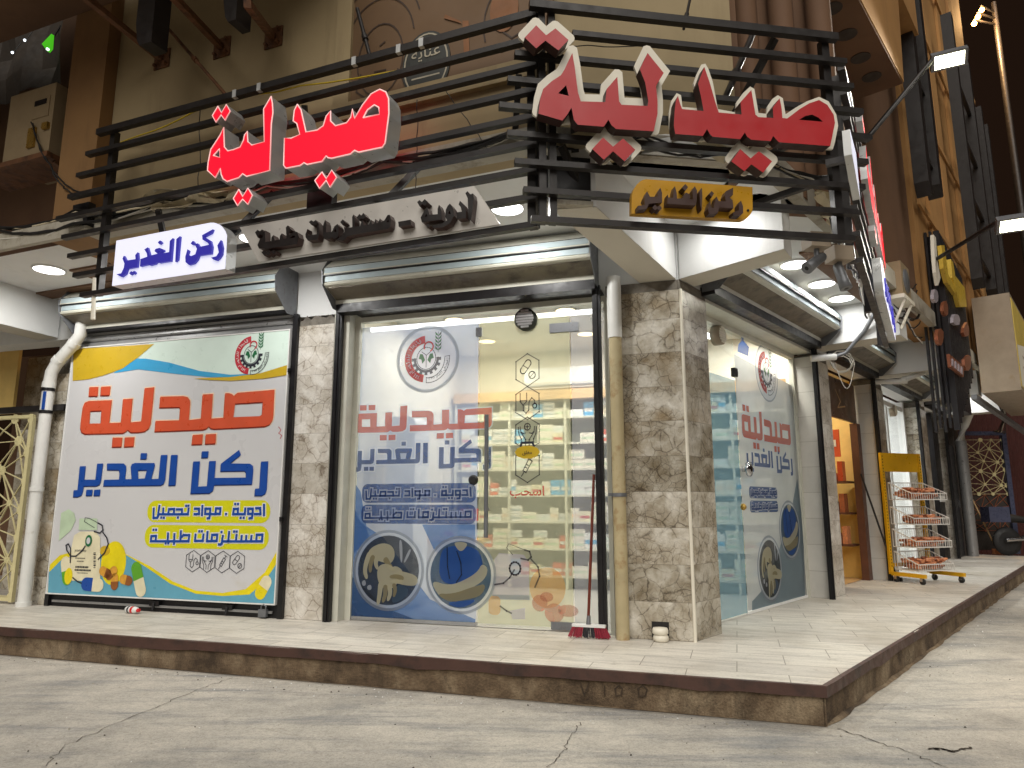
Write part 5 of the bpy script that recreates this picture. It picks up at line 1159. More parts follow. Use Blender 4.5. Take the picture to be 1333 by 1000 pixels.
# grey fascia panel with black letters
gs = thing('fascia_sign', 'grey slanted-end sign panel with black raised Arabic letters between two rails', 'sign', A.P(-1.4, 2.8, .05))
F3 = .05
pan = A.pts([(312, 296), (617, 242), (650.7, 292), (337, 341)], F3)
m = MB(); m.prism(A, [pan], .032, F3, back=True); gp_ = build('panel', m, 'sign_panel_grey', gs)
k2, k3 = 7.841, 7.4056
G2 = [[[(565, 440), (585, 420), (622, 465), (600, 490), (597, 525), (655, 478), (685, 490), (698, 540), (680, 610), (400, 655), (290, 655), (275, 620), (300, 560), (330, 540), (330, 500), (352, 470), (356, 588), (415, 580), (420, 540), (438, 518), (450, 573), (500, 565), (505, 525), (525, 500), (540, 558), (572, 550)], [(600, 552), (640, 520), (660, 530), (655, 545)]],
      [[(250, 490), (275, 465), (300, 480), (322, 460), (348, 488), (322, 520), (300, 510), (278, 545)]], [[(315, 692), (345, 672), (365, 690), (388, 672), (412, 698), (385, 725), (362, 712), (345, 730)]], [[(415, 690), (440, 668), (470, 688), (445, 715)]],
      [[(765, 510), (785, 455), (778, 500), (800, 520), (880, 510), (885, 420), (900, 400), (906, 510), (890, 565), (790, 575), (766, 540)]], [[(800, 385), (825, 366), (845, 383), (870, 364), (895, 395), (870, 420), (848, 405), (826, 415)]],
      [[(945, 420), (965, 365), (976, 400), (975, 490), (1035, 485), (1060, 430), (1090, 405), (1105, 430), (1100, 530), (1070, 560), (1030, 540), (1010, 560), (960, 558), (945, 530)], [(1055, 480), (1075, 450), (1080, 490)]], [[(1120, 385), (1145, 358), (1168, 385), (1142, 415)]]]
G3 = [[[(-92, 480), (-75, 500), (-10, 487), (-12, 390), (0, 365), (12, 390), (15, 482), (65, 478), (75, 440), (90, 420), (100, 470), (150, 460), (170, 415), (180, 458), (200, 454), (212, 408), (222, 450), (240, 445), (255, 403), (265, 440), (300, 420), (330, 370), (350, 368), (362, 410), (355, 480), (330, 505), (290, 510), (0, 562), (-60, 578), (-100, 622), (-170, 612), (-110, 570), (-85, 530)], [(318, 440), (335, 405), (342, 440)]],
      [[(30, 395), (58, 360), (75, 378), (95, 350), (120, 385), (92, 412), (76, 398), (58, 425)]], [[(432, 435), (550, 415), (555, 462), (437, 482)]],
      [[(1080, 160), (1100, 140), (1125, 172), (1152, 162), (1160, 210), (1135, 430), (1110, 400), (1102, 210)]], [[(1015, 270), (1026, 232), (1062, 265), (1086, 330), (1085, 400), (1000, 408), (990, 345), (1045, 338), (1035, 295)]],
      [[(890, 320), (910, 280), (930, 260), (960, 300), (970, 380), (930, 450), (860, 490), (775, 495), (758, 472), (855, 452), (905, 420), (885, 390)], [(915, 360), (925, 325), (940, 360)]],
      [[(825, 272), (845, 320), (852, 415), (660, 440), (648, 395), (688, 322), (715, 300), (732, 368), (812, 362), (812, 310)], [(690, 385), (705, 355), (712, 388)]], [[(615, 245), (637, 226), (660, 245), (688, 216), (720, 252), (690, 278), (662, 262), (640, 290)]], [[(700, 470), (722, 455), (742, 475), (720, 495)]]]
m = MB(); m.cur = 0
for sh, o, k in ((G2, (300, 240), k2), (G3, (460, 230), k3)):
    for s in px_shapes(A, sh, o, k, F3 + .06): m.prism(A, s, F3 + .004, F3 + .06, back=True, sidemi=1)
build('letters', m, ['sign_letter_black', 'sign_dark_side'], gp_)
# unlit dark red word on the corner rack: pale backing boards with raised faces
ds = thing('letter_sign', 'large unlit dark red Arabic letters with pale outlines on the corner rack', 'sign', B.P(1.0, 3.2, .1))
F4 = .21
D1 = [[[(375, 245), (390, 330), (412, 500), (430, 560), (590, 565), (598, 480), (668, 400), (680, 560), (695, 582), (865, 590), (870, 560), (850, 440), (815, 350), (865, 245), (905, 295), (970, 375), (920, 460), (930, 560), (930, 640), (905, 755), (660, 740), (630, 715), (610, 680), (580, 725), (410, 712), (385, 680), (370, 600), (340, 650), (310, 685), (155, 640), (165, 550), (185, 480), (240, 430), (300, 390), (320, 360)], [(282, 508), (335, 455), (352, 525)]]]
D1d = [[[(140, 65), (205, 130), (265, 85), (350, 160), (285, 228), (200, 165), (140, 215), (65, 145)]], [[(575, 795), (640, 855), (705, 802), (785, 875), (715, 950), (640, 885), (580, 940), (505, 870)]]]
D2 = [[[(70, 305), (85, 360), (100, 400), (255, 415), (240, 330), (215, 215), (260, 95), (300, 210), (340, 350), (365, 425), (530, 440), (522, 350), (600, 262), (615, 350), (630, 440), (650, 458), (760, 465), (755, 390), (805, 322), (820, 400), (825, 465), (860, 468), (950, 400), (1020, 358), (1090, 335), (1150, 370), (1195, 440), (1205, 500), (1185, 600), (1170, 668), (800, 640), (775, 615), (758, 595), (740, 632), (600, 622), (570, 600), (553, 570), (520, 618), (320, 600), (300, 580), (280, 545), (250, 595), (50, 580), (40, 520), (45, 420), (55, 340)], [(945, 478), (990, 450), (1040, 440), (1085, 462), (1118, 492)]]]
D2d = [[[(520, 690), (595, 757), (655, 705), (750, 778), (685, 860), (600, 800), (550, 850), (455, 778)]]]
for nm, sh, o, k in (('letters', D1, (670, 20), 5.0), ('dots', [D1d[0]], (670, 20), 5.0), ('dots', [D1d[1]], (670, 20), 5.0), ('letters', D2, (870, 70), 5.554), ('dots', D2d, (870, 70), 5.554)):
    s_ = px_shapes(B, sh, o, k, F4)
    f = raised(B, nm, s_, F4 - .078, F4, 'sign_red', 'sign_dark_side', ds)
    m = MB(); s_ = px_shapes(B, sh, o, k, F4 - .082)
    if nm == 'letters' and k > 5.2: m.prism(B, [B.pts([(60, 285), (92, 300), (102, 385), (222, 395), (182, 215), (205, 150), (240, 78), (268, 72), (290, 110), (322, 205), (358, 400), (488, 425), (493, 350), (540, 285), (592, 237), (622, 255), (652, 428), (712, 435), (718, 378), (755, 325), (792, 300), (828, 322), (848, 438), (920, 390), (1000, 345), (1090, 312), (1160, 345), (1215, 440), (1228, 520), (1205, 640), (1190, 690), (1000, 680), (830, 668), (798, 680), (765, 645), (745, 672), (612, 645), (590, 660), (555, 615), (530, 655), (330, 632), (300, 635), (278, 575), (250, 632), (60, 600), (35, 605), (10, 530), (5, 430), (22, 340)], F4 - .082, o, k)], F4 - .10, F4 - .082, back=True, sidemi=0); s_ = []
    for s in s_: m.prism(B, [offset_poly(fill_notches([(p[0], p[1] + .014) for p in s[0]], .04), .036)], F4 - .10, F4 - .082, back=True, sidemi=0)
    build('backing_board', m, 'ivory', f)
for u in (.4, 1.4):
    m = MB(); m.bar(B.P(u, 3.6, .06), B.P(u, 3.6, F4 - .1), .03); build('stand_off', m, 'black_steel', ds)
# gold name plate
ys = thing('name_sign', 'dull gold plate with dark brown Arabic name and clipped corners, on the corner rack', 'sign', B.P(1.1, 2.85, .1))
F5 = .13
ol = B.pts([(230, 98), (1255, 175), (1258, 380), (1250, 415), (1230, 445), (1200, 475), (1160, 490), (90, 430), (92, 260), (102, 215), (120, 180), (145, 145), (170, 122), (198, 106)], F5, (810, 220), 7.4056)
m = MB(); m.prism(B, [ol], .085, F5, back=True); pl_ = build('plate', m, 'sign_gold', ys)
YL = [[[(215, 270), (240, 215), (268, 268), (340, 268), (343, 225), (368, 180), (385, 230), (383, 325), (255, 335), (238, 385), (155, 395), (152, 355), (218, 350)]], [[(290, 372), (315, 345), (338, 368), (362, 350), (384, 378), (360, 402), (338, 385), (315, 400)]],
      [[(440, 245), (446, 275), (490, 280), (497, 200), (508, 165), (525, 230), (528, 285), (585, 285), (592, 255), (615, 228), (645, 240), (658, 270), (648, 290), (680, 295), (678, 205), (700, 165), (722, 210), (718, 300), (708, 352), (432, 335)]], [[(575, 180), (608, 145), (635, 175), (608, 212)]], [[(745, 220), (768, 180), (773, 260), (765, 400), (752, 350)]],
      [[(890, 330), (910, 265), (930, 310), (1000, 312), (988, 255), (1003, 212), (1070, 180), (1068, 250), (1030, 272), (1064, 302), (1072, 380), (938, 372), (918, 430), (838, 432), (825, 385), (850, 310), (855, 370), (882, 378)]], [[(838, 240), (862, 212), (885, 235), (862, 275)]], [[(1125, 340), (1145, 305), (1165, 360), (1166, 425), (1140, 450), (1075, 445), (1065, 420), (1125, 400)]]]
m = MB()
for s in px_shapes(B, YL, (810, 220), 7.4056, F5 + .06): m.prism(B, s, F5 + .002, F5 + .06, back=True, sidemi=1)
build('letters', m, ['sign_brown', 'sign_dark_side'], pl_)
for x, y in ((190, 330), (412, 338), (1210, 402)):
    c = B.at(810 + x / 7.4056, 220 + y / 7.4056, F5); m = MB(); m.lathe(B.P(c[0], c[1], F5), [(.008, 0), (.008, .006)], B.n, 8); build('screw', m, 'dark_frame', pl_)
# side-street signs seen almost edge-on: same words again
ss = thing('letter_sign', 'red channel letters seen edge-on along the right street', 'sign', CR.P(1.6, 3.35, .1))
def norm(shapes_sets):
    fl = [p for sh in shapes_sets for s in sh for l in s for p in l]; u0, u1 = min(p[0] for p in fl), max(p[0] for p in fl); z0, z1 = min(p[1] for p in fl), max(p[1] for p in fl)
    return [[[[((p[0] - u0) / (u1 - u0), (p[1] - z0) / (z1 - z0)) for p in l] for l in s] for s in sh] for sh in shapes_sets]
n1 = norm([px_shapes(A, RL1, (260, 110), 5.886, F1), px_shapes(A, RD1, (260, 110), 5.886, F1), px_shapes(A, RL2, (360, 100), 6.25, F1), px_shapes(A, RD2, (360, 100), 6.25, F1)])
for i, sh in enumerate([[q] for sh_ in n1 for q in sh_]):
    raised(CR, 'letters' if len(sh[0][0]) > 9 else 'dots', [[fit(l, (.62, 2.75, 3.2, 4.15)) for l in s] for s in sh], .035, .085, 'sign_lit_red', 'sign_side_grey', ss)
sb = thing('name_sign', 'white sign box seen edge-on at the lower end of the side rack', 'sign', CR.P(2.3, 2.8, .1))
m = MB(); m.prism(CR, [rrect(1.15, 3.2, 2.78, 3.12, .1)], .032, .1, back=True, sidemi=1); bx2 = build('box', m, ['sign_lit_white', 'sign_side_grey'], sb)
n2 = norm([px_shapes(A, EL, (140, 280), 7.841, F2)])[0]; m = MB()
for s in n2: m.prism(CR, [fit(l, (1.35, 3.0, 2.82, 3.08)) for l in s], .101, .115)
build('letters', m, 'sign_lit_purple', bx2)
# thin lit sign edge beside the end of the corner rack
q0, q1_ = CR.at(1105, 166, .12), CR.at(1116, 250, .12)
sg = thing('side_banner', 'narrow glowing white sign edge beside the end of the corner rack', 'sign', CR.P((q0[0] + q1_[0]) / 2, q1_[1], .11))
m = MB(); m.prism(CR, [[(q0[0] - .02, q0[1] - .02), (q1_[0] + .1, q0[1]), (q1_[0] + .1, q1_[1]), (q0[0] - .02, q1_[1] + .1)]], .09, .125, back=True, sidemi=1); bxb = build('box', m, ['sign_lit_white', 'sign_side_grey'], sg)
m = MB(); m.bar(CR.P(q0[0] + .08, q0[1] - .12, .0), CR.P(q0[0] + .08, q0[1] - .12, .09), .03); build('bracket', m, 'black_steel', sg)

# ================================================================== SOFFIT LIGHTS
def disc(p, r, label, power, mat='led_panel', col=(1, .985, .95), group='round soffit lights'):
    t = thing('ceiling_light', label, 'ceiling light', p, group)
    m = MB(); m.lathe(p, [(r + .012, 0), (r + .012, -.008), (r - .004, -.016)], seg=30); build('rim', m, 'white_paint', t)
    m = MB(); m.lathe(p + V(0, 0, -.0165), [(r - .004, 0), (r * .6, -.004), (0.0001, -.006)], seg=30); build('diffuser', m, mat, t)
    if power: lampl('soffit_lamp', 'AREA', p + V(0, 0, -.035), power, col, r * 1.6, (0, 0, -1), t)
    return t
zc = CEIL - .001
disc(L.P(-6.12, zc, .87), .14, 'round soffit light above the drain pipe and gate at the far left', 25)
disc(L.P(-1.26, zc, .87), .13, 'round soffit light glimpsed between the grey sign panel and the corner post', 25)
disc(L.P(-3.6, zc, .95), .13, 'added unseen round soffit light behind the grey sign panel, between the two left shutters', 25)  # lamp added behind the signs to brighten the front and road
q = (L.P(.1, 0, .9) + R.P(.1, 0, .5)) / 2; disc(V(q.x, q.y, zc), .13, 'round soffit light over the corner pillar, behind the gold plate', 7)
for u, lb in ((1.55, 'nearest round soffit light round the corner, behind the security camera'), (2.36, 'middle round soffit light over the printed glass round the corner'), (3.06, 'round soffit light next to the second beam round the corner')):
    disc(R.P(u, zc, .46), .135, lb, 6)
for u, lb in ((4.9, 'round soffit light over the brown shop'), (7.6, 'round soffit light over the yellow rack'), (10.9, 'round soffit light near the white bent pipe by the far gate'), (11.7, 'farthest round soffit light along the right street')):
    disc(R.P(u, zc, .46), .13, lb, 5)

# ================================================================== INTERIOR
for i, (u, nn) in enumerate(((-2.6, -1.3), (-1.3, -1.3), (-2.6, -2.4), (-1.3, -2.4), (.2, -1.9), (.7, -2.7))):
    disc(L.P(u, INZ - .001, nn), .11, ('warm round ceiling light inside the pharmacy, front row left', 'warm round ceiling light inside the pharmacy, front row right', 'warm round ceiling light inside the pharmacy, back row left', 'warm round ceiling light inside the pharmacy, back row right',
         'warm round ceiling light inside the pharmacy behind the corner', 'warm round ceiling light at the back of the pharmacy')[i], 22, 'warm_panel', (1, .95, .87), 'warm lights inside the pharmacy')
for fr, a, b, nn, z, lb in ((L, -3.08, -.75, -.24, 2.79, 'white light strip along the top of the clear glass front'), (R, .56, 1.55, -.36, 2.74, 'white light strip along the top of the bluish glass door')):
    t = thing('light_strip', lb, 'light strip', fr.P((a + b) / 2, z, nn))
    m = MB(); m.box(fr, a, b, z, z + .03, nn - .02, nn + .02); build('channel', m, 'white_paint', t); m = MB(); m.box(fr, a + .01, b - .01, z - .012, z - .001, nn - .014, nn + .014); build('diffuser', m, 'led_strip', t)
    m = MB(); m.box(fr, a + .01, b - .01, z + .0, z + .025, nn + .021, nn + .026); build('diffuser', m, 'led_strip', t)
bkn = Frame(L.P(0, 0, -3.3)[:2], L.u[:2])
def shelf_unit(fr, u0, u1, label, depth=.34, zt=2.42, rows=7):
    t = thing('shelf_unit', label, 'shelves', fr.P((u0 + u1) / 2, 0, .18))
    m = MB(); m.box(fr, u0, u1, 0.01, zt, .012, .03); build('back_panel', m, 'shelf_back', t)
    for u in [u0 + (u1 - u0) * i / 3 for i in range(4)]:
        m = MB(); m.box(fr, u - .015, u + .015, .01, zt, .031, depth); build('upright', m, 'shelf_board', t)
    zs = []
    for i in range(rows):
        z = .16 + (zt - .16) * i / (rows - .3); zs.append(z + .012)
        m = MB()
        for k in range(3):
            a = u0 + (u1 - u0) * k / 3 + .0155; b = u0 + (u1 - u0) * (k + 1) / 3 - .0155; m.box(fr, a, b, z - .012, z + .012, .031, depth - .01)
        build('shelf', m, 'shelf_board', t)
    m = MB(); m.box(fr, u0 - .02, u1 + .02, zt + .002, zt + .13, .012, depth + .05); build('cornice', m, 'wood_light', t)
    return t, zs
BOX = []
for i, (w, h, d, c1, c2) in enumerate(((.15, .10, .09, 'white_paint', 'bluish_steel'), (.11, .17, .07, 'ivory', 'poster_halo'), (.2, .12, .1, 'ivory', 'poster_palegreen'), (.09, .2, .07, 'white_paint', 'poster_blue'),
                                       (.14, .13, .08, 'poster_cream', 'poster_red'), (.18, .09, .09, 'white_paint', 'poster_mint'), (.13, .19, .08, 'poster_blue', 'white_paint'), (.12, .16, .07, 'poster_orange', 'white_paint'))):
    BOX.append((w, h, d, c1, c2, ('small white medicine box with a grey-blue band', 'upright ivory medicine box with a peach band', 'ivory medicine box with a pale green band', 'tall slim white medicine box with a blue band', 'cream medicine box with a red band', 'flat white medicine box with a mint band', 'tall blue medicine box with a white band', 'orange medicine box with a white band')[i]))
PROTO = {}
def put_box(fr, u, z, nfront, k, where):
    w, h, d, c1, c2, lb = BOX[k]; key = (id(fr), k)
    if key not in PROTO:
        m = MB(); m.box(fr, u, u + w, z, z + h, nfront - d, nfront); m.cur = 1; m.quad([fr.P(u + w * .08, z + h * .3, nfront + .001), fr.P(u + w * .92, z + h * .3, nfront + .001), fr.P(u + w * .92, z + h * .55, nfront + .001), fr.P(u + w * .08, z + h * .55, nfront + .001)])
        o = build('medicine_box', m, [c1, c2], None, lb + ' on ' + where, 'box', 'medicine boxes on the pharmacy shelves'); PROTO[key] = (o, u, z, nfront); return w
    o, u_, z_, n_ = PROTO[key]; r = o.copy(); COL.objects.link(r); dl = fr.P(u, z, nfront) - fr.P(u_, z_, n_); r.location = Vector(o.location) + dl; return w
rb_ = random.Random(21); NB = [0]
def stock(fr, u0, u1, zs, where, skip=.03, nf=.3):
    for z in zs:
        u = u0 + .02
        while u < u1 - .2 and NB[0] < 295:
            if rb_.random() < skip: u += .1 + .15 * rb_.random(); continue
            k = rb_.choice((0, 0, 1, 1, 1, 2, 2, 2, 3, 3, 4, 4, 5, 5, 6, 7)); put_box(fr, u, z + .001, nf - .02 * rb_.random(), k, where); NB[0] += 1
            if k in (0, 2, 4, 5) and NB[0] < 290 and rb_.random() < .55: put_box(fr, u + .01 * rb_.random(), z + .003 + BOX[k][1], nf - .02 * rb_.random(), k if k != 4 else 5, where); NB[0] += 1
            u += BOX[k][0] + .005
s1, zs1 = shelf_unit(bkn, -3.25, -.95, 'tall pale shelf unit full of medicine boxes, behind the glass on the left'); stock(bkn, -3.2, -1.0, zs1, 'the pharmacy shelves')
s2, zs2 = shelf_unit(bkn, -.9, .98, 'tall pale shelf unit full of medicine boxes, behind the amber glass door', .26); stock(bkn, -.86, .95, zs2, 'the pharmacy shelves', nf=.23)
sdf = Frame((L.P(-3.32, 0, -4.0))[:2], (L.n)[:2])
t = thing('counter', 'low pale counter with a wooden top inside the pharmacy', 'counter', L.P(-1.9, 0, -2.3))
m = MB(); m.box(L, -3.25, -2.55, .01, .62, -2.2, -1.8); build('front', m, 'ivory', t); m = MB(); m.box(L, -3.27, -2.5, .622, .66, -2.25, -1.75); build('top', m, 'wood_light', t)
for u, kk in ((-3.2, 2), (-2.95, 4), (-2.75, 0)):
    w, h, d, c1, c2, lb = BOX[kk]; m = MB(); m.box(L, u, u + w, .662, .662 + h, -2.0, -1.9); m.cur = 1; m.quad([L.P(u + .01, .662 + h * .3, -1.899), L.P(u + w - .01, .662 + h * .3, -1.899), L.P(u + w - .01, .662 + h * .6, -1.899), L.P(u + .01, .662 + h * .6, -1.899)])
    build('medicine_box', m, [c1, c2], None, lb + ' lying on the counter', 'box', 'boxes on the pharmacy counter')
t = thing('air_conditioner', 'long white split air conditioner high on the wall inside the pharmacy', 'air conditioner', bkn.P(-1.8, 2.62, .1))
m = MB(); prof_prism(m, bkn, -2.3, -1.3, [(.01, 2.6), (.2, 2.6), (.23, 2.68), (.21, 2.88), (.01, 2.9)]); bd_ = build('body', m, 'white_paint', t); m = MB(); m.box(bkn, -2.25, -1.35, 2.625, 2.645, .216, .222); build('vent_slot', m, 'plate_grey', bd_)
t = thing('air_conditioner', 'tall white rounded standing cabinet just inside the glass at the left', 'air conditioner', L.P(-2.95, 0.01, -.9))
m = MB(); m.prism(L, [rrect(-3.16, -2.82, .012, 1.98, .09)], -1.15, -.8, back=True); bd_ = build('body', m, 'white_paint', t); m = MB(); m.box(L, -3.11, -2.87, 1.55, 1.85, -.799, -.79); build('grille', m, 'sign_side_grey', bd_)

# ================================================================== PIPES, BROOM, SMALL THINGS
pn = .13
def Lp(px, py, nn=pn): c = L.at(px, py, nn); return L.P(c[0], c[1], nn)
t = thing('drain_pipe', 'white plastic drain pipe with a bent top and a taped joint, beside the left gate', 'pipe', Lp(23, 784))
pu = L.at(50, 620, pn)[0]
b_pt = L.P(pu, 0, pn); m = MB(); m.tube([b_pt, L.P(pu, 2.38, pn)], .062, 16); build('pipe', m, 'white_plastic', t)
eb = [L.P(pu, 2.37, pn), L.P(pu + .02, 2.52, pn), L.P(pu + .1, 2.64, pn), L.P(pu + .3, 2.82, pn), L.P(pu + .38, 2.92, pn), L.P(pu + .40, 3.3, pn)]
m = MB(); m.tube(eb, .064, 16); build('bend', m, 'white_plastic', t)
for p in (eb[0], eb[2], eb[3]):
    i = eb.index(p); d = (eb[i + 1] - eb[i]).normalized(); m = MB(); m.lathe(p, [(.07, -.03), (.07, .03)], d, 16); build('collar', m, 'white_plastic', t)
for z, r in ((.0, .075), (1.2, .07)): m = MB(); m.lathe(L.P(pu, z, pn), [(r, 0), (r, .045)], seg=16); build('collar', m, 'white_plastic', t)
m = MB()
for z in (2.05, 2.3): m.lathe(L.P(pu, z, pn), [(.068, 0), (.068, .035)], seg=16)
build('clamp_band', m, 'dark_frame', t); m = MB(); m.box(L, pu + .01, pu + .04, 2.09, 2.29, pn + .05, pn + .066); build('blue_stripe', m, 'poster_navy', t)
c = L.at(811, 829, .06); pu2 = c[0]
t = thing('drain_pipe', 'yellowed drain pipe with a white upper length beside the corner pillar', 'pipe', L.P(pu2, 0, .06))
m = MB(); m.tube([L.P(pu2, 0, .062), L.P(pu2, 2.52, .062)], .055, 16); build('lower_pipe', m, 'pipe_yellowed', t)
m = MB(); m.tube([L.P(pu2, 2.46, .062), L.P(pu2, 3.0, .062)], .061, 16); build('upper_pipe', m, 'white_plastic', t)
m = MB(); m.lathe(L.P(pu2, 1.12, .062), [(.062, 0), (.062, .03)], seg=16); m.box(L, pu2 - .1, pu2 + .0, 1.125, 1.15, .0, .03); build('clamp', m, 'plate_grey', t)
# floodlight stub standing in the hole at the foot of the corner pillar
hc = L.at(861, 834, .03); m = MB(); m.box(L, hc[0] - .075, hc[0] + .06, .02, .14, .0015, .004); build('socket_hole', m, 'rubber', bld)
t = thing('pipe_cap', 'pair of stacked dirty white pipe caps at the foot of the corner pillar', 'pipe cap', L.P(hc[0], 0, .06))
m = MB(); m.lathe(L.P(hc[0], 0, .06), [(.045, 0), (.06, .012), (.06, .04), (.05, .052)], seg=20); build('cap', m, 'ivory', t)
m = MB(); m.lathe(L.P(hc[0] - .003, .053, .06), [(.05, 0), (.062, .01), (.062, .035), (.055, .05), (.02, .054)], seg=20); build('cap', m, 'ivory', t)
# broom
bc = L.at(766, 824, .1); b0 = L.P(bc[0], 0, .1); topb = L.at(774, 618, -.05); tb = L.P(topb[0], topb[1], -.02)
t = thing('broom', 'broom with dark red handle and red and black bristles leaning on the glass front', 'broom', b0)
hd = L.P(bc[0] + .0, .125, .1)
m = MB(); m.tube([hd, tb], .012, 10); build('handle', m, 'handle_red', t)
m = MB(); m.lathe(hd + V(0, 0, -.03), [(.02, 0), (.016, .08)], (tb - hd).normalized(), 10); build('socket', m, 'plate_grey', t)
m = MB(); m.box(L, bc[0] - .13, bc[0] + .14, .088, .108, .075, .125); build('head', m, 'white_paint', t)
for a, b, mt in ((-.13, -.04, 'broom_red'), (-.04, .05, 'broom_black'), (.05, .14, 'broom_red')):
    m = MB()
    for i in range(26):
        u = bc[0] + a + (b - a) * (i + rb_.random()) / 26; fl = (u - bc[0]) * .28; nn = .08 + .045 * rb_.random()
        m.bar(L.P(u, .088, nn), L.P(u + fl, .004 + .01 * rb_.random(), nn + .02 * (rb_.random() - .2)), .007)
    build('bristles', m, mt, t)
# bottle lying by the shutter
bp = L.at(176, 792, .16); P0 = L.P(bp[0] - .09, .034, .17); ax = (L.u + L.n * .12).normalized()
t = thing('plastic_bottle', 'small white plastic bottle with red cap and printed label lying by the shutter', 'bottle', L.P(bp[0], 0, .17))
m = MB(); m.lathe(P0, [(.012, -.004), (.03, 0), (.033, .015), (.033, .11), (.03, .135), (.016, .15)], ax, 18); build('body', m, 'white_plastic', t)
m = MB(); m.lathe(P0 + ax * .15, [(.018, 0), (.018, .022), (.014, .025)], ax, 14); build('cap', m, 'cap_red', t)
m = MB(); m.lathe(P0 + ax * .075, [(.0336, 0), (.0336, .03)], ax, 18); build('label', m, 'cap_red', t); m = MB(); m.lathe(P0 + ax * .03, [(.0336, 0), (.0336, .022)], ax, 18); build('label', m, 'poster_ink', t)

# ================================================================== LEFT: GATE, AIR CONDITIONER, STRUTS
def lattice(fr, u0, u1, z0, z1, nn, seed, step=.24, bar=.012, disc=.03):
    r = random.Random(seed); pts = []; nu = max(2, int((u1 - u0) / step)); nz = max(2, int((z1 - z0) / step))
    g = {}
    for i in range(nu + 1):
        for j in range(nz + 1):
            u = u0 + (u1 - u0) * (i + (.5 if j % 2 and 0 < i < nu else 0) * .8) / nu; z = z0 + (z1 - z0) * j / nz
            if 0 < i < nu: u += (r.random() - .5) * step * .5
            if 0 < j < nz: z += (r.random() - .5) * step * .5
            g[(i, j)] = (min(u, u1), z)
    m = MB(); k = 0
    for (i, j), p in g.items():
        for di, dj in ((1, 0), (0, 1), (1, 1), (1, -1)):
            q = g.get((i + di, j + dj))
            if q:
                k += 1; m.bar(fr.P(p[0], p[1], nn + .0005 * (k % 5)), fr.P(q[0], q[1], nn + .0005 * (k % 5)), bar, .008)
        rr_ = disc * (.7 + .6 * r.random()); k += 1; m.prism(fr, [ell(p[0], p[1], rr_, rr_, 10)], nn - .005, nn + .0065 + .0004 * (k % 4), back=True)
    return m
ga, gb, gn_ = -8.4, L.at(25, 700, .05)[0], .05
t = thing('lattice_gate', 'cream laser-cut lattice gate at the left edge, beside the white drain pipe', 'gate', L.P(-7.8, 0, gn_), 'cream lattice gates')
build('lattice', lattice(L, ga, gb - .03, .08, 2.02, gn_, 5, .3, .016, .045), 'gate_cream', t)
m = MB(); m.box(L, gb - .03, gb + .02, .02, 2.06, gn_ - .02, gn_ + .02); m.box(L, ga, gb - .031, 2.025, 2.06, gn_ - .015, gn_ + .015); m.box(L, ga, gb - .031, .03, .07, gn_ - .015, gn_ + .015); build('frame', m, 'gate_cream', t)
m = MB(); a = L.at(0, 519, gn_)[0]; m.box(L, ga - .6, -6.70, 2.09, 2.16, .02, .07); build('top_bar', m, 'black_steel', t)
# flat warm-coloured panel painting the orange light of the opening above the gate
m = MB(); m.box(L, -9.2, -8.35, 2.2, 3.2, -.62, -.58); build('orange_light_panel', m, 'shop_yellow', None, 'warm-coloured panel painted as the orange light in the opening above the left gate', 'cloth')
# outdoor air conditioner on its bracket
NA = .0
ac = thing('air_conditioner', 'old cream outdoor air conditioner on a wall bracket at the upper left', 'air conditioner', WA.P(-5.4, 4.25, -.1))
u0, z0 = WA.at(6, 190, 0.1)[0], WA.at(30, 208, .1)[1]; u1 = WA.at(62, 205, .1)[0]; z1 = WA.at(40, 118, .1)[1]
m = MB(); m.box(WA, u0, u1, z0, z1, -.35, .1); body = build('casing', m, 'ac_white', ac, bevel=.015)
m = MB(); m.box(WA, u1 - .3, u1 - .06, z1 - .33, z1 - .12, .1, .108); build('service_cover', m, 'ac_white', body); m = MB(); m.box(WA, u1 - .26, u1 - .1, z1 - .2, z1 - .15, .108, .115); build('grip', m, 'dark_frame', body)
m = MB(); m.box(WA, u1 - .1, u1 - .02, z0 + .25, z0 + .31, .101, .13); m.box(WA, u1 - .3, u1 - .2, z0 + .1, z0 + .3, .101, .12); build('valve', m, 'brass', body)
m = MB(); m.bar(WA.P(u0 - .5, z0 - .03, .12), WA.P(u1 + .05, z0 - .03, .12), .05); m.bar(WA.P(u1 + .02, z0 - .03, .1), WA.P(u1 + .02, z0 - .03, -.85), .05); m.bar(WA.P(u1 + .02, z0 - .4, -.85), WA.P(u1 + .02, z0 - .06, .05), .04)
m.box(WA, u0 - .5, u1, z0 - .012, z0 - .003, -.3, .1); build('bracket', m, 'rusty_steel', ac)
# dark cloth screen with green lamp above the air conditioner
m = MB(); r = random.Random(4); uu0, uu1 = -9.5, WA.at(78, 50, -.2)[0]; N = 22; zz0 = WA.at(60, 108, -.2)[1]
for i in range(N):
    for j in range(8):
        P_ = lambda a, b: WA.P(uu0 + (uu1 - uu0) * a / N, zz0 + (7.5 - zz0) * b / 8, -.25 + .05 * math.sin(a * 1.7 + b * .9) + .03 * math.sin(b * 3.1 + a))
        m.add([P_(i, j), P_(i + 1, j), P_(i + 1, j + 1), P_(i, j + 1)], [(0, 1, 2, 3)], None, True)
build('curtain', m, 'curtain_dark', None, 'dark hanging cloth screen above the old air conditioner', 'curtain')
gl_ = WA.at(61, 57, -.1); t = thing('green_lamp', 'small glowing green lamp in front of the dark cloth at the upper left', 'lamp', WA.P(gl_[0], gl_[1], -.12))
m = MB(); m.prism(WA, [[(gl_[0] - .08, gl_[1] + .02), (gl_[0] + .05, gl_[1] + .1), (gl_[0] + .06, gl_[1] - .06), (gl_[0] + .02, gl_[1] - .09)]], -.13, -.1, back=True); build('shade', m, 'green_lamp', t)
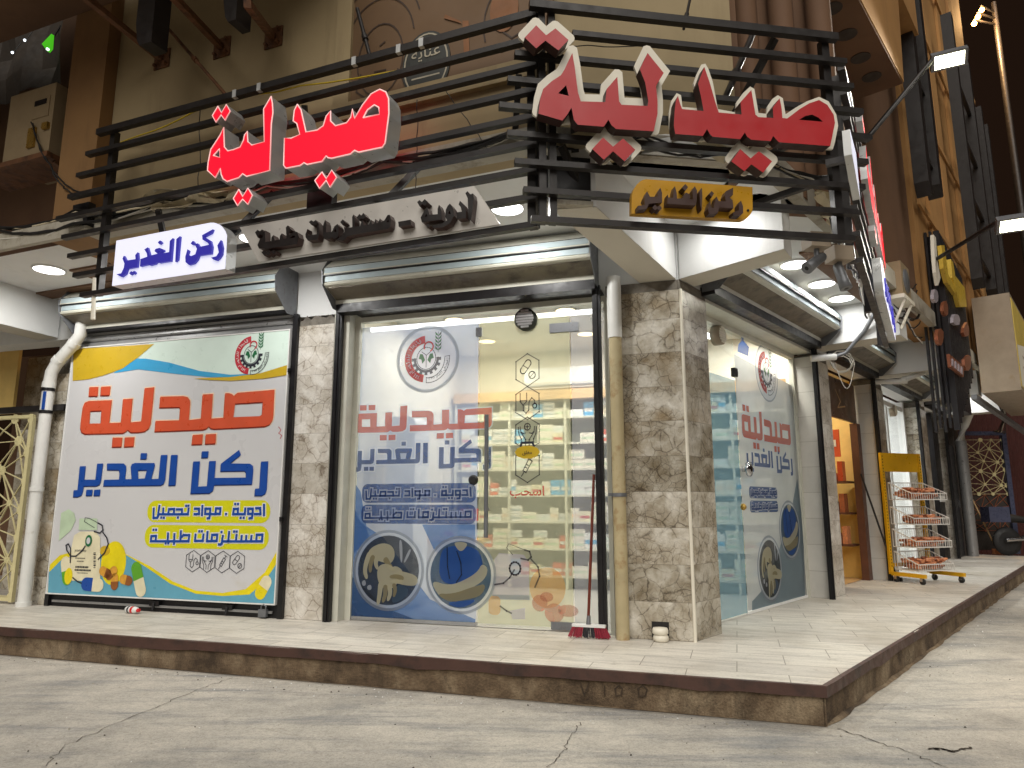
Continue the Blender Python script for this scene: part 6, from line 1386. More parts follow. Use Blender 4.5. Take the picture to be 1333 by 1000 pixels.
m = MB(); m.lathe(WA.P(gl_[0] + .04, gl_[1] - .08, -.1), [(.012, 0), (.012, .02)], WA.n, 8); build('bulb', m, 'tiny_led', t); m = MB(); m.bar(WA.P(gl_[0], gl_[1] + .05, -.14), WA.P(gl_[0], gl_[1] + .3, -.22), .012); build('arm', m, 'black_steel', t)
for x, y, lb in ((33, 53, 'tiny white light on the dark cloth, above the other'), (17, 69, 'tiny white light on the dark cloth, lower of the two')):
    g_ = WA.at(x, y, -.15); t = thing('fairy_light', lb, 'light', WA.P(g_[0], g_[1], -.15)); m = MB(); m.lathe(WA.P(g_[0], g_[1], -.15), [(.012, 0), (.014, .01), (.004, .02)], WA.n, 8); build('bulb', m, 'tiny_led', t); m = MB(); m.tube([WA.P(g_[0], g_[1], -.15), WA.P(g_[0] + .03, g_[1] + .15, -.2)], .004, 5); build('wire', m, 'cable_black', t)
# struts bolted to the upper wall
for (x, y), (x2, y2), lb in (((212, 78), (100, -12), 'rust-brown strut bolted to the wall, left of the hanging fins'), ((290, 63), (222, -8), 'rust-brown strut bolted to the wall between the two hanging fins'), ((357, 50), (322, 5), 'short rust-brown strut bolted to the wall, right of the hanging fins')):
    a = WA.at(x, y, 0); b_ = WA.at(x2, y2, .8); t = thing('wall_strut', lb, 'strut', WA.P(a[0], a[1], .03), 'struts bolted to the upper wall')
    m = MB(); m.bar(WA.P(a[0], a[1], .02), WA.P(b_[0], b_[1], .8), .05); build('tube', m, 'rusty_steel', t)
    m = MB(); m.box(WA, a[0] - .09, a[0] + .09, a[1] - .09, a[1] + .09, .002, .014)
    for du in (-.06, .06):
        for dz in (-.06, .06): m.lathe(WA.P(a[0] + du, a[1] + dz, .014), [(.016, 0), (.016, .03)], WA.n, 6)
    build('wall_plate', m, 'rusty_steel', t)
for x0, x1, yb, lb in ((184, 206, 62, 'dark pointed steel fin hanging above the long rack, left one'), (297, 315, 33, 'dark pointed steel fin hanging above the long rack, right one')):
    a = WA.at(x0, yb - 25, .55)[0]; b_ = WA.at(x1, yb - 25, .55)[0]; z = WA.at((x0 + x1) / 2, yb, .55)[1]
    m = MB(); m.prism(WA, [[(a, z + .2), (a + .03, z + .05), (a + .06, z), (b_, z), (b_, TOP), (a, TOP)]], .45, .6, back=True); build('steel_fin', m, 'black_steel', None, lb, 'fin', 'hanging steel fins on the left front')
# tie rods from the racks up to the wall
def rod(p, q, label, mat, w=.022):
    t = thing('tie_rod', label, 'tie rod', min((p, q), key=lambda v: v.z), 'tie rods holding the sign racks'); m = MB(); m.tube([p, q], w / 2, 8); build('rod', m, mat, t)
    d = (q - p).normalized(); m = MB(); m.lathe(p + d * .35 * (q - p).length, [(w * .8, 0), (w * .8, .05)], d, 8); build('clip', m, mat, t)
a = A.at(294, 124, 0); b_ = A.at(195, -2, .0); rod(A.P(a[0], a[1], -.01), WA.P(WA.at(190, -8, .05)[0], 5.6, .02), 'copper-brown tie rod rising left from the long rack', 'rusty_steel', .03)
a = A.at(481, 74, 0); rod(A.P(a[0], a[1], -.01), A.P(A.at(455, 0, 0)[0], A.at(455, 0, 0)[1], -.1), 'dark tie rod with clips rising from the long rack over the mural', 'black_steel', .03)
a = B.at(890, 38, 0); c = B.at(900, -5, -.1); rod(B.P(a[0], a[1], 0), B.P(c[0], c[1], -.12), 'dark tie rod rising from the corner rack', 'black_steel', .02)
a = B.at(945, 128, 0); c = B.at(975, 52, -.3); rod(B.P(a[0], a[1], -.02), B.P(c[0], c[1], -.25), 'dark slanted tie rod behind the dark red letters', 'black_steel', .045)
# hanging dark boxes on the ledge behind the racks
for fr, p, w, h, lb in ((WA, (108, 282), .2, .22, 'small dark box on the ledge behind the left post of the long rack'), (WA, (419, 256), .22, .24, 'small dark box under the glowing red letters'), (WB, (738, 235), .3, .3, 'dark open box in the beam end behind the corner post')):
    c = fr.at(p[0], p[1], .14); t = thing('junction_box', lb, 'junction box', fr.P(c[0], c[1] - h / 2, .12))
    m = MB(); m.box(fr, c[0] - w / 2, c[0] + w / 2, c[1] - h / 2, c[1] + h / 2, .105, .17); build('box', m, 'dark_frame', t); m = MB(); m.box(fr, c[0] - w / 2 - .012, c[0] + w / 2 + .012, c[1] - h / 2 - .03, c[1] - h / 2 - .002, .105, .18); build('sill', m, 'ledge_grey', t)
# cable bundle along the ledge
def cable(pts, r, mat, label, sag=.03, seed=0, name='cable', group='cables strung along the facade'):
    rr = random.Random(seed); out = []
    for i in range(len(pts) - 1):
        for k in range(9):
            f_ = k / 9; p = pts[i].lerp(pts[i + 1], f_); out.append(p + V((rr.random() - .5) * .02, (rr.random() - .5) * .02, -sag * 4 * f_ * (1 - f_) + (rr.random() - .5) * .012))
    out.append(pts[-1]); m = MB(); m.tube(out, r, 6); return build(name, m, mat, None, label, 'cable', group)
tones = ('cable_black', 'cable_black', 'cable_white', 'cable_black', 'cable_black', 'tarpaulin')
words = ('thin black cable', 'slack black cable', 'dusty white cable', 'doubled black cable', 'twisted black cable', 'beige cable')
for i in range(11):
    r = random.Random(100 + i); pts = [WA.P(-5.4 + (uc + 5.3) * k / 5, CEIL + .12 + (.14 if k < 3 else .02) * r.random() - .05, .12 + .06 * r.random()) for k in range(6)]
    cable(pts, .008 + .006 * (i % 3 == 0), tones[i % 6], words[i % 6] + ' in the bundle along the ledge behind the long rack', .03 + .05 * r.random(), i)
for i in range(7):
    r = random.Random(300 + i); pts = [WB.P(.1, CEIL - .02 + .1 * r.random(), .12), WB.P(.7, CEIL - .02 + .12 * r.random(), .15), WB.P(1.4, CEIL + .05 * r.random(), .2), CR.P(.2, CEIL - .05 + .12 * r.random(), -.1)]
    cable(pts, .008, tones[i % 6], words[i % 6] + ' in the bundle behind the corner rack', .06, 40 + i)
for i in range(9):
    r = random.Random(500 + i); pts = [CR.P(.1 + .1 * k, 0, 0) for k in range(0)]; pts = [CR.P(.15 + .75 * k, CEIL - .35 + .5 * r.random(), -.12 - .05 * r.random()) for k in range(5)]
    cable(pts, .010, tones[(i * 2 + 2) % 6], words[(i * 2 + 2) % 6] + ' in the tangle along the side rack', .08, 60 + i)
cable([WA.P(-4.3, 4.25, .02), A.P(-2.7, 4.24, -.03), A.P(-.4, 4.05, -.03)], .006, 'cable_yellow', 'thin yellow cord stretched along the top rail of the long rack', .02, 91)
for i, (x0, y0, x1, y1) in enumerate(((262, 130, 258, 260), (543, 130, 541, 245), (575, 110, 635, 195), (740, 60, 845, 60))):
    fr = A if i < 3 else B; a = fr.at(x0, y0, -.1); b_ = fr.at(x1, y1, -.1); cable([fr.P(a[0], a[1], -.1), fr.P(b_[0], b_[1], -.1)], .0035, 'cable_black', ('hair-thin wire hanging left of the lit red letters', 'hair-thin wire hanging over the plain wall above the grey panel', 'hair-thin wire slanting down towards the corner post', 'hair-thin wire looping behind the dark red dots')[i], .0, 93 + i)
for i, (pa, pb_) in enumerate((((40, 158), (95, 252)), ((42, 160), (104, 250)))):
    a = WA.at(*pa, .13); b_ = WA.at(*pb_, .14); cable([WA.P(a[0], a[1], .125), WA.P((a[0] + b_[0]) / 2 - .05 * i, (a[1] + b_[1]) / 2 - .08, .14), WA.P(b_[0], b_[1], .14)], .007, 'cable_black', ('black cable hanging from the old air conditioner, upper strand', 'black cable hanging from the old air conditioner, lower strand')[i], .05, 97 + i)
# crumpled sheeting caught on the ledge
def scrap(fr, u0, u1, z, nn, h, seed, label):
    r = random.Random(seed); m = MB(); N = 14; rows = 5
    ph = [r.random() * 6 for _ in range(4)]
    def P_(i, j):
        f_ = i / N; g = j / (rows - 1) - .5; e = math.sin(math.pi * f_)
        return fr.P(u0 + (u1 - u0) * f_, z + h * .5 * math.sin(f_ * 5 + ph[0]) * e + g * h * (.3 + .7 * e), nn + .04 * math.sin(j * 2 + f_ * 9 + ph[1]) + .03 * math.sin(f_ * 14 + ph[2]))
    for i in range(N):
        for j in range(rows - 1): m.add([P_(i, j), P_(i + 1, j), P_(i + 1, j + 1), P_(i, j + 1)], [(0, 1, 2, 3)], None, True)
    build('plastic_sheet', m, 'tarpaulin', None, label, 'plastic sheet', 'scraps of sheeting on the ledge')
scrap(WA, -3.7, -2.4, CEIL + .13, .15, .12, 1, 'crumpled beige sheeting on the ledge left of the lit red letters'); scrap(WA, -3.4, -2.5, CEIL + .03, .19, .08, 2, 'long thin scrap of sheeting under the left rail ends')
scrap(WB, .12, .7, CEIL - .02, .2, .12, 3, 'crumpled sheeting stuffed behind the corner post'); scrap(WB, .9, 1.6, CEIL + .05, .14, .1, 4, 'crumpled sheeting behind the dark red dots'); scrap(CR, .0, .7, CEIL - .12, -.18, .16, 5, 'crumpled sheeting under the end of the corner rack')
# security cameras under the corner
def seccam(p, d, label, body='plate_grey'):
    t = thing('security_camera', label, 'security camera', p - V(0, 0, .1), 'security cameras under the corner'); m = MB(); m.box(B, (p - B.o).dot(B.u) - .07, (p - B.o).dot(B.u) + .07, p.z, p.z + .1, (p - B.o).dot(B.n) - .06, (p - B.o).dot(B.n) + .06); build('mount_box', m, 'box_tan', t)
    m = MB(); m.tube([p, p - V(0, 0, .06)], .018, 10); build('neck', m, body, t); q = p - V(0, 0, .08); d = Vector(d).normalized()
    m = MB(); m.lathe(q - d * .07, [(.026, 0), (.034, .02), (.036, .12), (.042, .19), (.036, .192)], d, 16); build('housing', m, body, t); m = MB(); m.lathe(q + d * .121, [(.03, 0), (.0001, .002)], d, 14); build('lens', m, 'rubber', t)
c = B.at(1063, 328, -.12); seccam(B.P(c[0], c[1] + .02, -.12), (-.6, -.25, -.45), 'grey bullet security camera under the right end of the corner rack'); c = B.at(1093, 345, -.2); seccam(B.P(c[0], c[1] + .02, -.2), (.15, -.2, -.9), 'second grey security camera pointing down, beside the end of the side rack')

# ================================================================== RIGHT STREET
# brown shop: dark wood-effect glass leaf, doorway and warm room
bs_ = thing('shop_front', 'brown wood-effect shop front with a doorway into a warm yellow room', 'shop front', R.P(4.95, 0, -.25))
m = MB(); m.box(R, 3.94, 4.74, .0, 2.82, -.27, -.235); m.box(R, 4.741, 5.95, 2.25, 2.82, -.27, -.235); build('door_leaf', m, 'shop_brown', bs_)
m = MB(); m.box(R, 5.8, 5.97, 0, 2.24, -.3, -.2); build('jamb', m, 'wood_dark', bs_)
c = R.at(1105, 680, -.23); m = MB(); m.prism(R, [ell(4.45, 1.15, .2, .62, 30)], -.234, -.228); o = build('oval_panel', m, 'wood_light', bs_); m = MB(); m.strokes(R, [[(4.4, 1.4), (4.5, 1.2), (4.38, 1.05), (4.5, .85)], [(4.52, 1.45), (4.38, 1.25)]], .03, -.226); build('scroll_carving', m, 'wood_dark', o)
m = MB(); m.strokes(R, [[(4.05, 2.7), (4.3, 2.45), (4.15, 2.2), (4.5, 1.95)], [(4.2, .5), (4.5, .5), (4.5, .3), (4.2, .3), (4.2, .5)], [(5.0, 2.65), (5.2, 2.5), (5.05, 2.4), (5.4, 2.45)]], .02, -.232); build('scroll_carving', m, 'wood_light', bs_)
m = MB()
for a, b in ((R.P(4.7, 0, -.3), R.P(4.4, 0, -2.4)), (R.P(4.4, 0, -2.4), R.P(6.6, 0, -2.4)), (R.P(6.6, 0, -2.4), R.P(5.98, 0, -.3))): m.add([a, b, b + V(0, 0, 2.9), a + V(0, 0, 2.9)], [(0, 1, 2, 3)])
build('room_wall', m, 'shop_yellow', bs_); m = MB(); flat_poly(m, [R.P(4.7, 0, -.3), R.P(5.98, 0, -.3), R.P(6.6, 0, -2.4), R.P(4.4, 0, -2.4)], 2.9, R, up=False); build('room_ceiling', m, 'white_plaster', bs_)
m = MB(); flat_poly(m, [R.P(4.7, 0, -.3), R.P(5.98, 0, -.3), R.P(6.6, 0, -2.4), R.P(4.4, 0, -2.4)], .006, R); build('room_floor', m, 'wood_light', bs_)
disc(R.P(5.3, 2.898, -1.2), .12, 'warm round ceiling light inside the brown shop', 24, 'warm_panel', (1, .9, .7), 'lights inside the street shops')
for i, (z, mt, lb) in enumerate(((.5, 'bread_brown', 'lowest shelf of brown goods inside the brown shop doorway'), (.95, 'bread_dark', 'middle shelf of dark brown goods inside the brown shop doorway'), (1.4, 'poster_orange', 'top shelf of orange goods inside the brown shop doorway'))):
    t = thing('display_shelf', lb, 'shelf', R.P(5.8, z - .03, -.65)); m = MB(); m.box(R, 5.62, 5.96, z - .03, z, -1.05, -.34); build('board', m, 'wood_dark', t)
    m = MB(); r = random.Random(i)
    for k in range(7): nn = -.42 - .09 * k; m.box(R, 5.66 + .04 * r.random(), 5.85, z + .001, z + .1 + .2 * r.random(), nn - .07, nn)
    g = build('goods', m, mt, t); g['kind'] = 'stuff'
t = thing('hanging_sign', 'red and orange poster hanging inside the brown shop doorway', 'poster', R.P(5.61, 1.75, -.55)); m = MB(); m.box(R, 5.6, 5.62, 1.75, 2.15, -.7, -.4); build('sheet', m, 'poster_orange', t); m = MB(); m.box(R, 5.594, 5.599, 1.9, 2.0, -.65, -.45); build('print', m, 'white_paint', t)
t = thing('push_pole', 'thin dark pole leaning against the jamb of the brown shop', 'pole', R.P(5.95, 0, .22)); m = MB(); m.tube([R.P(5.97, 0.0, .12), R.P(5.72, 1.5, -.18)], .014, 8); build('shaft', m, 'cable_black', t); m = MB(); m.box(R, 5.93, 6.02, .0, .05, .08, .17); build('foot', m, 'rubber', t)
# white shop behind the rack
ws = thing('shop_front', 'white-framed glass shop front behind the yellow rack', 'shop front', R.P(7.8, 0, -.3))
m = MB(); m.box(R, 6.63, 6.7, 0, 2.9, -.32, -.2); m.box(R, 8.9, 8.98, 0, 2.9, -.32, -.2); m.box(R, 7.72, 7.8, 0, 2.7, -.3, -.22); m.box(R, 6.701, 8.899, 2.72, 2.8, -.3, -.22); build('frame', m, 'white_paint', ws)
pane('glass_pane', 6.702, 7.718, .05, 2.71, 'clear_glass', R, -.26, ws); pane('glass_pane', 7.802, 8.898, .05, 2.71, 'clear_glass', R, -.26, ws)
m = MB()
for a, b in ((R.P(6.65, 0, -.33), R.P(6.65, 0, -3)), (R.P(6.65, 0, -3), R.P(9, 0, -3)), (R.P(9, 0, -3), R.P(9, 0, -.33))): m.add([a, b, b + V(0, 0, 2.9), a + V(0, 0, 2.9)], [(0, 1, 2, 3)])
build('room_wall', m, 'white_plaster', ws); m = MB(); flat_poly(m, [R.P(6.65, 0, -.3), R.P(9, 0, -.3), R.P(9, 0, -3), R.P(6.65, 0, -3)], 2.9, R, up=False); build('room_ceiling', m, 'white_plaster', ws)
t = thing('light_strip', 'white light strip inside the white shop front behind the yellow rack', 'light strip', R.P(7.7, 2.84, -.5)); m = MB(); m.box(R, 6.8, 8.8, 2.85, 2.88, -.55, -.45); build('channel', m, 'white_paint', t); m = MB(); m.box(R, 6.82, 8.78, 2.835, 2.848, -.54, -.46); build('diffuser', m, 'led_strip', t)
disc(R.P(7.8, 2.898, -1.5), .12, 'white round ceiling light inside the white shop', 90, 'led_panel', (1, 1, 1), 'lights inside the street shops')
vent(R, 1161, 535, -.25, .1, 'small round brass-coloured vent beside the white shop light strip', 'ivory')
# mixed goods shop further on
gs2 = thing('shop_front', 'narrow bright shop front with hanging goods beyond the white one', 'shop front', R.P(10.4, 0, -.3))
m = MB(); m.box(R, 9.76, 9.82, 0, 2.9, -.32, -.2); m.box(R, 10.95, 11.48, 0, 2.9, -.32, -.12); build('frame', m, 'dark_frame', gs2)
m = MB(); m.add([R.P(9.78, 0, -1.6), R.P(11.4, 0, -1.6), R.P(11.4, 2.9, -1.6), R.P(9.78, 2.9, -1.6)], [(0, 1, 2, 3)]); build('room_wall', m, 'white_plaster', gs2)
disc(R.P(10.4, 2.898, -.9), .12, 'white round ceiling light inside the narrow shop with hanging goods', 30, 'led_panel', (1, 1, 1), 'lights inside the street shops')
rg = random.Random(3)
m = MB()
for k in range(70):
    u = 9.85 + 1.0 * rg.random(); z = .5 + 2.1 * rg.random(); m.cur = rg.choice((0, 1, 2, 3)); w = .04 + .06 * rg.random(); m.box(R, u, u + w, z, z + .06 + .1 * rg.random(), -1.2 - .3 * rg.random(), -1.15)
g = build('hanging_goods', m, ['poster_ink', 'print_purple', 'white_paint', 'poster_leaf'], gs2); g['kind'] = 'stuff'
m = MB(); m.box(R, 10.951, 11.47, 1.12, 1.24, -.119, -.11); build('notice', m, 'white_paint', gs2)
t = thing('door', 'tall narrow black door standing near the far end of the pavement', 'door', R.P(11.9, 0, -.1)); m = MB(); m.box(R, 11.75, 12.35, 0.01, 2.3, -.14, .0); build('leaf', m, 'slat_black', t); m = MB(); m.box(R, 12.2, 12.25, 1.0, 1.15, .001, .03); build('handle', m, 'chrome', t)
# white bent pipe at the far end
t = thing('drain_pipe', 'bent white pipe dropping from the far soffit to the grey post by the far gate', 'pipe', R.P(12.4, 0, .2)); m = MB(); m.tube([R.P(12.2, 3.36, .45), R.P(12.35, 3.2, .45), R.P(12.5, 2.75, .2), R.P(12.5, 2.4, .12)], .1, 12); build('bend', m, 'white_plastic', t); m = MB(); m.tube([R.P(12.5, 2.42, .12), R.P(12.5, 0, .12)], .11, 12); build('pipe', m, 'shutter_grey', t)
# short white pipes stubs with grey conduit at the second pillar
t = thing('conduit', 'grey flexible conduit with a white stub pipe at the head of the second pillar', 'conduit', R.P(3.6, 2.8, .05))
c = R.at(1062, 467, .06); a0 = R.at(1080, 462, .1); a1 = R.at(1120, 405, .75)
m = MB(); m.tube([R.P(c[0] - .05, c[1], .02), R.P(c[0] + .1, c[1] + .01, .26)], .04, 10); build('stub_pipe', m, 'white_plastic', t)
m = MB(); m.tube([R.P(c[0] + .08, c[1] + .01, .24), R.P(c[0] + .14, c[1] + .05, .36), R.P(c[0] + .1, 3.05, .6), R.P(c[0] - .05, 3.36, .85)], .024, 8); build('hose', m, 'plate_grey', t)
m = MB(); cc = R.P(c[0] + .22, c[1] - .02, .3)
for k in range(3):
    m.tube([cc + Vector((.13 * math.cos(a_ / 10 * 6.283) * (1 - .12 * k), .05 * math.sin(a_ / 3), .13 * math.sin(a_ / 10 * 6.283) * (1 - .1 * k) - .02 * k)) for a_ in range(11)], .008, 5)
m.tube([cc + Vector((-.1 + .02 * k, 0, -.02 - .32 * math.sin(math.pi * k / 12))) for k in range(13)], .005, 5); build('cable_coil', m, 'cable_white', t)
t = thing('conduit', 'curved white pipe under the third beam of the right street', 'conduit', R.P(6.1, 2.8, .3)); m = MB(); m.tube([R.P(6.0, 2.86, .05), R.P(6.1, 2.84, .35), R.P(6.2, 2.95, .65), R.P(6.2, 3.25, .98)], .04, 8); build('pipe', m, 'white_plastic', t); m = MB(); m.lathe(R.P(6.12, 2.86, .42), [(.055, -.03), (.055, .03)], R.n, 10); build('collar', m, 'white_plastic', t)

# yellow wheeled rack with four wire baskets of brown goods
w1, w3 = gnd(1186, 757, .0), gnd(1240, 758, 0)
rkf = Frame(R.P(6.0, 0, .12)[:2], (0.9, 0.44)); UW = .74
# place: left post foot from its pixel, width from the right post
f0 = gnd(1163, 757, 0); f1 = gnd(1213, 745, 0)
rkf = Frame(f0[:2], (.94, .34)); UW = .72
zt = 1.8
rk = thing('display_rack', 'yellow wheeled display rack with four white wire baskets of brown snacks', 'display rack', f0)
for u in (0, UW):
    m = MB(); m.box(rkf, u - .025, u + .025, .1, zt, -.04, .0)
    m.cur = 1
    for k in range(36): z = .2 + k * .044; m.box(rkf, u - .006, u + .006, z, z + .02, .0005, .0015)
    build('post', m, ['rack_yellow', 'dark_frame'], rk)
    m = MB(); m.box(rkf, u - .025, u + .025, .085, .135, .001, .52); ft = build('foot', m, 'rack_yellow', rk)
    for nn in (.06, .47):
        m = MB(); m.lathe(rkf.P(u - .02, .04, nn), [(.012, 0), (.04, .005), (.04, .032), (.012, .037)], rkf.u, 16); m.cur = 1; m.box(rkf, u - .026, u - .021, .04, .085, nn - .02, nn + .02); build('caster', m, ['rubber', 'chrome'], ft)
m = MB(); m.box(rkf, .026, UW - .026, zt - .27, zt, -.03, -.01); build('header', m, 'rack_yellow', rk)
m = MB(); m.box(rkf, .026, UW - .026, .2, .25, -.03, -.01); build('crossbar', m, 'rack_yellow', rk)
bd_ = .40
for k, z in enumerate((1.13, .79, .48, .17)):
    b = MB(); W_ = .003
    zb, zf, zbk = z, z + .085, z + .24
    def ln(p, q, w=W_): b.bar(rkf.P(*p), rkf.P(*q), w * 2)
    for u in (.03, UW - .03):
        ln((u, zb, .03), (u, zb, bd_)); ln((u, zbk, .03), (u, zf, bd_), .006); ln((u, zb, .03), (u, zbk, .03)); ln((u, zb, bd_), (u, zf, bd_))
        for i in range(1, 8): f_ = i / 8; ln((u, zb, .03 + (bd_ - .03) * f_), (u, zbk + (zf - zbk) * f_, .03 + (bd_ - .03) * f_), .0025)
    for zz_, nn in ((zf, bd_), (zb, bd_), (zb, .03), (zbk, .03)): ln((.03, zz_, nn), (UW - .03, zz_, nn), .006)
    nb_ = 16
    for i in range(1, nb_):
        u = .03 + (UW - .06) * i / nb_; ln((u, zb, .03), (u, zb, bd_), .0025); ln((u, zb, bd_), (u, zf, bd_), .0025); ln((u, zb, .03), (u, zbk, .03), .0025)
    bk_ = build('wire_basket', b, 'wire_white', rk)
for k, z in enumerate((1.13, .79, .48, .17)):
    m = MB(); r = random.Random(70 + k); fill = (1.0, .8, .95, 1.0)[k]
    for i in range(130):
        u = UW - .09 - (UW - .17) * fill * r.random(); nn = .08 + .25 * r.random(); zz_ = z + .02 + .1 * r.random() * (1.35 if k in (0, 3) else 1)
        a = r.random() * 6.28; d = Vector((math.cos(a), math.sin(a), .3 * (r.random() - .5))) * .055; p = rkf.P(u, zz_, nn); m.cur = r.choice((0, 0, 1)); m.tube([p - d, p - d * .6, p + d * .6, p + d], [.01, .02, .02, .01], 6)
    build('snack_packets', m, ['bread_brown', 'bread_dark'], None, ('packed brown snacks filling the top basket of the yellow rack', 'brown snacks in the second basket of the yellow rack', 'brown snacks in the third basket of the yellow rack', 'brown snacks heaped in the bottom basket of the yellow rack')[k], 'snacks', None, 'stuff')

# slatted black shop sign with gold lettering and copper badges
sl = thing('slat_sign', 'tall black slatted shop sign with gold lettering and copper badges', 'sign', R.P(5.2, 2.0, 1.15))
SN = 1.2; sfr = R
def sp(px, py): return R.at(px, py, SN)
su0, sz1 = sp(1224, 301); su1 = sp(1258, 395)[0]
m = MB(); m.box(R, su0 + .03, su1, 2.35, sz1 - .03, SN - .2, SN - .09); build('back_panel', m, 'slat_black', sl)
m = MB(); k = 0; u = su0
while u < su1:
    f_ = (u - su0) / (su1 - su0); m.box(R, u, u + .045, 2.0 + .9 * f_ + (.06 * (k % 2)), sz1 + .02 - .25 * f_, SN - .088, SN - .02); u += .09; k += 1
for k in range(4): nn_ = SN - .30 + k * .055; m.box(R, su0 - .03, su0 + .028, 1.98 + .05 * (k % 2), sz1 + .02, nn_, nn_ + .03)
build('slats', m, 'slat_black', sl)
def px_poly(l): return [sp(x, y) for x, y in l]
m = MB(); m.prism(R, [px_poly([(1222, 320), (1226, 320), (1231, 358), (1240, 373), (1241, 384), (1230, 368), (1225, 350)])], SN - .018, SN + .03, back=True)
m.prism(R, [px_poly([(1234, 338), (1237, 342), (1240, 360), (1252, 375), (1255, 400), (1246, 400), (1242, 384), (1236, 362)])], SN - .018, SN + .034, back=True); build('gold_lettering', m, 'bar_gold', sl)
m = MB(); m.prism(R, [px_poly([(1213, 306), (1216, 310), (1218, 340), (1222, 362), (1219, 372), (1216, 355), (1214, 330)])], SN - .018, SN + .02, back=True); build('pale_lettering', m, 'ivory', sl)
for i, (x, y, w, h, mt) in enumerate(((1216, 386, 6, 22, 'badge_silver'), (1229, 402, 7, 22, 'badge_copper'), (1243, 417, 8, 20, 'badge_silver'), (1256, 430, 8, 22, 'badge_copper'), (1222, 440, 9, 26, 'badge_copper'), (1258, 472, 8, 24, 'badge_copper'))):
    r = random.Random(i); pl__ = []
    for q in range(9):
        a = q / 9 * 6.283; rr_ = .65 + .35 * r.random(); pl__.append((x + w * .6 * rr_ * math.cos(a), y + h * .5 * rr_ * math.sin(a)))
    m = MB(); m.prism(R, [px_poly(pl__)], SN - .018, SN + .02, back=True); build('badge', m, mt, sl)
m = MB(); m.prism(R, [px_poly([(1234, 461), (1253, 477), (1253, 491), (1236, 478)])], SN - .018, SN + .015, back=True); bp_ = build('badge_plate', m, 'badge_copper', sl); m = MB()
for q in range(4): m.prism(R, [px_poly([(1237 + q * 4, 467 + q * 3.4), (1239 + q * 4, 469 + q * 3.4), (1239 + q * 4, 478 + q * 3.4), (1237 + q * 4, 476 + q * 3.4)])], SN + .016, SN + .022)
build('lettering', m, 'badge_silver', bp_)
# big yellow-faced box sign
bxs = thing('box_sign', 'big tan box sign with a worn yellow face beyond the slatted sign', 'sign', R.P(8, 3, 1.2))
fr_ = Frame(R.P(8.2, 0, 1.08)[:2], R.n[:2])       # end face towards the corner
m = MB(); m.box(R, 8.25, 12.2, 2.85, 4.45, 1.1, 1.62); bo = build('box', m, 'box_tan', bxs, bevel=.03)
m = MB(); m.box(R, 8.32, 12.1, 2.92, 4.38, 1.621, 1.63); fc_ = build('face', m, 'box_yellow', bo)
m = MB(); m.prism(R, [[(8.33, 2.93), (12.09, 2.93), (12.09, 3.5), (11, 3.75), (9.6, 3.78), (8.33, 3.6)]], 1.631, 1.634, side=False); build('lower_print', m, 'ivory', fc_)
m = MB()
for z, a, b in ((3.5, 9.0, 11.4), (3.3, 8.9, 11.6), (3.1, 9.1, 11.0)):
    uu = a; r = random.Random(int(z * 10))
    while uu < b: w = .15 + .2 * r.random(); m.quad([R.P(uu, z, 1.636), R.P(min(uu + w, b), z, 1.636), R.P(min(uu + w, b), z + .03, 1.636), R.P(uu, z + .03, 1.636)]); uu += w + .06
build('faded_print', m, 'box_tan', fc_)
m = MB(); m.bar(R.P(8.1, 2.78, 1.0), R.P(12.6, 2.5, 1.3), .08); build('support', m, 'plate_grey', bxs)
# purple patterned banner at the right edge and roofs behind
bnr = R.at(1328, 470, 1.3); t = thing('hanging_banner', 'purple and multicoloured cloth banner at the right edge under a steel rail', 'banner', R.P(13.2, 2.9, 1.6))
m = MB(); m.box(R, 12.9, 14.6, 2.75, 4.1, 1.5, 1.53); cl_ = build('cloth', m, 'print_purple', t); m = MB(); r = random.Random(8)
for q in range(40):
    u = 12.95 + 1.5 * r.random(); z = 2.8 + 1.2 * r.random(); m.cur = q % 4; m.prism(R, [ell(u, z, .05 + .08 * r.random(), .05 + .08 * r.random(), 10)], 1.531 + .0005 * q, 1.532 + .0005 * q, side=False)
build('pattern', m, ['poster_gold', 'poster_red', 'poster_navy', 'ivory'], cl_); m = MB(); m.bar(R.P(12.6, 4.25, 1.45), R.P(14.8, 4.15, 1.45), .07); build('rail', m, 'plate_grey', t)
# far end: lattice gate, corrugated wall, motorcycle
FE = Frame(gnd(1262, 721, 0)[:2], (1, -0.02))
t = thing('lattice_gate', 'cream lattice gate with a solid lower panel at the far end of the pavement', 'gate', FE.P(.5, 0, 0), 'cream lattice gates')
gx1 = FE.at(1322, 700)[0]; gz1 = FE.at(1290, 567)[1]
build('lattice', lattice(FE, .12, gx1 - .05, 1.3, gz1 - .1, 0.0, 12, .24, .02, .04), 'gate_cream', t)
m = MB(); m.box(FE, .1, gx1 - .04, .08, 1.29, -.05, -.03); pn_ = build('lower_panel', m, 'dark_cloth', t); build('lattice', lattice(FE, .12, gx1 - .05, .5, 1.28, -.02, 13, .24, .012, .02), 'bread_dark', pn_)
m = MB(); m.box(FE, .03, .11, 0, gz1, -.05, .05); m.box(FE, gx1 - .06, gx1 + .04, 0, gz1, -.05, .05); m.box(FE, -.3, gx1 + .04, gz1 + .002, gz1 + .09, -.05, .05); build('frame', m, 'tank_blue', t)
t = thing('corrugated_wall', 'dark maroon corrugated sheet wall behind the far lattice gate', 'wall', FE.P(2, 0, -2)); m = MB()
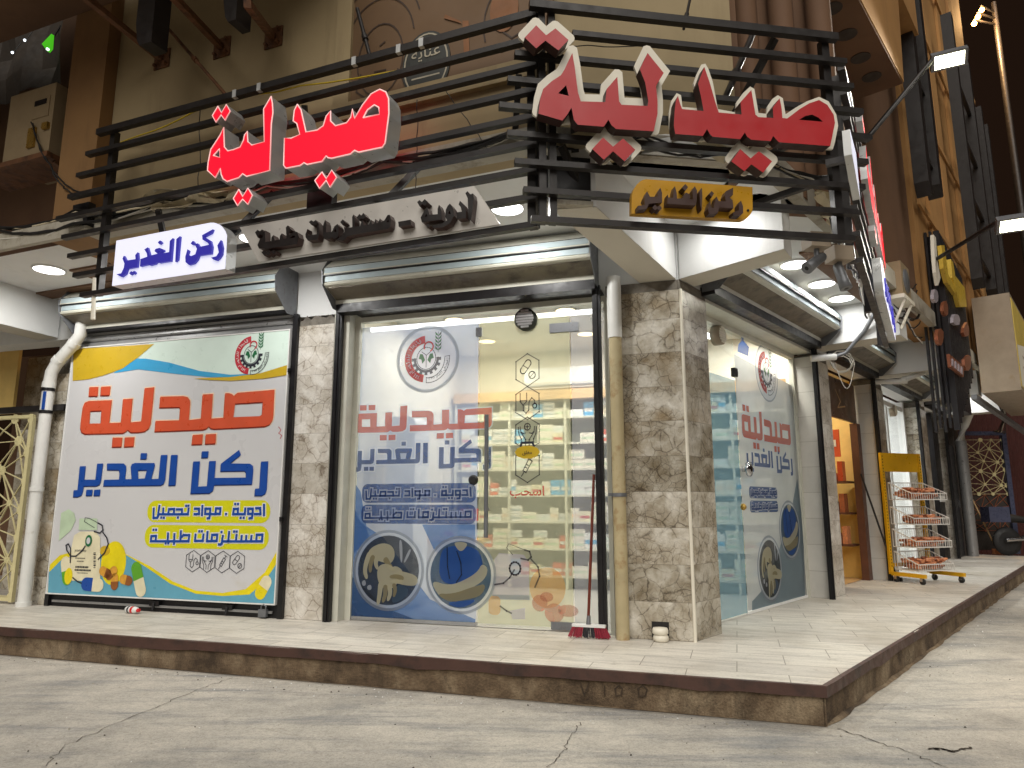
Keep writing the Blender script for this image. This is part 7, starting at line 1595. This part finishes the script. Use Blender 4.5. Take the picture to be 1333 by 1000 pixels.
for k in range(90):
    u0 = -2 + k * .13; m.add([FE.P(u0, ROAD, -2), FE.P(u0 + .065, ROAD, -1.93), FE.P(u0 + .065, 3.9, -1.93), FE.P(u0, 3.9, -2)], [(0, 1, 2, 3)]); m.add([FE.P(u0 + .065, ROAD, -1.93), FE.P(u0 + .13, ROAD, -2), FE.P(u0 + .13, 3.9, -2), FE.P(u0 + .065, 3.9, -1.93)], [(0, 1, 2, 3)])
build('sheet', m, 'corrugated_maroon', t); m = MB(); m.box(FE, -2, 9.7, 3.9, 4.0, -2.05, -1.9); build('rail', m, 'black_steel', t)
# parked motorcycle seen from behind the gate post, parked across the pavement end
mc = thing('motorcycle', 'dark parked motorcycle with a blue-grey carrier box at the far end of the pavement', 'motorcycle', FE.P(1.1, 0, .6))
Q = lambda u, z, nn=.6: FE.P(u, z, nn)
for u in (.45, 1.72):
    m = MB(); m.lathe(Q(u, .3, .55), [(.2, 0), (.29, .02), (.3, .05), (.29, .08), (.2, .1)], FE.n, 24); w_ = build('wheel', m, 'rubber', mc); m = MB(); m.lathe(Q(u, .3, .57), [(.2, 0), (.19, .03), (.04, .04), (.04, .06)], FE.n, 20); build('rim', m, 'chrome', w_)
m = MB(); m.tube([Q(1.72, .3), Q(1.5, .85), Q(1.42, 1.02)], .03, 8); m.tube([Q(.45, .3), Q(.85, .4), Q(1.25, .42), Q(1.48, .8)], .035, 8); m.tube([Q(.5, .72), Q(.95, .7), Q(1.45, .8)], .03, 8); build('body', m, 'motor_black', mc)
m = MB(); m.tube([Q(.9, .74), Q(1.05, .82), Q(1.25, .84), Q(1.4, .8)], [.06, .12, .12, .07], 12); build('fuel_tank', m, 'motor_black', mc); m = MB(); m.tube([Q(.35, .76), Q(.6, .78), Q(.92, .74)], [.06, .09, .06], 10); build('seat', m, 'rubber', mc)
m = MB(); m.box(FE, .05, .48, .7, 1.02, .45, .75); build('carrier_box', m, 'tank_blue', mc); m = MB(); m.tube([Q(1.42, 1.02, .3), Q(1.45, 1.03, .6), Q(1.42, 1.02, .9)], .015, 8); m.tube([Q(1.42, 1.02, .35), Q(1.4, 1.2, .32)], .008, 6); build('handlebar', m, 'chrome', mc)
m = MB(); m.lathe(Q(1.52, .9, .6), [(.03, -.08), (.08, 0), (.08, .05), (.06, .06)], FE.u, 16); build('headlight', m, 'chrome', mc); m = MB(); m.box(FE, .95, 1.25, .35, .62, .5, .7); build('engine', m, 'plate_grey', mc)
m = MB(); m.tube([Q(.35, .33, .72), Q(.7, .36, .74), Q(1.1, .4, .7)], [.045, .045, .025], 10); build('exhaust', m, 'chrome', mc)
t = thing('broom', 'thin wooden-handled broom leaning on the far gate post', 'broom', FE.P(.35, 0, .35)); m = MB(); m.tube([FE.P(.38, .1, .35), FE.P(.12, 1.25, .08)], .016, 8); build('handle', m, 'wood_light', t); m = MB(); m.box(FE, .3, .5, .02, .13, .3, .4); build('bristles', m, 'bread_brown', t)
# black fins and ladder frames on the right front
def fins(us, z0, z1, nn, label):
    t = thing('steel_fin', label, 'fin', R.P(us[0], z0, nn), 'steel fin frames on the right front')
    for i, u in enumerate(us):
        m = MB(); m.prism(R, [[(u, z0 + .25 * (i % 2)), (u + .12, z0 - .15 + .25 * (i % 2)), (u + .2, z0 - .1 + .25 * (i % 2)), (u + .2, z1), (u, z1)]], nn, nn + .16, back=True); build('upright', m, 'black_steel', t)
    m = MB(); z = z0 + .5
    while z < z1: m = MB(); m.bar(R.P(us[0] + .2, z, nn + .08), R.P(us[-1], z, nn + .08), .06); build('rung', m, 'black_steel', t); z += 1.05
fins((3.95, 4.75), 4.9, 9.5, 1.15, 'pair of black steel fins left of the upper floodlight')
fins((7.6, 9.4), 4.6, 9.3, 1.2, 'second pair of black steel fins, right of the upper floodlight')
fins((10.7, 11.6), 4.9, 9.0, 1.2, 'farthest black steel fin frame at the end of the right front')
# floodlights on arms
def flood(ax0, bx0, nn0, nn1, label, power):
    a = R.at(*ax0, nn0); b = R.at(*bx0, nn1); pa, pb_ = R.P(a[0], a[1], nn0), R.P(b[0], b[1], nn1)
    t = thing('floodlight', label, 'floodlight', pa, 'floodlights on long arms'); m = MB(); m.tube([pa, pb_], .025, 8); build('arm', m, 'black_steel', t)
    d = Vector((-.25, -.6, -.75)).normalized(); hf = Frame(pb_[:2], (1, -.3)); c = pb_ + Vector((.12, -.03, -.05)); x = Vector((.95, -.2, .25)).normalized(); y = d.cross(x).normalized()
    m = MB(); m.bar(c - d * .05, c + d * .03, .32, .17, y); build('housing', m, 'plate_grey', t)
    m = MB(); k_ = c + d * .032; x2 = d.cross(y).normalized(); m.quad([k_ - x2 * .13 - y * .065, k_ + x2 * .13 - y * .065, k_ + x2 * .13 + y * .065, k_ - x2 * .13 + y * .065]); m.quad([k_ - x2 * .13 + y * .065, k_ + x2 * .13 + y * .065, k_ + x2 * .13 - y * .065, k_ - x2 * .13 - y * .065]); build('lens', m, 'flood_lens', t)
    lampl('flood_lamp', 'SPOT', c + d * .08, power, (1, .97, .86), .12, d, t, 140)
flood((1124, 186), (1217, 74), 1.05, 1.7, 'upper white LED floodlight on a long dark arm', 260)
flood((1213, 341), (1302, 287), 1.15, 2.0, 'lower white LED floodlight at the right edge on a thin arm', 200)
# sodium lamp cluster high on a mast
t = thing('street_lamp', 'tall mast with three glowing orange sodium lamps at the top right', 'street lamp', V(13.6, 18.2, ROAD))
mp = CP + ray(1280, 12) * 19.5
m = MB(); m.tube([V(mp.x + .7, mp.y + .5, ROAD), V(mp.x + .7, mp.y + .5, mp.z + .6)], [.14, .07], 10); build('mast', m, 'black_steel', t)
for i, (x, y) in enumerate(((1278, 13), (1273, 22), (1268, 31))):
    p = CP + ray(x, y) * 19.5; m = MB(); m.lathe(p, [(.03, -.1), (.055, -.05), (.065, 0), (.055, .05), (.03, .1)], Vector((-.5, -.75, -.4)), 12); lp_ = build('lamp', m, 'sodium_lens', t)
    m = MB(); m.bar(p + V(0, 0, .12), V(mp.x + .7, mp.y + .5, p.z + .3), .04); build('arm', m, 'black_steel', lp_)
    lampl('sodium_lamp', 'POINT', p + Vector((-.12, -.2, -.12)), 650, (1, .58, .24), .1, (0, 0, -1), t)
# cables in the far street
for i in range(8):
    r = random.Random(800 + i); a = CR.P(3.2, 3.1 + .6 * r.random(), .05); b_ = R.P(4.35, 3.0 + .8 * r.random(), 1.0)
    cable([a, a.lerp(b_, .5) + V(0, 0, -.1 * r.random()), b_], .008, tones[i % 4], words[i % 4] + ' sagging between the side rack and the slatted sign', .08, 900 + i)
for i in range(6):
    r = random.Random(850 + i); a = R.P(9.0 + 2.2 * r.random(), 3.0 + .2 * r.random(), 1.1); b_ = R.P(12.3, 2.9 + .3 * r.random(), 1.0)
    cable([a, b_, FE.P(.6 + .5 * r.random(), 2.7, .1)], .012, tones[(i + 2) % 4], words[(i + 2) % 4] + ' looping over the far lattice gate', .2, 950 + i)
t = thing('air_conditioner', 'cream outdoor air conditioner on a shelf between the side rack and the slatted sign', 'air conditioner', R.P(3.2, 3.25, 1.0))
m = MB(); m.box(R, 3.0, 3.4, 3.3, 3.68, .97, 1.1); bo = build('casing', m, 'ac_white', t, bevel=.015); m = MB(); m.lathe(R.P(3.2, 3.49, 1.101), [(.14, 0), (.13, .012), (.02, .014)], R.n, 20); build('fan_grille', m, 'plate_grey', bo); m = MB(); m.box(R, 2.95, 3.45, 3.255, 3.295, .96, 1.12); m.bar(R.P(3.05, 3.25, 1.1), R.P(3.05, 3.0, .98), .025); m.bar(R.P(3.35, 3.25, 1.1), R.P(3.35, 3.0, .98), .025); build('bracket', m, 'ivory', t)
